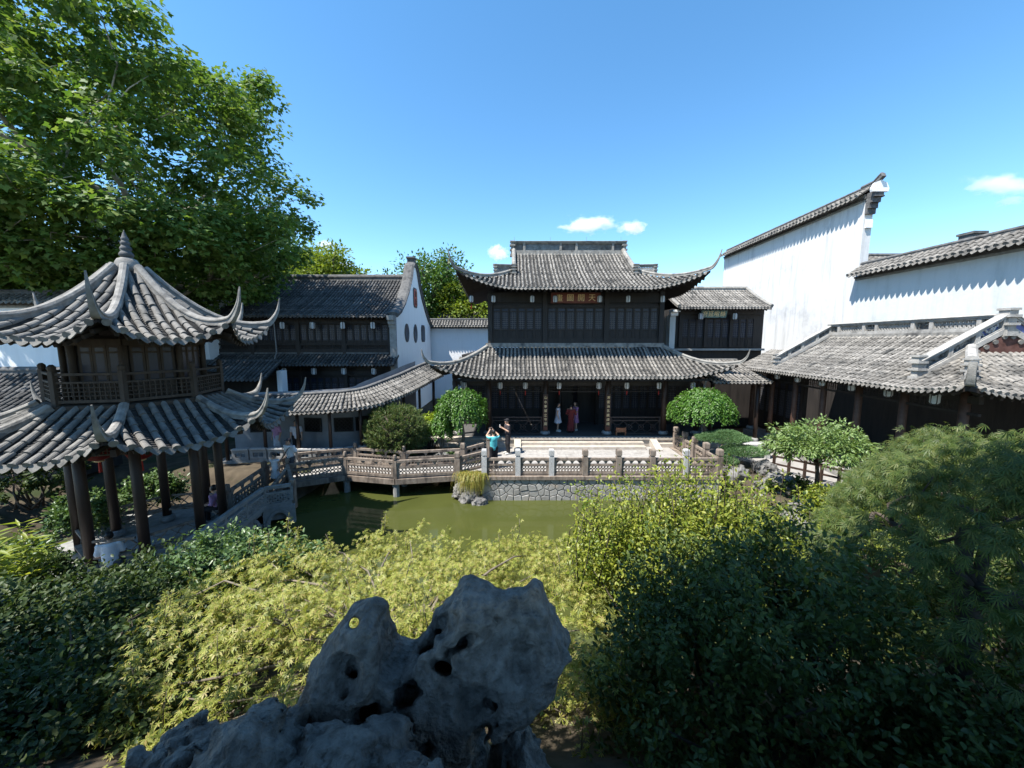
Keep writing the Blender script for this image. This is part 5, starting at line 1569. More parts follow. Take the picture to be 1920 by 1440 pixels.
for i, x in enumerate(np.linspace(-cf.W + 1.2, cf.W - 2.2, 6)):
    a = cf.P(np.array([x - .45]), np.array([1.97]))[0]; b = cf.P(np.array([x + .45]), np.array([1.97]))[0]
    u = unit(V3(b[0] - a[0], b[1] - a[1], 0))
    m = MB(); o = V3(a[0], a[1], .95); frame_rect(m, o, u, UP, .9, .7, .06, .06); lattice(m, o + u * .06 + UP * .06, u, UP, .78, .58, 'diamond', .02, .03, n=3); fr = m.build('lattice_window', WOOD, co)
    m = MB(); m.prism([(.05, .05), (.85, .05), (.85, .65), (.05, .65)], o - np.cross(u, UP) * .03, u, UP, .02); m.build('pane', WOOD_SOFT, fr)
# low pierced seat wall on the pond side
for i, x in enumerate(np.linspace(-cf.W + .6, cf.W - 3.2, 14)[:-1]):
    d = (2 * cf.W - 3.8) / 13
    a = cf.P(np.array([x + .03]), np.array([.42]))[0]; b = cf.P(np.array([x + d - .03]), np.array([.42]))[0]
    a[2] = b[2] = .03; u = unit(b - a); L = np.linalg.norm(b - a)
    m = MB(); frame_rect(m, a, u, UP, L, .46, .13, .12); lattice(m, a + u * .13 + UP * .13, u, UP, L - .26, .2, 'grid', .03, .05, n=.2); m.build('seat_wall_block', GREYSTONE, co)
    MB().beam(a + UP * .50, b + UP * .50, .22, .06).build('seat_coping', PALESTONE, co)
# ================================================================== rocks
TAIHU = surf('lake_stone', (.105, .090, .077), (.27, .236, .205), 13, .75, .35, 1.0, 26, c2=(.32, .285, .25), s2=7, thr=.58, bdist=.06)

def px(x, y, Y):
    """world X, Z of a photograph point at depth Y (used to size things at their own distance)"""
    p = R(PITCH); u = (x - 960) / 700; v = (720 - y) / 700
    d = V3(u, math.cos(p) + v * math.sin(p), -math.sin(p) + v * math.cos(p))
    return d[0] / d[1] * Y, CAM[2] + d[2] / d[1] * Y

def poly_sdf(P, poly):
    d = np.full(P.shape[:-1], 1e9); s = np.ones(P.shape[:-1])
    n = len(poly)
    for i in range(n):
        a, b = poly[i], poly[i - 1]
        e = b - a; w = P - a
        t = np.clip((w @ e) / (e @ e), 0, 1)
        q = w - t[..., None] * e
        d = np.minimum(d, (q ** 2).sum(-1))
        c1 = P[..., 1] >= a[1]; c2 = P[..., 1] < b[1]; c3 = e[0] * w[..., 1] > e[1] * w[..., 0]
        s = np.where((c1 & c2 & c3) | (~c1 & ~c2 & ~c3), -s, s)
    return s * np.sqrt(d)

SY = 2.25
outline = [(581, 1304), (580, 1270), (592, 1201), (611, 1180), (635, 1155), (643, 1136), (662, 1121), (692, 1108), (718, 1128), (723, 1160), (732, 1178), (752, 1186), (775, 1174), (802, 1150), (846, 1112), (850, 1092), (873, 1081), (950, 1091), (983, 1086), (1008, 1072), (1022, 1089), (1045, 1150), (1070, 1195), (1052, 1226), (1040, 1268), (1010, 1316), (965, 1342), (945, 1362), (950, 1420), (985, 1500), (985, 1560), (600, 1560), (592, 1400), (588, 1340)]
SP = np.array([px(a, b + (24 if b < 1250 else 10) + (34 if 720 < a < 800 else 0), SY + .04) for a, b in [(a - (55 if (b > 1310 and a > 900) else 0), b) for a, b in outline]])
def hole(x, y):
    """point on the front of the stone seen at (x, y)"""
    y = y + (16 if y < 1250 else 6); Y = SY - .15
    for _ in range(4):
        X, Z = px(x, y, Y); tz = min(1, max(0, (SP[:, 1].max() - Z) / 1.1)); Y = SY + .08 - (.17 + .24 * tz)
    return V3(X, Y, Z)
_g = np.random.default_rng(77)
PITS = [(_g.uniform(600, 1020), _g.uniform(1120, 1430), _g.uniform(.014, .040)) for _ in range(6)]
def stone_f(p):
    n1 = fbm(p * 2.2, 4, 3); n2 = fbm(p * 6.5, 3, 11); n3 = fbm(p * 18, 2, 17)
    q = np.stack((p[..., 0] + .012 * n1 + .012 * n2, p[..., 2] + .012 * n2), -1)
    d2 = poly_sdf(q, SP)
    r = .24
    tz = np.clip((SP[:, 1].max() - p[..., 2]) / 1.1, 0, 1)
    half = .17 + .24 * tz + .07 * n1 + .07 * vnoise(p * V3(2.6, .1, 2.6), 4)
    r = .13 + .08 * tz
    dy = np.abs(p[..., 1] - SY - .08) - half
    a = np.maximum(d2 + r, 0); b = np.maximum(dy + r, 0)
    f = np.sqrt(a * a + b * b) + np.minimum(np.maximum(d2 + r, dy + r), 0) - r
    f = f + .022 * n2 + .013 * n3 + .03 * np.abs(n1) + .022 * (1 - np.abs(fbm(p * 4.2 + 3, 4, 61)) * 3.0) - .02 * np.abs(fbm(p * 3.6 + 7, 3, 23)) + .012 * np.abs(fbm(p * 11, 2, 31))
    def sub(f, g, k=.04): return -smin(-f, g, k)
    p0_ = p; p = p + .075 * np.stack((fbm(p0_ * 7, 2, 41), fbm(p0_ * 7, 2, 42), fbm(p0_ * 7, 2, 43)), -1) + .026 * np.stack((fbm(p0_ * 17, 2, 51), 0 * n1, fbm(p0_ * 17, 2, 53)), -1)
    # through hole and hollows
    def ray(x, y, d0, d1):
        y = y + (16 if y < 1250 else 6); a = px(x, y, 1.0); return V3(a[0] * d0, d0, CAM[2] + (a[1] - CAM[2]) * d0), V3(a[0] * d1, d1, CAM[2] + (a[1] - CAM[2]) * d1)
    a0, a1 = ray(664, 1152, SY - .9, SY + .9); f = sub(f, sd_cone(p0_, a0, a1, .030, .040), .015)
    for (x, y, rx, rz, dep) in ((664, 1240, .04, .085, .30), (836, 1226, .085, .06, .36), (866, 1194, .07, .035, .20), (690, 1330, .10, .085, .30), (765, 1296, .12, .045, .30), (925, 1304, .045, .04, .22), (736, 1200, .03, .02, .2), (900, 1385, .10, .07, .22), (640, 1290, .035, .08, .08), (960, 1170, .09, .05, .02), (800, 1400, .06, .03, .1)):
        a0, a1 = ray(x, y, SY - .75, hole(x, y)[1] + dep * .75)
        w = V3(1, 1, rx / rz); f = sub(f, sd_cone(p * w, a0 * w, a1 * w, rx * 1.15, rx * .75) * min(1, rz / rx), .03)
    for (qx, qy, qr) in PITS:
        a0, a1 = ray(qx, qy, SY - .75, hole(qx, qy)[1] + .07 + .04 * math.sin(qx))
        f = sub(f, sd_cone(p, a0, a1, qr * 1.1, qr * .7), .02)
    for (x, y, rr, dd) in ((628, 1275, .16, .03), (690, 1350, .13, .02), (890, 1345, .17, .0), (990, 1140, .22, .06), (985, 1255, .16, .03), (735, 1375, .13, .0), (770, 1285, .15, .05), (610, 1185, .10, .02), (905, 1130, .14, .07), (840, 1300, .10, .0)):
        c = hole(x, y); c = c + unit(CAM - c) * (rr * .30 + dd * .6); f = sub(f, np.linalg.norm((p0_ * .5 + p * .5) - c, axis=-1) - rr, .02)
    c = hole(812, 1178)
    # slanting slot
    vr_ = (c - CAM) / c[1]; dyy = p[..., 1] - c[1]
    dx = p[..., 0] - c[0] - vr_[0] * dyy; dz = p[..., 2] - c[2] - vr_[2] * dyy; ca, sa = math.cos(.85), math.sin(.85)
    q2 = np.stack((dx * ca + dz * sa, dyy, -dx * sa + dz * ca), -1)
    f = sub(f, sd_ell(q2, (0, 0, 0), (.23, .45, .078)), .02)
    return f
lo = V3(SP[:, 0].min() - .15, SY - .58, SP[:, 1].min() + .25); hi = V3(SP[:, 0].max() + .15, SY + .66, SP[:, 1].max() + .15)
me, c = sdf_mesh('lake_stone', stone_f, lo, hi, .020, TAIHU)
tag(link('lake_stone', me, None, c), 'tall dark eroded lake stone full of holes standing in the foreground', 'rock')

def blob_rock(name, label, c, r, seed, mat=None, vox=.024, amp=.34, group=None, cat='rock', parent=None, freq=2.2, flat=0.0):
    c = np.asarray(c, float); r = np.asarray(r, float)
    def f(p):
        q = (p - c) / r
        n1 = fbm(q * freq * .6 + seed, 4, seed); n2 = fbm(q * freq * 2.2, 3, seed + 5); n3 = fbm(q * freq * 1.3 + 9, 3, seed + 8)
        k = np.linalg.norm(q, axis=-1)
        return (k - 1 + amp * n1 * 1.3 + amp * .6 * np.abs(n2) - amp * 1.3 * np.abs(n3) + amp * .25) * r.min()
    me, cc = sdf_mesh(name, f, c - r * 1.6, c + r * 1.6, vox, mat or TAIHU)
    o = link(name, me, parent, cc)
    if label: tag(o, label, cat, group)
    return o
g = 'dark rocks heaped in the foreground'
blob_rock('foreground_rock', 'low dark lumpy rock at the bottom edge, left end of the foreground heap', (-1.82, 1.70, 2.80), (.42, .40, .42), 3, group=g)
blob_rock('foreground_rock', 'rounded dark rock with a pale top, second from the left in the foreground heap', (-1.38, 1.76, 2.90), (.38, .36, .42), 8, group=g)
blob_rock('foreground_rock', 'flat-topped dark rock wedged under the tall lake stone', (-.90, 1.80, 2.90), (.40, .34, .34), 14, group=g)
blob_rock('foreground_rock', 'pale grey boulder at the bottom edge in front of the lake stone', (-.46, 1.56, 2.88), (.24, .26, .44), 21, group=g)
blob_rock('foreground_rock', 'dark hollow rock leaning at the right foot of the lake stone', (.02, 2.25, 2.35), (.24, .24, .40), 27, group=g)
# rocks at the corner of the terrace, planted with grass
g = 'pale rocks at the terrace corner'
for i, (lab, c, r, s) in enumerate((('pale weathered rock at the waterline left of the terrace wall', (-1.75, 14.6, -.85), (.46, .42, .46), 4), ('pale pitted rock lowest in the water below the grass tuft', (-1.30, 14.20, -.98), (.32, .28, .26), 6), ('pale rock under the left edge of the grass tuft beside the bridge', (-2.08, 14.75, -.68), (.34, .34, .38), 9))):
    blob_rock('pond_rock', lab, c, r, s, ROCK, .035, .38, g, freq=3)
g = 'grey rocks edging the pond'
for i, (x, y, z, rx, rz, lab) in enumerate(((-6.2, 17.0, -.25, .5, .4, 'grey rock on the bank behind the left part of the zigzag bridge'), (-3.2, 16.95, -.15, .55, .4, 'rounded grey rock on the bank between the bridge and the weeping tree'), (-4.2, 17.05, -.35, .4, .35, 'small grey rock on the bank right of the round clipped bush'), (9.3, 15.0, -.2, .6, .5, 'grey rock below the juniper at the right of the terrace'), (10.0, 13.6, -.1, .7, .5, 'broad pale rock on the right bank beneath the pale green tree'), (10.6, 15.2, .1, .45, .35, 'pale sunlit rock between the juniper and the pale green tree'), (9.5, 11.2, -.3, .8, .6, 'large rock on the right bank behind the near shrubs'))):
    blob_rock('bank_rock', lab, (x, y, z), (rx, rx * .9, rz), 30 + i, ROCK, .05, .35, g, freq=2.6)
# ================================================================== plants
def T_ovate(w=.28, fold=.06):
    v = [(0, 0, 0), (w * .95, .34, fold), (w * .8, .66, fold), (0, 1, -.06), (-w * .8, .66, fold), (-w * .95, .34, fold)]
    return np.array(v, float), [(0, 1, 2, 3), (0, 3, 4, 5)]
def T_simple(w=.25):
    return np.array([(0, 0, 0), (w, .45, .05), (0, 1, -.04), (-w, .45, .05)], float), [(0, 1, 2), (0, 2, 3)]
def T_needle(w=.05):
    return np.array([(-w, 0, 0), (w, 0, 0), (0, 1, 0)], float), [(0, 1, 2)]
def T_maple(n=7, w=.11, spread=125, droop=.12, short=.55):
    v = []; f = []
    for k in range(n):
        a = R(-spread + 2 * spread * k / (n - 1)); L = 1 - (1 - short) * abs(a) / R(spread)
        d = np.array((math.sin(a), math.cos(a), 0)); s = np.array((math.cos(a), -math.sin(a), 0))
        i = len(v); z = -droop * L
        v += [(0, 0, 0), tuple(d * L * .5 + s * w * L * 1.1 + (0, 0, z * .25)), tuple(d * L + np.array((0, 0, z))), tuple(d * L * .5 - s * w * L * 1.1 + (0, 0, z * .25 + .02))]
        f.append((i, i + 3, i + 2, i + 1))
    # small web in the middle
    return np.array(v, float) + (0, .25, 0), f
def T_plane():
    a = [(-140, .4), (-85, .75), (-60, .5), (-30, .95), (0, .62), (30, .95), (60, .5), (85, .75), (140, .4)] if False else [(-140, .45), (-75, .85), (-38, .55), (0, 1.05), (38, .55), (75, .85), (140, .45)]
    v = [(0, 0, 0)] + [(math.sin(R(t)) * r, math.cos(R(t)) * r, -.10 * r + (.04 if r < .5 else 0)) for t, r in a]
    f = [(0, i + 1, i) for i in range(1, len(a))]
    return np.array(v, float) * (.75, .75, .75) + (0, .3, 0), f

def rots(d, n):
    """frames from leaf axis d and approximate normal n"""
    d = d / (np.linalg.norm(d, axis=1)[:, None] + 1e-9)
    s = np.cross(d, n); s /= (np.linalg.norm(s, axis=1)[:, None] + 1e-9)
    m = np.cross(s, d)
    return np.stack((s, d, m), 2)

def scatter_mesh(name, tmpl, pos, rot, scl, mat, center):
    tv, tf = tmpl; N = len(pos); k = len(tv)
    v = np.einsum('nij,kj->nki', rot, tv) * scl[:, None, None] + pos[:, None, :] - center
    lp = np.concatenate([np.array(f) for f in tf]); tt = np.array([len(f) for f in tf]); L = len(lp)
    loops = (lp[None, :] + np.arange(N)[:, None] * k).ravel()
    totals = np.tile(tt, N); starts = np.concatenate(([0], np.cumsum(totals)[:-1]))
    return raw_mesh(name, v.reshape(-1, 3), loops, starts, totals, mat, False)

def foliage(parent, name, tmpl, pos, rot, scl, mat, near=0):
    """near = that many leaves closest to the camera become leaf parts of their own; the rest is one mass"""
    pos = np.asarray(pos); c = pos.mean(0)
    keep = np.ones(len(pos), bool)
    idx = []
    if near:
        d = np.linalg.norm(pos - CAM, axis=1) / scl
        p = R(PITCH); q = pos - CAM
        fw = q[:, 1] * math.cos(p) - q[:, 2] * math.sin(p); upc = q[:, 1] * math.sin(p) + q[:, 2] * math.cos(p)
        vis = (fw > .3) & (np.abs(q[:, 0] / np.maximum(fw, .01)) < 1.35) & (np.abs(upc / np.maximum(fw, .01)) < 1.0)
        d = np.where(vis, d, 1e9)
        idx = np.argsort(d)[:near]; keep[idx] = False
    me = scatter_mesh(name, tmpl, pos[keep], rot[keep], scl[keep], mat, c)
    fo = tag(link(name, me, parent, c), kind='stuff')
    if near:
        tv, tf = tmpl
        lm = bpy.data.meshes.new('leaf'); lm.from_pydata(tv.tolist(), [], tf); lm.materials.append(mat)
        for i in idx:
            o = link('leaf', lm, parent, pos[i])
            o.rotation_mode = 'QUATERNION'; o.rotation_quaternion = Matrix(rot[i].tolist()).to_quaternion()
            o.scale = (scl[i],) * 3
    return fo

def rand_dirs(n, g=None):
    g = g or rng
    v = g.normal(size=(n, 3)); return v / np.linalg.norm(v, axis=1)[:, None]

def limb(p0, p1, r0, r1, mb, bend=.15, n=6, g=None, sides=7):
    g = g or rng
    p0 = np.asarray(p0, float); p1 = np.asarray(p1, float); L = np.linalg.norm(p1 - p0)
    o = g.normal(size=3) * bend * L * .5; o2 = g.normal(size=3) * bend * L * .25
    t = np.linspace(0, 1, n)[:, None]
    pts = p0 + (p1 - p0) * t + np.sin(PI * t) * o + np.sin(2 * PI * t) * o2
    mb.tube(pts, np.linspace(r0, r1, n), sides)
    return pts

BARK = surf('bark', (.10, .085, .065), (.20, .17, .135), 5, .9, .2, .8, 18, stretch=(1, 1, .4))
BARK_PLANE = surf('plane_bark', (.30, .26, .20), (.42, .38, .30), 3, .85, .2, .4, 12, c2=(.16, .13, .095), s2=2.2, thr=.53)
BARK_DARK = surf('dark_bark', (.045, .036, .03), (.08, .065, .052), 6, .9, .2, .8, 18)

L_PLANE = leafmat('plane_leaf', [(.055, .11, .024), (.09, .165, .035), (.13, .205, .045), (.07, .135, .03), (.185, .235, .065)], .58, .3, .36)
L_TREE = leafmat('far_tree_leaf', [(.045, .10, .02), (.08, .15, .03), (.06, .12, .02)], .5, .3, .3)
L_LIME = leafmat('lime_tree_leaf', [(.12, .17, .02), (.18, .22, .03), (.10, .16, .025)], .5, .3, .35)
L_MAPLE = leafmat('golden_maple_leaf', [(.16, .195, .028), (.33, .34, .075), (.25, .285, .045), (.10, .14, .02), (.40, .39, .12), (.30, .24, .08), (.21, .26, .04)], .5, .35, .38, (1.3, 1.25, .6))
L_EVER = leafmat('evergreen_leaf', [(.038, .062, .014), (.054, .086, .018), (.074, .105, .022), (.042, .07, .015), (.10, .13, .028)], .5, .35, .2)
L_SHOOT = leafmat('sunny_shoot_leaf', [(.12, .17, .02), (.20, .24, .03), (.28, .29, .045), (.08, .14, .02)], .42, .4, .35)
L_LACE = leafmat('lace_maple_leaf', [(.055, .09, .022), (.085, .125, .03), (.13, .145, .038), (.045, .075, .02), (.07, .11, .026)], .5, .3, .35)
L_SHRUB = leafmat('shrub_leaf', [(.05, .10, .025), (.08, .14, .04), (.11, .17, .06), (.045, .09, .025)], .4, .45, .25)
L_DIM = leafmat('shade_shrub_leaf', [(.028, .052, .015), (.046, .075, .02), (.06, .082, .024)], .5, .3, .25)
L_YEW = leafmat('yew_needle', [(.06, .10, .028), (.085, .135, .038), (.12, .165, .05), (.16, .14, .07)], .5, .3, .2)
L_WEEP = leafmat('weeping_leaf', [(.045, .12, .015), (.07, .16, .02), (.10, .19, .03), (.05, .13, .018)], .4, .4, .3)
L_JUN = leafmat('juniper_leaf', [(.07, .14, .055), (.10, .18, .07), (.13, .21, .09)], .5, .3, .2)
L_PALE = leafmat('pale_tree_leaf', [(.12, .19, .055), (.17, .25, .08), (.21, .28, .11), (.10, .16, .05)], .42, .4, .3)
L_YEL = leafmat('yellow_shrub_leaf', [(.22, .30, .02), (.30, .36, .03), (.18, .27, .02)], .45, .35, .35)
L_BAM = leafmat('bamboo_leaf', [(.15, .20, .03), (.22, .27, .05), (.28, .30, .06)], .45, .35, .4)
L_GRASS = leafmat('tuft_grass', [(.16, .20, .03), (.26, .24, .05), (.34, .25, .07), (.20, .24, .04)], .5, .3, .35)

# ------------------------------------------------------------------ the big plane tree
def plane_tree():
    g = np.random.default_rng(21)
    base = V3(-21.5, 21.5, -.1)
    t = thing('plane_tree', 'huge plane tree with a spreading green crown behind the pavilion', 'tree', base)
    mb = MB(); tr = np.array([base, base + V3(.2, -.1, 3), base + V3(.1, .1, 6), base + V3(.5, -.3, 9), base + V3(.3, -.2, 13)])
    mb.tube(tr, [.62, .50, .44, .36, .22], 12); trunk = mb.build('trunk', BARK_PLANE, t, True)
    # clumps inside a dome, biased to the surface
    C = []
    while len(C) < 790:
        d = rand_dirs(1, g)[0]; r = g.uniform(.28, 1) ** .45
        p = V3(-21.5, 21.0, 11.6) + d * r * V3(10.3, 9.0, 13.0 if d[2] > 0 else 4.6)
        if p[0] < -33 or p[2] < 6.6: continue
        lump = .88 + .2 * vnoise(p / 3.2, 3)
        if r > lump * 1.02: continue
        C.append(p)
    C = np.array(C)
    # outlier sprays on the right outline
    lb = MB()
    forks = [tr[2] + V3(0, 0, .5), tr[3], tr[3] + V3(-.1, 0, 1.5), tr[4]]
    mains = []
    for k in range(11):
        a = k * 2.4; f = forks[k % 4]
        e = f + V3(math.cos(a) * g.uniform(4, 6.5), math.sin(a) * g.uniform(3.5, 6), g.uniform(1.5, 5))
        mains.append(limb(f, e, .19, .08, lb, .2, 8, g))
    M = np.concatenate(mains)
    for p in C[::3]:
        q = M[np.argmin(np.linalg.norm(M - p, axis=1) + (M[:, 2] > p[2]) * 1.0)]
        limb(q, p, .05, .012, lb, .2, 5, g, 5)
    lb.build('limbs', BARK_PLANE, t, True)
    pos, dr, nr = [], [], []
    for c in C:
        n = g.integers(90, 140); R_ = g.uniform(.6, 1.15)
        d = rand_dirs(n, g); p = c + d * (g.uniform(0, 1, (n, 1)) ** .55) * R_ * V3(1.15, 1.15, .75)
        pos.append(p); dr.append(d * V3(1, 1, .3) + V3(0, 0, -.45) + g.normal(0, .35, (n, 3))); nr.append(V3(0, 0, 1) + d * .7 + g.normal(0, .45, (n, 3)))
    pos = np.concatenate(pos); rt = rots(np.concatenate(dr), np.concatenate(nr))
    crown = link('crown', None, t, C.mean(0)); crown.empty_display_size = .1
    foliage(crown, 'foliage', T_plane(), pos, rt, g.uniform(.17, .30, len(pos)), L_PLANE)
plane_tree()

def bushy_tree(name, label, base, h, rad, nclump, nleaf, size, mat, seed, tmpl=None, group=None, lowz=.35, bark=None, cat='tree', rz=None, cr=.9, tr=None):
    g = np.random.default_rng(seed); base = np.asarray(base, float)
    t = thing(name, label, cat, base, group)
    cc = base + UP * h * (.5 + lowz / 2); rz = rz or h * (1 - lowz) / 2
    C = []
    while len(C) < nclump:
        d = rand_dirs(1, g)[0]; r = g.uniform(.15, 1) ** .4
        p = cc + d * r * V3(rad, rad, rz) * (.85 + .3 * vnoise((cc + d * 3) / 1.7 + seed, seed))
        C.append(p)
    C = np.array(C); k = rad / 4
    mb = MB(); tr = tr or .05 * h
    mb.tube([base, base + V3(.03 * h * g.normal(), .03 * h * g.normal(), h * .3), cc + UP * rz * .3], [tr, tr * .75, tr * .25], 8); mb.build('trunk', bark or BARK, t, True)
    lb = MB()
    for p in C[::max(1, nclump // 26)]: limb(base + (cc - base) * g.uniform(.5, .95), p, tr * .35, tr * .08, lb, .2, 5, g, 5)
    lb.build('limbs', bark or BARK, t, True)
    pos, dr, nr = [], [], []
    for c in C:
        d = rand_dirs(nleaf, g); pos.append(c + d * (g.uniform(0, 1, (nleaf, 1)) ** .5) * cr * k * g.uniform(.7, 1.3)); dr.append(d + V3(0, 0, -.2) + g.normal(0, .4, (nleaf, 3))); nr.append(UP + d * .7 + g.normal(0, .4, (nleaf, 3)))
    pos = np.concatenate(pos)
    crown = link('crown', None, t, cc); crown.empty_display_size = .1
    foliage(crown, 'foliage', tmpl or T_simple(.3), pos, rots(np.concatenate(dr), np.concatenate(nr)), g.uniform(size * .7, size * 1.3, len(pos)), mat)
    return t
# trees showing above the roofs
bushy_tree('background_tree', 'yellow-green tree rising behind the ridge of the left house', (-20.5, 42, 0), 17.0, 5.2, 130, 110, .34, L_LIME, 31, group='trees behind the roofs')
bushy_tree('background_tree', 'green tree behind the left house gable, right of its peak', (-9.0, 44, 0), 16.0, 5.6, 150, 110, .36, L_TREE, 32, group='trees behind the roofs')
bushy_tree('background_tree', 'lower light green tree above the courtyard wall beside the hall roof', (-4.6, 42, 0), 12.2, 4.0, 110, 100, .34, L_LIME, 33, group='trees behind the roofs')
bushy_tree('background_tree', 'dark green tree behind the left house ridge close to the plane tree', (-26, 45, 0), 18.0, 5.5, 130, 100, .36, L_TREE, 35, group='trees behind the roofs')

# ------------------------------------------------------------------ clipped and small trees of the court
def yew():
    g = np.random.default_rng(41); c = V3(-5.45, 17.35, 1.2)
    t = thing('round_clipped_yew', 'round clipped dark green bush with bristly tips behind the zigzag bridge', 'bush', (c[0], c[1], -.05))
    mb = MB()
    for k in range(9): limb((c[0] + g.normal() * .1, c[1] + g.normal() * .1, -.1), c + rand_dirs(1, g)[0] * V3(.9, .9, .6), .04, .012, mb, .2, 5, g, 5)
    mb.build('stems', BARK, t, True)
    N = 2600; d = rand_dirs(N, g); d = d[d[:, 2] > -.75]
    lump = .93 + .09 * vnoise(d * 3, 5) + .05 * vnoise(d * 8, 6)
    tip = c + d * V3(1.6, 1.5, 1.36) * (lump * g.uniform(.80, 1.06, len(d)))[:, None]
    pos, dr, nr, sc_ = [], [], [], []
    for p, o in zip(tip, d):
        n = 22; ax = unit(o + V3(0, 0, .5) + g.normal(0, .25, 3)); u = np.linspace(-.30, 0, n)[:, None]
        pos.append(p + ax * u * .8 + g.normal(0, .012, (n, 3))); dr.append(ax * .9 + g.normal(0, .55, (n, 3))); nr.append(g.normal(size=(n, 3)))
    pos = np.concatenate(pos)
    foliage(t, 'foliage', T_needle(.13), pos, rots(np.concatenate(dr), np.concatenate(nr)), g.uniform(.07, .13, len(pos)), L_YEW)
    m = MB(); m.lathe([(.2, -1.1), (.7, -.75), (.95, -.2), (.9, .4), (.55, .75), (.1, .85)], c, 12); m.build('inner_twigs', BARK_DARK, t, True)
yew()

def weeping(name, label, base, top, rx, ry, seed, nst=420, low=.3, lean=0.0, group='weeping trees beside the hall'):
    g = np.random.default_rng(seed); base = np.asarray(base, float)
    t = thing(name, label, 'tree', base, group)
    mb = MB(); hub = base + V3(lean, 0, top - .45)
    mb.tube([base, base + V3(.08, .02, top * .3), base + V3(-.05, 0, top * .6), hub], [.09, .075, .07, .05], 9); mb.build('trunk', BARK, t, True)
    lb = MB(); pos, dr, nr = [], [], []
    for k in range(nst):
        a = g.uniform(0, 2 * PI); r = g.uniform(.05, 1) ** .55
        wob = .84 + .34 * vnoise(np.array([math.cos(a) * 1.6 + seed, math.sin(a) * 1.6, 7.]), 3)
        P0 = base + V3(lean + math.cos(a) * r * rx * wob, math.sin(a) * r * ry * wob, 0)
        zt = base[2] + top - .95 * r ** 2.2 * (.8 + .3 * vnoise(np.array([math.cos(a) * 2, math.sin(a) * 2, seed]), 2)) + g.normal(0, .07)
        L = g.uniform(.3, .95) * (.45 + .8 * r); n = int(16 + L * 34)
        if k % 9 == 0: limb(hub, V3(P0[0], P0[1], zt), .022, .006, lb, .15, 5, g, 5)
        s = np.linspace(0, 1, n)[:, None]
        out = V3(math.cos(a), math.sin(a), 0)
        p = V3(P0[0], P0[1], zt) + out * .12 * np.sqrt(s) + V3(0, 0, -1) * s * L + g.normal(0, .03, (n, 3))
        p = p[p[:, 2] > base[2] + low + g.uniform(0, .45)]; n = len(p)
        pos.append(p); dr.append(V3(0, 0, -.8) + out * .4 + g.normal(0, .5, (n, 3))); nr.append(out + UP * .8 + g.normal(0, .4, (n, 3)))
    lb.build('limbs', BARK, t, True)
    pos = np.concatenate(pos)
    foliage(t, 'foliage', T_ovate(.30), pos, rots(np.concatenate(dr), np.concatenate(nr)), g.uniform(.07, .12, len(pos)), L_WEEP)
weeping('weeping_tree', 'bright green weeping tree left of the terrace, behind the man in teal', (-2.45, 17.85, -.05), 3.18, 1.15, .95, 51, 430, .95)
weeping('weeping_tree', 'low trailing arm of green foliage left of the weeping tree by the yellow shrub', (-3.45, 17.7, -.05), 2.0, .62, .6, 52, 150, .75)
weeping('weeping_tree', 'broad dome-shaped weeping tree at the right of the terrace', (9.25, 17.6, -.05), 3.2, 1.72, 1.35, 53, 620, 1.55)

def shrub(name, label, c, r, n, size, mat, seed, tmpl=None, group=None, cat='shrub', up=.5, nstem=10, clump=40, near=0, base_z=None, shell=.55, droop=0.0, stemmat=None, cl=.18, hemi=-.35):
    """leafy mass built from leaf sprays on stems"""
    g = np.random.default_rng(seed); c = np.asarray(c, float); r = np.asarray(r, float)
    bz = base_z if base_z is not None else float(ground_h(c[0], c[1]))
    t = thing(name, label, cat, (c[0], c[1], bz), group)
    nc = max(1, n // clump)
    d = rand_dirs(nc * 2, g); d = d[d[:, 2] > hemi][:nc]; nc = len(d)
    rr = g.uniform(shell, 1, nc) ** .6 * (.88 + .22 * vnoise(d * 2.6 + seed, seed))
    tips = c + d * r * rr[:, None]
    mb = MB()
    for k in range(nstem):
        p = tips[g.integers(nc)]
        q = np.array([c[0] + g.normal() * r[0] * .12, c[1] + g.normal() * r[1] * .12, bz - .05])
        limb(q, p, .022 + .01 * r.max(), .006, mb, .15, 6, g, 5)
    mb.build('stems', stemmat or BARK_DARK, t, True)
    k = n // nc
    ax = d * .8 + UP * up + g.normal(0, .35, (nc, 3)); ax /= np.linalg.norm(ax, axis=1)[:, None]
    s = g.uniform(-1, .25, (nc, k, 1))
    L = cl * g.uniform(.7, 1.5, (nc, 1, 1))
    pos = (tips[:, None, :] + ax[:, None, :] * s * L * 1.6 + g.normal(0, .28, (nc, k, 3)) * L).reshape(-1, 3)
    out = np.repeat(ax, k, 0)
    dr = out * .5 + g.normal(0, .65, (len(pos), 3)) + V3(0, 0, -droop); nr = UP * .9 + out * .6 + g.normal(0, .4, (len(pos), 3))
    foliage(t, 'foliage', tmpl or T_ovate(), pos, rots(dr, nr), g.uniform(size * .65, size * 1.3, len(pos)), mat, near)
    return t

shrub('yellow_shrub', 'small bright yellow-green shrub between the round clipped bush and the weeping tree', (-4.05, 18.1, 1.15), (.62, .6, .85), 2600, .085, L_YEL, 61, up=.7)
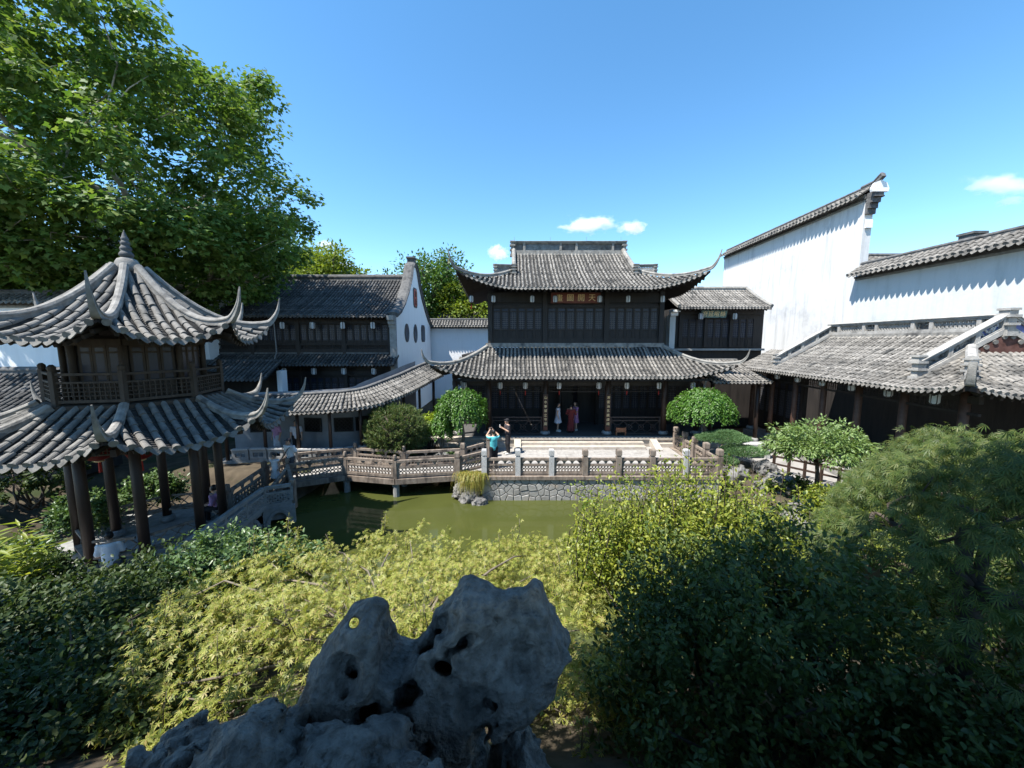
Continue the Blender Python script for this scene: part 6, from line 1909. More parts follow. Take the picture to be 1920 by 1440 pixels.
# cloud-pruned juniper: flat pads
def juniper():
    g = np.random.default_rng(63)
    t = thing('low_juniper', 'blue-green juniper clipped into flat pads at the right of the terrace', 'shrub', (9.4, 15.9, -.1))
    mb = MB(); pos, dr, nr = [], [], []
    for c, r in (((9.35, 16.2, 1.12), (1.15, .8, .22)), ((9.85, 15.5, .72), (.95, .7, .22)), ((8.95, 15.2, .42), (.5, .45, .2)), ((9.6, 16.3, 1.28), (.6, .5, .16))):
        c = V3(*c); limb((9.4, 16.0, -.1), c - UP * .1, .06, .02, mb, .2, 6, g, 6)
        n = int(11000 * r[0] * r[1]); d = rand_dirs(n, g); d[:, 2] = np.abs(d[:, 2]) * np.where(g.random(n) < .85, 1, -.6)
        p = c + d * np.array(r) * (g.uniform(.75, 1.03, (n, 1)) + .1 * vnoise(d * 4 + c, 3)[:, None])
        pos.append(p); dr.append(d * V3(1, 1, .8) + UP * .4 + g.normal(0, .5, (n, 3))); nr.append(g.normal(size=(n, 3)) + d)
    mb.build('stems', BARK, t, True)
    pos = np.concatenate(pos)
    foliage(t, 'foliage', T_needle(.16), pos, rots(np.concatenate(dr), np.concatenate(nr)), g.uniform(.05, .09, len(pos)), L_JUN)
juniper()
# pale green small tree in front of the gallery
def pale_tree():
    g = np.random.default_rng(66); base = V3(10.25, 12.15, -.1)
    t = thing('pale_green_tree', 'small pale green broadleaf tree standing in front of the right gallery', 'tree', base)
    mb = MB(); mb.tube([base, base + V3(.05, 0, .9), base + V3(-.05, .02, 1.9)], [.08, .065, .04], 8); mb.build('trunk', BARK_DARK, t, True)
    lb = MB(); pos, dr, nr = [], [], []
    for k in range(330):
        d = rand_dirs(1, g)[0]
        if d[2] < -.2: d[2] *= -.5
        q = g.uniform(.35, 1) ** .5
        c = base + V3(0, 0, 1.82) + d * q * V3(1.75, 1.4, 1.12) * (.9 + .22 * vnoise(d * 3, 8))
        if k % 12 == 0: limb(base + UP * 1.4, c, .03, .008, lb, .2, 5, g, 5)
        n = 26; e = rand_dirs(n, g)
        pos.append(c + e * g.uniform(.02, .17, (n, 1))); dr.append(e * .6 + d * .5 + V3(0, 0, -.45) + g.normal(0, .2, (n, 3))); nr.append(UP + e * .5 + g.normal(0, .3, (n, 3)))
    lb.build('limbs', BARK_DARK, t, True)
    pos = np.concatenate(pos)
    foliage(t, 'foliage', T_ovate(.20), pos, rots(np.concatenate(dr), np.concatenate(nr)), g.uniform(.09, .15, len(pos)), L_PALE)
pale_tree()
# grass tuft on the rocks
def tuft():
    g = np.random.default_rng(71); c = V3(-1.58, 14.62, -.06)
    t = thing('grass_tuft', 'yellowing tuft of long drooping grass on the rocks left of the terrace', 'grass tuft', c)
    m = MB()
    for k in range(1100):
        a = g.uniform(0, 2 * PI); L = g.uniform(.45, 1.0); b = c + V3(g.normal() * .26, g.normal() * .12, 0)
        o = V3(math.cos(a) * .7, math.sin(a) * .6 - .55, 0) * g.uniform(.4, 1.0); s = unit(np.cross(o, UP)) * .010
        ts = (0, .35, .7, 1.0); pts = [b + o * L * q * .75 + UP * (L * (1.1 * q - 1.75 * q * q) + .08) for q in ts]
        v = []
        for q, p in zip(ts, pts): v += [p - s * (1.05 - q), p + s * (1.05 - q)]
        m.add(v, [(0, 1, 3, 2), (2, 3, 5, 4), (4, 5, 7, 6)])
    tag(m.build('blades', L_GRASS, t), kind='stuff')
tuft()
# shrubs seen through the pavilion and on the banks
for i, (lab, c, r, n, mt, sz) in enumerate((
    ('sunlit light green shrub seen between the left pavilion columns', (-13.4, 11.2, -.1), (1.1, .9, .95), 4200, L_SHRUB, .12),
    ('sunlit shrub seen through the middle of the pavilion', (-13.2, 13.1, -.1), (1.3, .8, .85), 4200, L_SHRUB, .12),
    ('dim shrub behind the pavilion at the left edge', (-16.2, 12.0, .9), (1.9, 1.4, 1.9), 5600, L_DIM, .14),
    ('low bright shrub in front of the pavilion at the left edge', (-13.0, 9.2, -.4), (1.1, .9, .7), 3600, L_SHRUB, .12),
    ('low plants at the foot of the weeping tree beside the bridge', (-2.9, 17.1, .0), (.8, .35, .35), 1300, L_SHRUB, .09),
    ('low shrubs under the pale green tree on the right bank', (10.2, 13.4, .1), (1.0, .8, .4), 2200, L_LACE, .10),
    ('feathery green shrub at the foot of the pale green tree', (10.0, 10.9, .35), (1.3, .8, .75), 4200, L_SHOOT, .10),
    ('broad leafy shrub on the right bank below the gallery lanterns', (12.0, 9.6, .75), (2.0, .9, .95), 6000, L_PALE, .13),
    ('yellow-green shrub on the right bank just beyond the lace maple', (9.4, 9.2, .5), (1.6, .9, .95), 5200, L_SHOOT, .10))):
    shrub('bank_shrub', lab, c, r, n, sz, mt, 80 + i, group='shrubs on the pond banks', base_z=-.1 if c[0] < -9 or c[1] > 12 else None)

# ------------------------------------------------------------------ foreground: golden maple
def golden_maple():
    g = np.random.default_rng(91); base = V3(-1.6, 4.6, float(ground_h(-1.6, 4.6)))
    t = thing('golden_maple', 'low spreading maple with sunlit yellow-green star leaves in the foreground', 'tree', base)
    mb = MB(); fork = base + V3(.1, -.1, .75)
    mb.tube([base, base + V3(.05, .03, .4), fork], [.11, .09, .08], 8); mb.build('trunk', BARK, t, True)
    lb = MB(); C = []
    for k in range(1150):
        x = g.uniform(-4.9, 1.75); y = g.uniform(2.35, 7.1)
        # canopy edge follows an uneven oval
        e = ((x + 1.55) / 3.2) ** 2 + ((y - 4.55) / 2.35) ** 2 + .18 * vnoise(np.array([x * .9, y * .9, 3.]), 5)
        if e > 1: continue
        z = 2.16 - .08 * (y - 4.5) - .10 * max(0, e) * 3 + .34 * vnoise(np.array([x * 1.0, y * 1.0, 1.]), 9) - g.uniform(0, 1) ** 2 * .85
        C.append((x, y, z))
    C = np.array(C)
    for k, p in enumerate(C[::9]): limb(fork, p - UP * .05, .035, .006, lb, .12, 6, g, 5)
    lb.build('limbs', BARK, t, True)
    n = 23; K = len(C)
    e = rand_dirs(K * n, g); pos = np.repeat(C, n, 0) + e * g.uniform(.02, .26, (K * n, 1)) * V3(1, 1, .55)
    az = g.uniform(0, 2 * PI, K * n)
    dr = np.stack((np.cos(az), np.sin(az) - .25, -.35 + g.normal(0, .25, K * n)), 1); nr = V3(-.25, -.35, 1) + g.normal(0, .5, (K * n, 3))
    foliage(t, 'foliage', T_maple(7, .11), pos, rots(dr, nr), g.uniform(.040, .088, K * n), L_MAPLE, near=300)
    # upright sprigs
    sp_ = MB(); pp, d2, n2 = [], [], []
    for k in range(90):
        i = g.integers(len(C)); a = C[i]
        h = g.uniform(.2, .5); tip = a + V3(g.normal() * .06, g.normal() * .06, h)
        sp_.tube([a, (a + tip) / 2 + g.normal(0, .015, 3), tip], [.006, .005, .003], 4)
        m = 14; s = g.uniform(.3, 1, (m, 1)); q = rand_dirs(m, g)
        pp.append(a + (tip - a) * s + q * .03); d2.append(q * .8 + UP * .1); n2.append(UP + g.normal(0, .5, (m, 3)))
    sp_.build('sprigs', BARK, t, True)
    pp = np.concatenate(pp)
    foliage(t, 'sprig_leaves', T_maple(5, .13), pp, rots(np.concatenate(d2), np.concatenate(n2)), g.uniform(.04, .07, len(pp)), L_MAPLE)
golden_maple()

# evergreen bush on the right: big, dark, glossy
def evergreen():
    t = shrub('evergreen_bush', 'big dark glossy evergreen bush filling the lower right foreground', (2.35, 3.3, 2.25), (1.85, 1.35, 1.65), 31000, .062, L_EVER, 95, T_ovate(.24), cat='bush', up=.55, nstem=26, clump=30, near=300, cl=.16, shell=.35, hemi=-.55)
evergreen()
shrub('sunny_shoot_bush', 'sunlit yellow-green bush with upright twigs behind the dark evergreen, at the pond edge', (2.6, 5.0, 2.25), (2.15, .95, 1.5), 25000, .056, L_SHOOT, 97, T_ovate(.26), cat='bush', up=1.0, nstem=40, clump=24, near=200, cl=.24, shell=.3)
def shoots():
    g = np.random.default_rng(99)
    t = thing('leafy_shoots', 'tall leafy shoots standing up out of the sunny bush in front of the terrace', 'shrub', (1.8, 5.3, 1.2))
    mb = MB(); pos, dr, nr = [], [], []
    for k in range(60):
        x = g.uniform(.75, 4.5); y = g.uniform(4.6, 5.7); h0 = 2.6 + .55 * math.exp(-((x - 2.6) / .9) ** 2)
        a = V3(x, y, h0 - .5); tip = V3(x + g.normal() * .16, y + g.normal() * .12, h0 + g.uniform(.2, .85))
        mb.tube([a, (a + tip) / 2 + g.normal(0, .03, 3), tip], [.009, .007, .003], 4)
        m = 30; s = g.uniform(.05, 1, (m, 1)); q = rand_dirs(m, g)
        pos.append(a + (tip - a) * s + q * .02); dr.append(q * .8 + UP * .5); nr.append(UP - q * .3 + g.normal(0, .3, (m, 3)))
    mb.build('twigs', BARK_DARK, t, True)
    pos = np.concatenate(pos)
    foliage(t, 'foliage', T_ovate(.26), pos, rots(np.concatenate(dr), np.concatenate(nr)), g.uniform(.045, .075, len(pos)), L_SHOOT)
shoots()

# lace-leaf maple at the right edge
def lace_maple():
    g = np.random.default_rng(101); base = V3(4.15, 3.1, float(ground_h(4.15, 3.1)))
    t = thing('lace_maple', 'drooping lace-leaved maple with a crooked dark trunk at the right edge', 'tree', base)
    mb = MB()
    P = np.array([base, base + V3(-.12, .0, .6), base + V3(.04, .05, 1.25), base + V3(-.02, .1, 1.6), base + V3(.05, .15, 1.9), base + V3(.2, .2, 2.15)])
    mb.tube(cat_path(P, 4), np.concatenate((np.linspace(.12, .07, 13), np.linspace(.065, .012, 8))), 9); mb.build('trunk', BARK_DARK, t, True)
    lb = MB()
    arms = []
    for e in ((.9, .3, 2.3), (1.5, .5, 2.2), (-.5, .5, 2.1), (.2, 1.0, 2.3), (1.1, -.5, 2.2), (.6, .7, 2.6), (1.9, .2, 2.0)):
        q = base + V3(0, .05, 1.35 + .3 * g.random()); arms.append(limb(q, base + V3(*e), .05, .008, lb, .22, 9, g, 7))
    A = np.concatenate(arms)
    C = []
    for k in range(900):
        x = g.uniform(-1.9, 3.4); y = g.uniform(-1.3, 2.0); e = ((x - .65) / 1.75) ** 2 + ((y - .15) / 1.35) ** 2
        if e > 1: continue
        z = 2.95 - 1.35 * e ** 1.2 + .28 * vnoise(np.array([x, y, 2.]), 4) - g.uniform(0, 1) ** 2 * .5
        C.append(base + V3(x, y, z))
    C = np.array(C)
    for p in C[::10]: limb(A[np.argmin(np.linalg.norm(A - p, axis=1))], p, .02, .004, lb, .2, 5, g, 5)
    lb.build('limbs', BARK_DARK, t, True)
    n = 17; K = len(C); e = rand_dirs(K * n, g)
    pos = np.repeat(C, n, 0) + e * g.uniform(.02, .24, (K * n, 1)) * V3(1, 1, .6)
    dr = e * V3(.6, .6, .2) + V3(-.35, .1, -.75) + g.normal(0, .25, (K * n, 3)); nr = V3(-.6, -.3, .8) + g.normal(0, .3, (K * n, 3))
    foliage(t, 'foliage', T_maple(7, .055, 75, .25, .6), pos, rots(dr, nr), g.uniform(.07, .125, K * n), L_LACE, near=200)
lace_maple()

def sunny_maple():
    g = np.random.default_rng(141); base = V3(8.0, 6.6, float(ground_h(8.0, 6.6)))
    t = thing('sunlit_maple', 'feathery yellow-green maple lit by the sun below the right gallery eave', 'tree', base)
    hgt = 3.6 - base[2]
    mb = MB(); fork = base + V3(-.1, .1, hgt * .55); mb.tube([base, base + V3(.08, 0, hgt * .3), fork], [.1, .08, .06], 8); mb.build('trunk', BARK_DARK, t, True)
    C = []
    for k in range(1000):
        x = g.uniform(-2.3, 2.6); y = g.uniform(-1.5, 1.5); e = (x / 2.05) ** 2 + (y / 1.3) ** 2
        if e > 1: continue
        C.append(base + V3(x, y, hgt - 1.5 * e ** 1.2 + .3 * vnoise(np.array([x * 1.2, y * 1.2, 5.]), 6) - g.uniform(0, 1) ** 2 * .6))
    C = np.array(C); lb = MB()
    for p in C[::14]: limb(fork, p, .03, .005, lb, .15, 6, g, 5)
    lb.build('limbs', BARK_DARK, t, True)
    n = 20; K = len(C); e = rand_dirs(K * n, g)
    pos = np.repeat(C, n, 0) + e * g.uniform(.02, .26, (K * n, 1)) * V3(1, 1, .6)
    dr = e * V3(.7, .7, .2) + V3(-.3, -.1, -.6) + g.normal(0, .3, (K * n, 3)); nr = V3(-.4, -.3, .9) + g.normal(0, .35, (K * n, 3))
    foliage(t, 'foliage', T_maple(5, .065, 80, .25, .6), pos, rots(dr, nr), g.uniform(.07, .125, K * n), L_LACE)
sunny_maple()
# left foreground: dark shrubs, light-leaved spray, bamboo
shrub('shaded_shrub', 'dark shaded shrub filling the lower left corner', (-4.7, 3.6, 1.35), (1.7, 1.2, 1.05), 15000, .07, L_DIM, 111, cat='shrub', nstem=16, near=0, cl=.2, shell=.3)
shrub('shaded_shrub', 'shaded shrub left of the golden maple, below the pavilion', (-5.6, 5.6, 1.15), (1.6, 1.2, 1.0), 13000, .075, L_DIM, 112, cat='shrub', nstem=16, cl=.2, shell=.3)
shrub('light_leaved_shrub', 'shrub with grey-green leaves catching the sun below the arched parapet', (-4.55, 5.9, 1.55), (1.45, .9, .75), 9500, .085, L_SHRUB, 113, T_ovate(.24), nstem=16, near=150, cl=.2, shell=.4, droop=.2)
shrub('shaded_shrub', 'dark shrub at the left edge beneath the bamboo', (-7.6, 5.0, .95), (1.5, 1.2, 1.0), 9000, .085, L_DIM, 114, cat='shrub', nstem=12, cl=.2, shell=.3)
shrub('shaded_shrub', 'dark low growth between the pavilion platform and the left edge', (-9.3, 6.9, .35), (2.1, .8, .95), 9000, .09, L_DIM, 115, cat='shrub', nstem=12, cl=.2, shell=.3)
shrub('shaded_shrub', 'dark low shrub in the lower right corner below the lace maple', (3.9, 2.25, 2.35), (1.6, .9, .75), 12000, .06, L_EVER, 118, cat='shrub', nstem=12, cl=.18, shell=.3)
shrub('shaded_shrub', 'dark shrub behind the lace maple trunk at the right edge', (6.6, 4.6, 1.7), (1.7, 1.2, 1.3), 11000, .07, L_LACE, 119, cat='shrub', nstem=12, cl=.2, shell=.3)
def bamboo():
    g = np.random.default_rng(117)
    t = thing('bamboo', 'bright yellow-green bamboo sprays at the left edge', 'bamboo', (-9.4, 6.2, 0.4))
    pos, dr, nr = [], [], []
    for k in range(11):
        b = V3(-9.7 + g.uniform(-.7, .55), 6.25 + g.uniform(-.4, .5), .3)
        tip = b + V3(g.uniform(.0, .5), g.uniform(-.2, .3), g.uniform(.9, 1.9))
        m = MB(); m.tube([b, (b + tip) / 2 + V3(-.05, 0, .08), tip], [.014, .010, .004], 5); m.build('cane', L_BAM, t)
        n = 70; s = g.uniform(.15, 1, (n, 1)); a = g.uniform(0, 2 * PI, n)
        pos.append(b + (tip - b) * s + g.normal(0, .03, (n, 3))); dr.append(np.stack((np.cos(a), np.sin(a), g.uniform(-.3, .7, n)), 1)); nr.append(UP + g.normal(0, .4, (n, 3)))
    pos = np.concatenate(pos)
    foliage(t, 'foliage', T_simple(.09), pos, rots(np.concatenate(dr), np.concatenate(nr)), g.uniform(.2, .36, len(pos)), L_BAM)
bamboo()

# ------------------------------------------------------------------ what shades the foreground: an unseen roof over the camera, eave stepped for its shade, and a tree beside it
vp = thing('viewing_pavilion', 'unseen tiled pavilion roof above and behind the camera, its eave stepped to shade the foreground', 'pavilion', (0, -2.2, 3.7))
vr = MB().box((-.3, -1.85, 8.75), (10.6, .3, .3)).build('roof', RIDGE_DARK, vp)
for x0, x1, ye in ((-5.4, -1.6, 1.35), (-1.6, 5.0, 2.25)):
    d_ = ye + 1.85
    fa = Face(((x0 + x1) / 2, ye, 0), (-1, 0), (x1 - x0) / 2, d_, lambda y, d_=d_: 7.7 + .95 * np.asarray(y) / d_, 1, 0, 0, 1, (0, 0))
    roof_sheet(fa, lambda x, d_=d_: d_, [(-fa.W, fa.W)], vr, .4, ts=.4)
sb = Face((-.2, -5.05, 0), (1, 0), 5.2, 3.2, lambda y: 7.7 + .95 * np.asarray(y) / 3.2, 1, 0, 0, 1, (0, 0))
roof_sheet(sb, lambda x: 3.2, [(-5.2, 5.2)], vr, .4, ts=.4)
m = MB(); m.box((-.2, -2.4, 3.2), (9.6, 5.4, 1.1)); m.build('platform', GREYSTONE, vp)
for x in (-4.4, 4.2):
    for y in (-.6, -4.4):
        round_column(vp, (x, y, 3.75), 4.0, .14)
bushy_tree('hilltop_tree', 'tree on the rockery left of the camera, outside the picture', (-9.0, 1.2, .6), 9.0, 2.7, 100, 120, .16, L_PLANE, 121, lowz=.45)

def creeper():  # out of view, added only to roughen the straight shade edge
    """unseen creeper added along the eaves of the viewing pavilion to break up the edge of the roof's shade"""
    g = np.random.default_rng(131)
    t = thing('shade_creeper', 'unseen leafy creeper added above the camera to break up the shade edge of the roof', 'creeper', (-1.6, 1.6, 7.8))
    pos, dr, nr = [], [], []
    mb = MB()
    for k in range(150):
        if k < 70: c = V3(-1.6 + g.normal(0, .42), g.uniform(1.0, 2.35), 7.85 + g.uniform(-.1, .45))
        elif k < 120: c = V3(g.uniform(-1.6, 4.8), 2.1 + g.normal(0, .16), 7.8 + g.uniform(-.1, .3))
        else: c = V3(g.uniform(-5.4, -1.6), 1.2 + g.normal(0, .2), 7.8 + g.uniform(-.1, .3))
        if k % 4 == 0: limb(V3(c[0] * .8, .2, 8.3), c, .02, .006, mb, .15, 5, g, 5)
        n = 46; d = rand_dirs(n, g)
        p = c + d * g.uniform(.05, .34, (n, 1)); p[:, 1] = np.minimum(p[:, 1], 2.42)
        pos.append(p); dr.append(d); nr.append(UP + d * .5)
    mb.build('stems', BARK_DARK, t, True)
    pos = np.concatenate(pos)
    foliage(t, 'foliage', T_ovate(.4), pos, rots(np.concatenate(dr), np.concatenate(nr)), g.uniform(.09, .16, len(pos)), L_SHRUB)
creeper()
# ================================================================== people
SKIN = surf('skin', (.42, .26, .18), (.48, .30, .21), 9, .55, .35)
EYE = surf('eye', (.01, .008, .007), (.015, .01, .01), 5, .3, .5)
LIP = surf('lip', (.30, .11, .09), (.34, .13, .11), 5, .5, .4)
HAIR = surf('black_hair', (.008, .007, .007), (.016, .014, .013), 30, .5, .4)
def cloth(name, c, var=.8):
    return surf('cloth_' + name, tuple(x * var for x in c), c, 7, .85, .2, .3, 25, bdist=.02)
C_WHITE = cloth('white', (.72, .74, .78)); C_TEAL = cloth('teal', (.10, .48, .52)); C_BLACK = cloth('black', (.022, .021, .024))
C_CHAR = cloth('charcoal', (.055, .048, .055)); C_PINK = cloth('mauve_pink', (.50, .28, .46)); C_RED = cloth('dark_red', (.13, .025, .025))
C_PURPLE = cloth('purple', (.34, .18, .34)); C_PALE = cloth('pale_blue', (.55, .58, .66)); C_GREY = cloth('grey', (.12, .12, .135)); SHOE = cloth('shoe', (.62, .60, .55)); SHOE_D = cloth('dark_shoe', (.03, .03, .03))

def person(label, loc, rz=0.0, H=1.7, lean=(0, 0), arms=None, legs=None, pelvis=(0, 0, .92), top=None, sleeve=.5, hem=.80, bottom=None, leglen=1.0, dress=None, dhem=.45, flare=.26, hair='short', hat=None, shoes=None, turn=0.0, nod=0.0, strap=None, vox=.024):
    root = link('person', None, None, loc); root.empty_display_size = .2
    tag(root, label, 'person', None)
    lx, ly = lean
    pv = np.array(pelvis, float); ch = pv + V3(lx * .75, ly * .75, .36); nk = pv + V3(lx, ly, .51); hd = pv + V3(lx * 1.15, ly * 1.15 - .02, .66)
    sh = [pv + V3(s * .175 + lx * .95, ly * .95, .455) for s in (-1, 1)]
    hp = [pv + V3(s * .09, 0, -.02) for s in (-1, 1)]
    if arms is None: arms = (((-.24, .03, 1.10), (-.25, -.05, .86)), ((.24, .03, 1.10), (.25, -.05, .86)))
    if legs is None: legs = (((-.10, -.015, .50), (-.10, .02, .08)), ((.10, -.015, .50), (.10, .02, .08)))
    A = np.array(arms, float); Lg = np.array(legs, float)
    hdir = [unit(A[i, 1] - A[i, 0]) for i in (0, 1)]
    toe = [Lg[i, 1] + V3((-.03, .03)[i], -.17, -.045) for i in (0, 1)]
    cy, sy = math.cos(turn), math.sin(turn)
    def hl(p):
        q = p - hd
        q = np.stack((q[..., 0] * cy + q[..., 1] * sy, -q[..., 0] * sy + q[..., 1] * cy, q[..., 2]), -1)
        if nod:
            c, s = math.cos(nod), math.sin(nod)
            q = np.stack((q[..., 0], q[..., 1] * c - q[..., 2] * s, q[..., 1] * s + q[..., 2] * c), -1)
        return q
    def head(p):
        q = hl(p)
        d = sd_ell(q, (0, .01, .012), (.076, .095, .108))
        d = smin(d, sd_ell(q, (0, -.025, -.055), (.056, .065, .06)), .03)
        d = smin(d, sd_cone(q, V3(0, -.088, .02), V3(0, -.108, -.016), .009, .014), .012)
        for s in (-1, 1): d = smin(d, sd_ell(q, (s * .077, .012, .0), (.012, .02, .032)), .008)
        return d
    def torso(p, g=0.0):
        q = p * V3(1, 1.25, 1)
        w = V3(1, 1.25, 1)
        d = sd_cone(q, pv * w, (pv + (ch - pv) * .5) * w, .145 + g, .128 + g)
        d = smin(d, sd_cone(q, (pv + (ch - pv) * .5) * w, ch * w, .128 + g, .150 + g), .05)
        for s in (0, 1): d = smin(d, sd_cone(p, ch + V3(0, 0, .06), sh[s], .075 + g, .062 + g), .05)
        return d
    def arm(p, i, g=0.0, upto=2.0):
        d = sd_cone(p, sh[i], A[i, 0], .052 + g, .042 + g) if upto >= 1 else sd_cone(p, sh[i], sh[i] + (A[i, 0] - sh[i]) * upto, .056 + g, .052 + g)
        if upto > 1: d = np.minimum(d, sd_cone(p, A[i, 0], A[i, 0] + (A[i, 1] - A[i, 0]) * (upto - 1), .042 + g, .030 + g))
        return d
    def leg(p, i, g=0.0, upto=2.0):
        d = sd_cone(p, hp[i], Lg[i, 0], .085 + g, .060 + g) if upto >= 1 else sd_cone(p, hp[i], hp[i] + (Lg[i, 0] - hp[i]) * upto, .088 + g, .07 + g)
        if upto > 1: d = smin(d, sd_cone(p, Lg[i, 0], Lg[i, 0] + (Lg[i, 1] - Lg[i, 0]) * (upto - 1), .060 + g, .042 + g), .03)
        return d
    def body(p):
        d = head(p); d = smin(d, sd_cone(p, nk - V3(0, 0, .03), hd - V3(0, -.01, .06), .05, .048), .03)
        d = smin(d, torso(p), .04)
        for i in (0, 1):
            d = smin(d, arm(p, i), .035); d = smin(d, leg(p, i), .04)
            palm = A[i, 1] + hdir[i] * .05
            d = smin(d, sd_cone(p, A[i, 1] + hdir[i] * .02, A[i, 1] + hdir[i] * .08, .026, .032), .015)
            d = smin(d, sd_cone(p, Lg[i, 1] + V3(0, .03, -.03), toe[i], .035, .028), .03)
        return d
    pts = np.concatenate([[pv, ch, hd], A.reshape(-1, 3), Lg.reshape(-1, 3), np.array(toe)])
    lo = pts.min(0) - .22; hi = pts.max(0) + .22
    ex = MB()
    for i in (0, 1):
        d = hdir[i]; sd_ = unit(np.cross(d, V3(0, 1, 0) if abs(d[1]) < .8 else V3(1, 0, 0))); n_ = np.cross(sd_, d)
        c = A[i, 1] + d * .085
        for k, L in enumerate((.062, .075, .08, .072)):
            b = c + sd_ * (k - 1.5) * .018
            ex.tube([b - d * .02, b + d * L * .5 + n_ * .006, b + d * L * .85 + n_ * .025, b + d * L + n_ * .045], [.0095, .009, .008, .006], 6)
        b = A[i, 1] + d * .045 + sd_ * -.03
        ex.tube([b, b - sd_ * .025 + d * .025, b - sd_ * .03 + d * .055 + n_ * .01], [.011, .010, .007], 6)
    def bmi(c):
        q = hl(c); m = np.zeros(len(c), int)
        for s in (-1, 1): m[np.linalg.norm(q - V3(s * .032, -.082, .018), axis=1) < .020] = 1
        m[(np.abs(q[:, 0]) < .026) & (q[:, 1] < -.06) & (np.abs(q[:, 2] + .05) < .011)] = 2
        return m
    def put(name, fn, mat, mi=None, extra=None, v=None, box=None):
        a_, b_ = (box[0] - box[1], box[0] + box[1]) if box is not None else (lo, hi)
        me, c = sdf_mesh(name, fn, a_, b_, v or vox, mat, None, mi, extra)
        return link(name, me, root, c + np.asarray(loc, float))
    put('body', body, [SKIN, EYE, LIP], bmi, ex, .019)
    wr = lambda p: .010 * fbm(p * 7, 2, 3)
    if top is not None:
        def ftop(p):
            d = torso(p, .018)
            for i in (0, 1): d = smin(d, arm(p, i, .022 if sleeve < 1.2 else .016, sleeve), .03)
            d = d + wr(p)
            d = np.maximum(d, (pv[2] - .92 + hem) - p[..., 2])
            return np.maximum(d, p[..., 2] - nk[2] + .01)
        put('shirt', ftop, top)
    if bottom is not None:
        def fbot(p):
            d = sd_cone(p * V3(1, 1.2, 1), (pv - V3(.03, 0, 0)) * V3(1, 1.2, 1), (pv + V3(.03, 0, 0)) * V3(1, 1.2, 1), .142, .142)
            for i in (0, 1): d = smin(d, leg(p, i, .022, leglen), .05)
            return np.maximum(d + wr(p), p[..., 2] - pv[2] - .07)
        put('trousers', fbot, bottom)
    if dress is not None:
        def fdr(p):
            d = torso(p, .02)
            for i in (0, 1): d = smin(d, arm(p, i, .022, sleeve), .03)
            t = np.clip((pv[2] + .12 - p[..., 2]) / (pv[2] + .12 - dhem), 0, 1)
            a = np.arctan2(p[..., 1], p[..., 0])
            r = .13 + (flare - .13) * t + .016 * t * np.sin(9 * a)
            sk = np.maximum(np.sqrt((p[..., 0] - pv[0]) ** 2 + ((p[..., 1] - pv[1]) * 1.2) ** 2) - r, p[..., 2] - pv[2] - .15)
            d = smin(d, sk * .8, .06)
            d = np.maximum(d, dhem - p[..., 2])
            return np.maximum(d, p[..., 2] - nk[2] + .015)
        put('dress', fdr, dress)
    if shoes is not None:
        for i in (0, 1):
            put('shoe', lambda p, i=i: np.maximum(smin(sd_cone(p, Lg[i, 1] + V3(0, .04, -.03), toe[i], .046, .038), sd_cone(p, Lg[i, 1], Lg[i, 1] - V3(0, 0, .03), .045, .05), .02), -p[..., 2] + Lg[i, 1][2] - .08), shoes, None, None, .016, (Lg[i, 1] + V3(0, -.07, -.03), V3(.13, .22, .13)))
    if hair:
        def fh(p):
            q = hl(p); d = sd_ell(q, (0, .018, .022), (.086, .102, .112))
            if hair == 'long': d = smin(d, sd_cone(q, V3(0, .06, .0), V3(0, .075, -.20), .075, .06), .04)
            if hair == 'bun': d = smin(d, np.linalg.norm(q - V3(0, .10, .06), axis=-1) - .045, .02)
            cut = np.maximum(-q[..., 1] - .045 - np.clip(q[..., 2] - .05, 0, 1) * 1.0, q[..., 2] - .085)  # open face
            face = np.maximum(q[..., 1] + .035, q[..., 2] - .062)
            d = np.maximum(d, -face)
            if hair == 'short': d = np.maximum(d, -.055 - q[..., 2])
            return d + .006 * fbm(p * 40, 2, 9)
        put('hair', fh, HAIR, None, None, .016, (hd + V3(0, 0, -.05), V3(.24, .24, .28)))
    if hat is not None:
        def fc(p):
            q = hl(p); d = np.maximum(sd_ell(q, (0, .012, .03), (.092, .108, .10)), .035 - q[..., 2])
            br = np.maximum(np.maximum(np.sqrt(q[..., 0] ** 2 + (q[..., 1] + .07) ** 2) - .10, np.abs(q[..., 2] - .042 - (q[..., 1] + .07) * .1) - .009), q[..., 1] + .02)
            return np.minimum(d, br)
        put('cap', fc, hat, None, None, .014, (hd + V3(0, 0, .03), V3(.24, .24, .16)))
    if strap is not None:
        m = MB(); a0 = ch + V3(.13, -.135, .10); 
        P_ = [ch + V3(.15, 0, .14), ch + V3(.10, -.15, .04), ch + V3(-.02, -.165, -.14), pv + V3(-.14, -.13, .05), pv + V3(-.17, 0, .02), ch + V3(-.03, .165, -.14), ch + V3(.10, .14, .04), ch + V3(.15, 0, .14)]
        pp = np.array(P_) + np.asarray(loc, float); m.tube(cat_path(pp, 4), .014, 6); m.build('strap', strap, root, True)
    root.rotation_euler = (0, 0, rz); k = H / 1.7; root.scale = (k, k, k)
    return root

def face_to(dx, dy):
    """rz so that the figure (facing -y) looks along (dx, dy)"""
    return math.atan2(dy, dx) + PI / 2

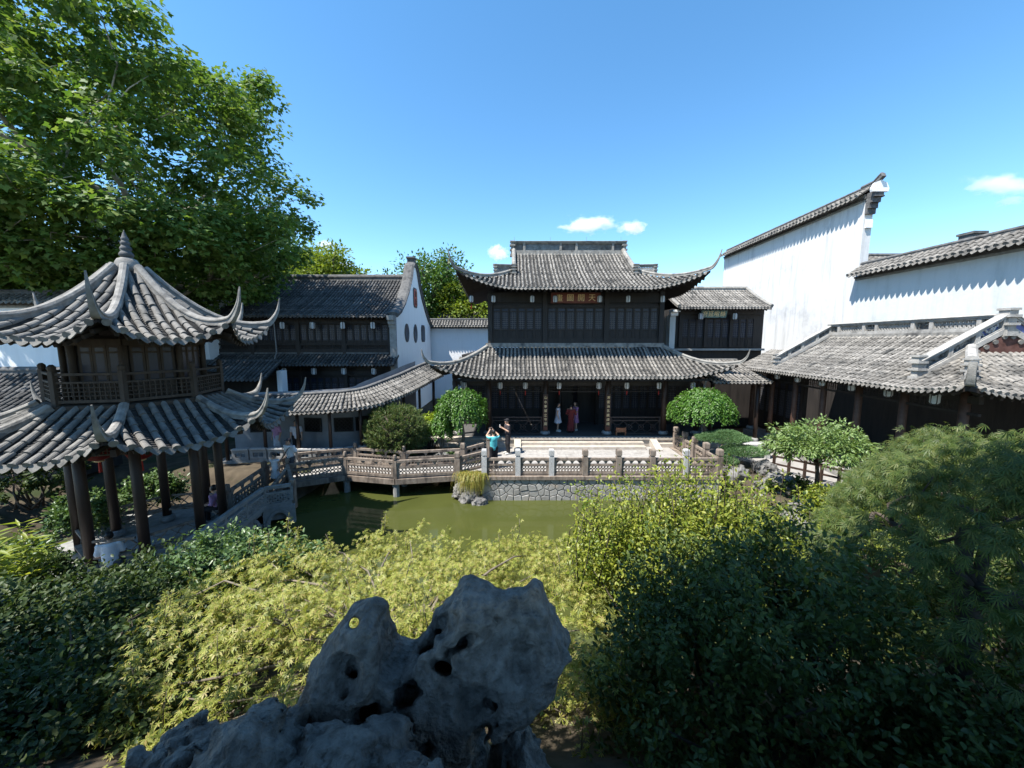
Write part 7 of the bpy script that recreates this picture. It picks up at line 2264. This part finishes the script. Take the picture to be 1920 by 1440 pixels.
person('man in a white T-shirt and dark cap walking on the landing beside the child', (-8.95, 14.68, -.22), face_to(-.35, -1), 1.76, (0, -.05),
       arms=(((-.26, .0, 1.12), (-.30, -.14, .90)), ((.25, .05, 1.12), (.27, -.03, .88))), legs=(((-.10, -.10, .50), (-.10, -.12, .10)), ((.10, .02, .50), (.11, .14, .10))),
       top=C_WHITE, sleeve=.65, hem=.76, bottom=C_GREY, leglen=1.05, hat=C_CHAR, shoes=SHOE_D, turn=.2, nod=.25, strap=C_BLACK)
person('child in a pale sleeveless dress on the landing in front of the white-shirted man', (-9.32, 14.22, -.27), face_to(-.1, -1), 1.30, (0, -.02),
       arms=(((-.25, .05, 1.13), (-.20, -.12, .95)), ((.25, .02, 1.14), (.27, -.10, .98))), dress=C_WHITE, sleeve=.12, dhem=.42, flare=.24, hair='bun', shoes=SHOE, turn=-.3)
seat_legs = (((-.12, -.42, .90), (-.12, -.44, .48)), ((.12, -.42, .90), (.12, -.44, .48)))
person('person in a mauve pink top sitting under the pavilion roof beside the landing', (-9.72, 11.85, -.97), face_to(-1, -.15), 1.68, (0, -.10), pelvis=(0, 0, .92), legs=seat_legs,
       arms=(((-.24, -.08, 1.12), (-.12, -.30, 1.06)), ((.24, -.08, 1.12), (.12, -.30, 1.06))), top=C_PINK, sleeve=1.4, hem=.84, bottom=C_BLACK, leglen=1.95, hair='short', shoes=SHOE_D, nod=.3)
person('person in a white shirt sitting at the near side of the pavilion, seen from behind', (-10.3, 9.0, -1.16), face_to(-.6, .8), 1.7, (0, -.12), legs=seat_legs,
       arms=(((-.24, -.10, 1.12), (-.12, -.28, 1.02)), ((.24, -.10, 1.12), (.12, -.28, 1.02))), top=C_WHITE, sleeve=.8, hem=.84, bottom=C_GREY, leglen=1.95, shoes=SHOE_D, nod=.3)
tealp = person('person in a teal T-shirt at the terrace corner, arms raised with a camera', (-.78, 15.45, .012), face_to(-.35, 1), 1.68, (0, .02),
       arms=(((-.26, -.16, 1.42), (-.09, -.30, 1.60)), ((.26, -.16, 1.42), (.09, -.30, 1.60))), top=C_TEAL, sleeve=.6, hem=.80, bottom=C_BLACK, leglen=1.95, shoes=SHOE_D, nod=-.1)
phone = person('man in a dark T-shirt and cap standing on the terrace, looking at his phone', (-.2, 17.55, .0), face_to(-1, -.35), 1.74, (0, -.02),
       arms=(((-.25, -.06, 1.14), (-.06, -.30, 1.30)), ((.25, -.06, 1.14), (.08, -.30, 1.28))), top=C_CHAR, sleeve=.6, hem=.78, bottom=C_BLACK, leglen=1.96, hat=C_BLACK, shoes=SHOE, nod=.3)
person('woman in a pale loose dress standing at the left of the hall doorway', (2.55, 20.35, .42), face_to(1, -.2), 1.62, dress=C_PALE, sleeve=.2, dhem=.52, flare=.27, hair='bun', shoes=SHOE)
person('person in a long dark red robe in the hall doorway, back to the terrace', (3.22, 20.05, .42), face_to(.2, 1), 1.58, dress=C_RED, sleeve=1.5, dhem=.12, flare=.24, hair='short', shoes=SHOE_D,
       arms=(((-.27, -.02, 1.12), (-.26, -.20, 1.05)), ((.25, -.05, 1.12), (.22, -.25, 1.05))))
person('woman in a purple dress facing the robed person in the hall doorway', (3.56, 20.55, .42), face_to(-1, -.3), 1.64, dress=C_PURPLE, sleeve=.5, dhem=.48, flare=.23, hair='long', shoes=SHOE, nod=.2,
       arms=(((-.24, -.05, 1.12), (-.12, -.26, 1.05)), ((.24, -.05, 1.12), (.14, -.26, 1.05))))
person('dim figure in a pale shirt standing in the covered corridor', (-10.25, 17.35, .03), face_to(.2, -1), 1.66, top=C_PALE, sleeve=.7, hem=.76, bottom=C_BLACK, leglen=1.95, shoes=SHOE_D, hair='long')
person('dim figure in a pinkish shirt in the corridor behind the white-shirted man', (-11.15, 17.3, .03), face_to(-.4, -1), 1.68, top=C_PINK, sleeve=.7, hem=.76, bottom=C_PALE, leglen=1.95, shoes=SHOE_D)
# things held
cm = thing('camera', 'small dark camera held up by the person in teal', 'camera', (-.9, 15.75, 1.6))
m = MB(); m.box((-.90, 15.78, 1.66), (.14, .07, .09), rz=.33); m.build('body', C_BLACK, cm)
m = MB(); m.tube([(-.915, 15.80, 1.66), (-.95, 15.90, 1.66)], .035, 10); m.build('lens', C_CHAR, cm)
ph = thing('phone', 'white phone in the hands of the man in the dark T-shirt', 'phone', (-.56, 17.42, 1.3))
m = MB(); m.box((-.575, 17.42, 1.40), (.012, .075, .15), rz=.3); m.build('case', C_WHITE, ph)
m = MB(); m.box((-.567, 17.4225, 1.40), (.006, .068, .138), rz=.3); m.build('screen', EYE, ph)

# ================================================================== remaining court furniture
sl = thing('stone_bench', 'pale stone slab bench at the right of the broad weeping tree', 'bench', (11.3, 17.0, 0))
m = MB(); m.box((11.4, 17.0, .62), (1.3, .5, .12)); m.build('slab', PALESTONE, sl)
for x in (10.95, 11.85):
    m = MB(); m.box((x, 17.0, .24), (.2, .42, .62)); m.build('leg', PALESTONE, sl)
wf = thing('wooden_fence', 'low dark wooden fence under the pale green tree at the right', 'fence', (11.6, 14.4, 0))
for k in range(6):
    p = V3(11.0 + k * .32, 15.2 - k * .42, -.08)
    m = MB(); m.beam(p, p + UP * .78, .08, .08, up=V3(0, 1, 0)); m.build('post', COLUMN, wf)
for z in (.62, .30):
    m = MB(); m.beam(V3(10.95, 15.27, z), V3(12.65, 13.04, z), .06, .07); m.build('rail', COLUMN, wf)
pt = tag(MB().prism([(10.0, 9.5), (12.4, 9.0), (13.0, 12), (13.6, 22), (9.0, 22), (8.6, 17.8), (11.0, 16.5), (10.8, 13.5)], (0, 0, -.12), V3(1, 0, 0), V3(0, 1, 0), .10).build('garden_path', PAVE), kind='structure')

# ================================================================== clouds: small fair-weather puffs far away
def cloud_mat(seed, dens=.05, cut=.50):
    m, nt, out = newmat('cloud_%d' % seed); L = nt.links.new
    tc = nd(nt, 'ShaderNodeTexCoord'); n = nd(nt, 'ShaderNodeTexNoise'); n.inputs['Scale'].default_value = 1.7; n.inputs['Detail'].default_value = 7; n.inputs['Roughness'].default_value = .6
    mp = nd(nt, 'ShaderNodeMapping'); mp.inputs['Location'].default_value = (seed * 3.1, seed * 1.7, 0); mp.inputs['Scale'].default_value = (1.6, 1, 1)
    L(tc.outputs['Object'], mp.inputs['Vector']); L(mp.outputs['Vector'], n.inputs['Vector'])
    ln = nd(nt, 'ShaderNodeVectorMath', operation='LENGTH'); L(tc.outputs['Object'], ln.inputs[0])
    r = nd(nt, 'ShaderNodeMapRange'); r.inputs['From Min'].default_value = .1; r.inputs['From Max'].default_value = 1.0; r.inputs['To Min'].default_value = .30; r.inputs['To Max'].default_value = -.30
    L(ln.outputs['Value'], r.inputs['Value'])
    a = nd(nt, 'ShaderNodeMath', operation='ADD'); L(n.outputs['Fac'], a.inputs[0]); L(r.outputs['Result'], a.inputs[1])
    s = nd(nt, 'ShaderNodeMapRange'); s.inputs['From Min'].default_value = cut; s.inputs['From Max'].default_value = cut + .18; s.inputs['To Max'].default_value = dens
    L(a.outputs['Value'], s.inputs['Value'])
    v = nd(nt, 'ShaderNodeVolumePrincipled'); v.inputs['Color'].default_value = (1, 1, 1, 1); v.inputs['Anisotropy'].default_value = .2
    L(s.outputs['Result'], v.inputs['Density']); L(v.outputs['Volume'], out.inputs['Volume'])
    return m
for i, (x, y, w, h, lab) in enumerate(((1103, 421, 62, 20, 'longest small white cloud above the hall roof'), (1187, 427, 34, 15, 'small white cloud right above the hall roof'), (935, 474, 26, 17, 'small white cloud touching the left end of the hall ridge'), (612, 460, 24, 12, 'tiny white cloud beside the plane tree crown'), (640, 497, 34, 10, 'thin low cloud above the left house ridge'), (1875, 347, 90, 26, 'wispy bright cloud at the right edge above the white walls'), (1895, 378, 36, 14, 'faint wisp below the bright cloud at the right edge'))):
    D_ = 1500.0; X, Z = px(x, y, D_)
    k = D_ / 700
    bm_v = MB(); bm_v.lathe([(.02, -1)] + [(math.sin(t), -math.cos(t)) for t in np.linspace(.25, PI - .25, 9)] + [(.02, 1)], (0, 0, 0), 16)
    me, c = bm_v.mesh('cloud', cloud_mat(i + 1, .014 if x > 1800 else .035, .55 if x > 1800 else .51), np.zeros(3))
    o = link('cloud', me, None, (X, D_, Z)); o.scale = (w * k * 1.3, h * k * 2.0, h * k * 1.3)
    tag(o, lab, 'cloud', 'small fair-weather clouds')
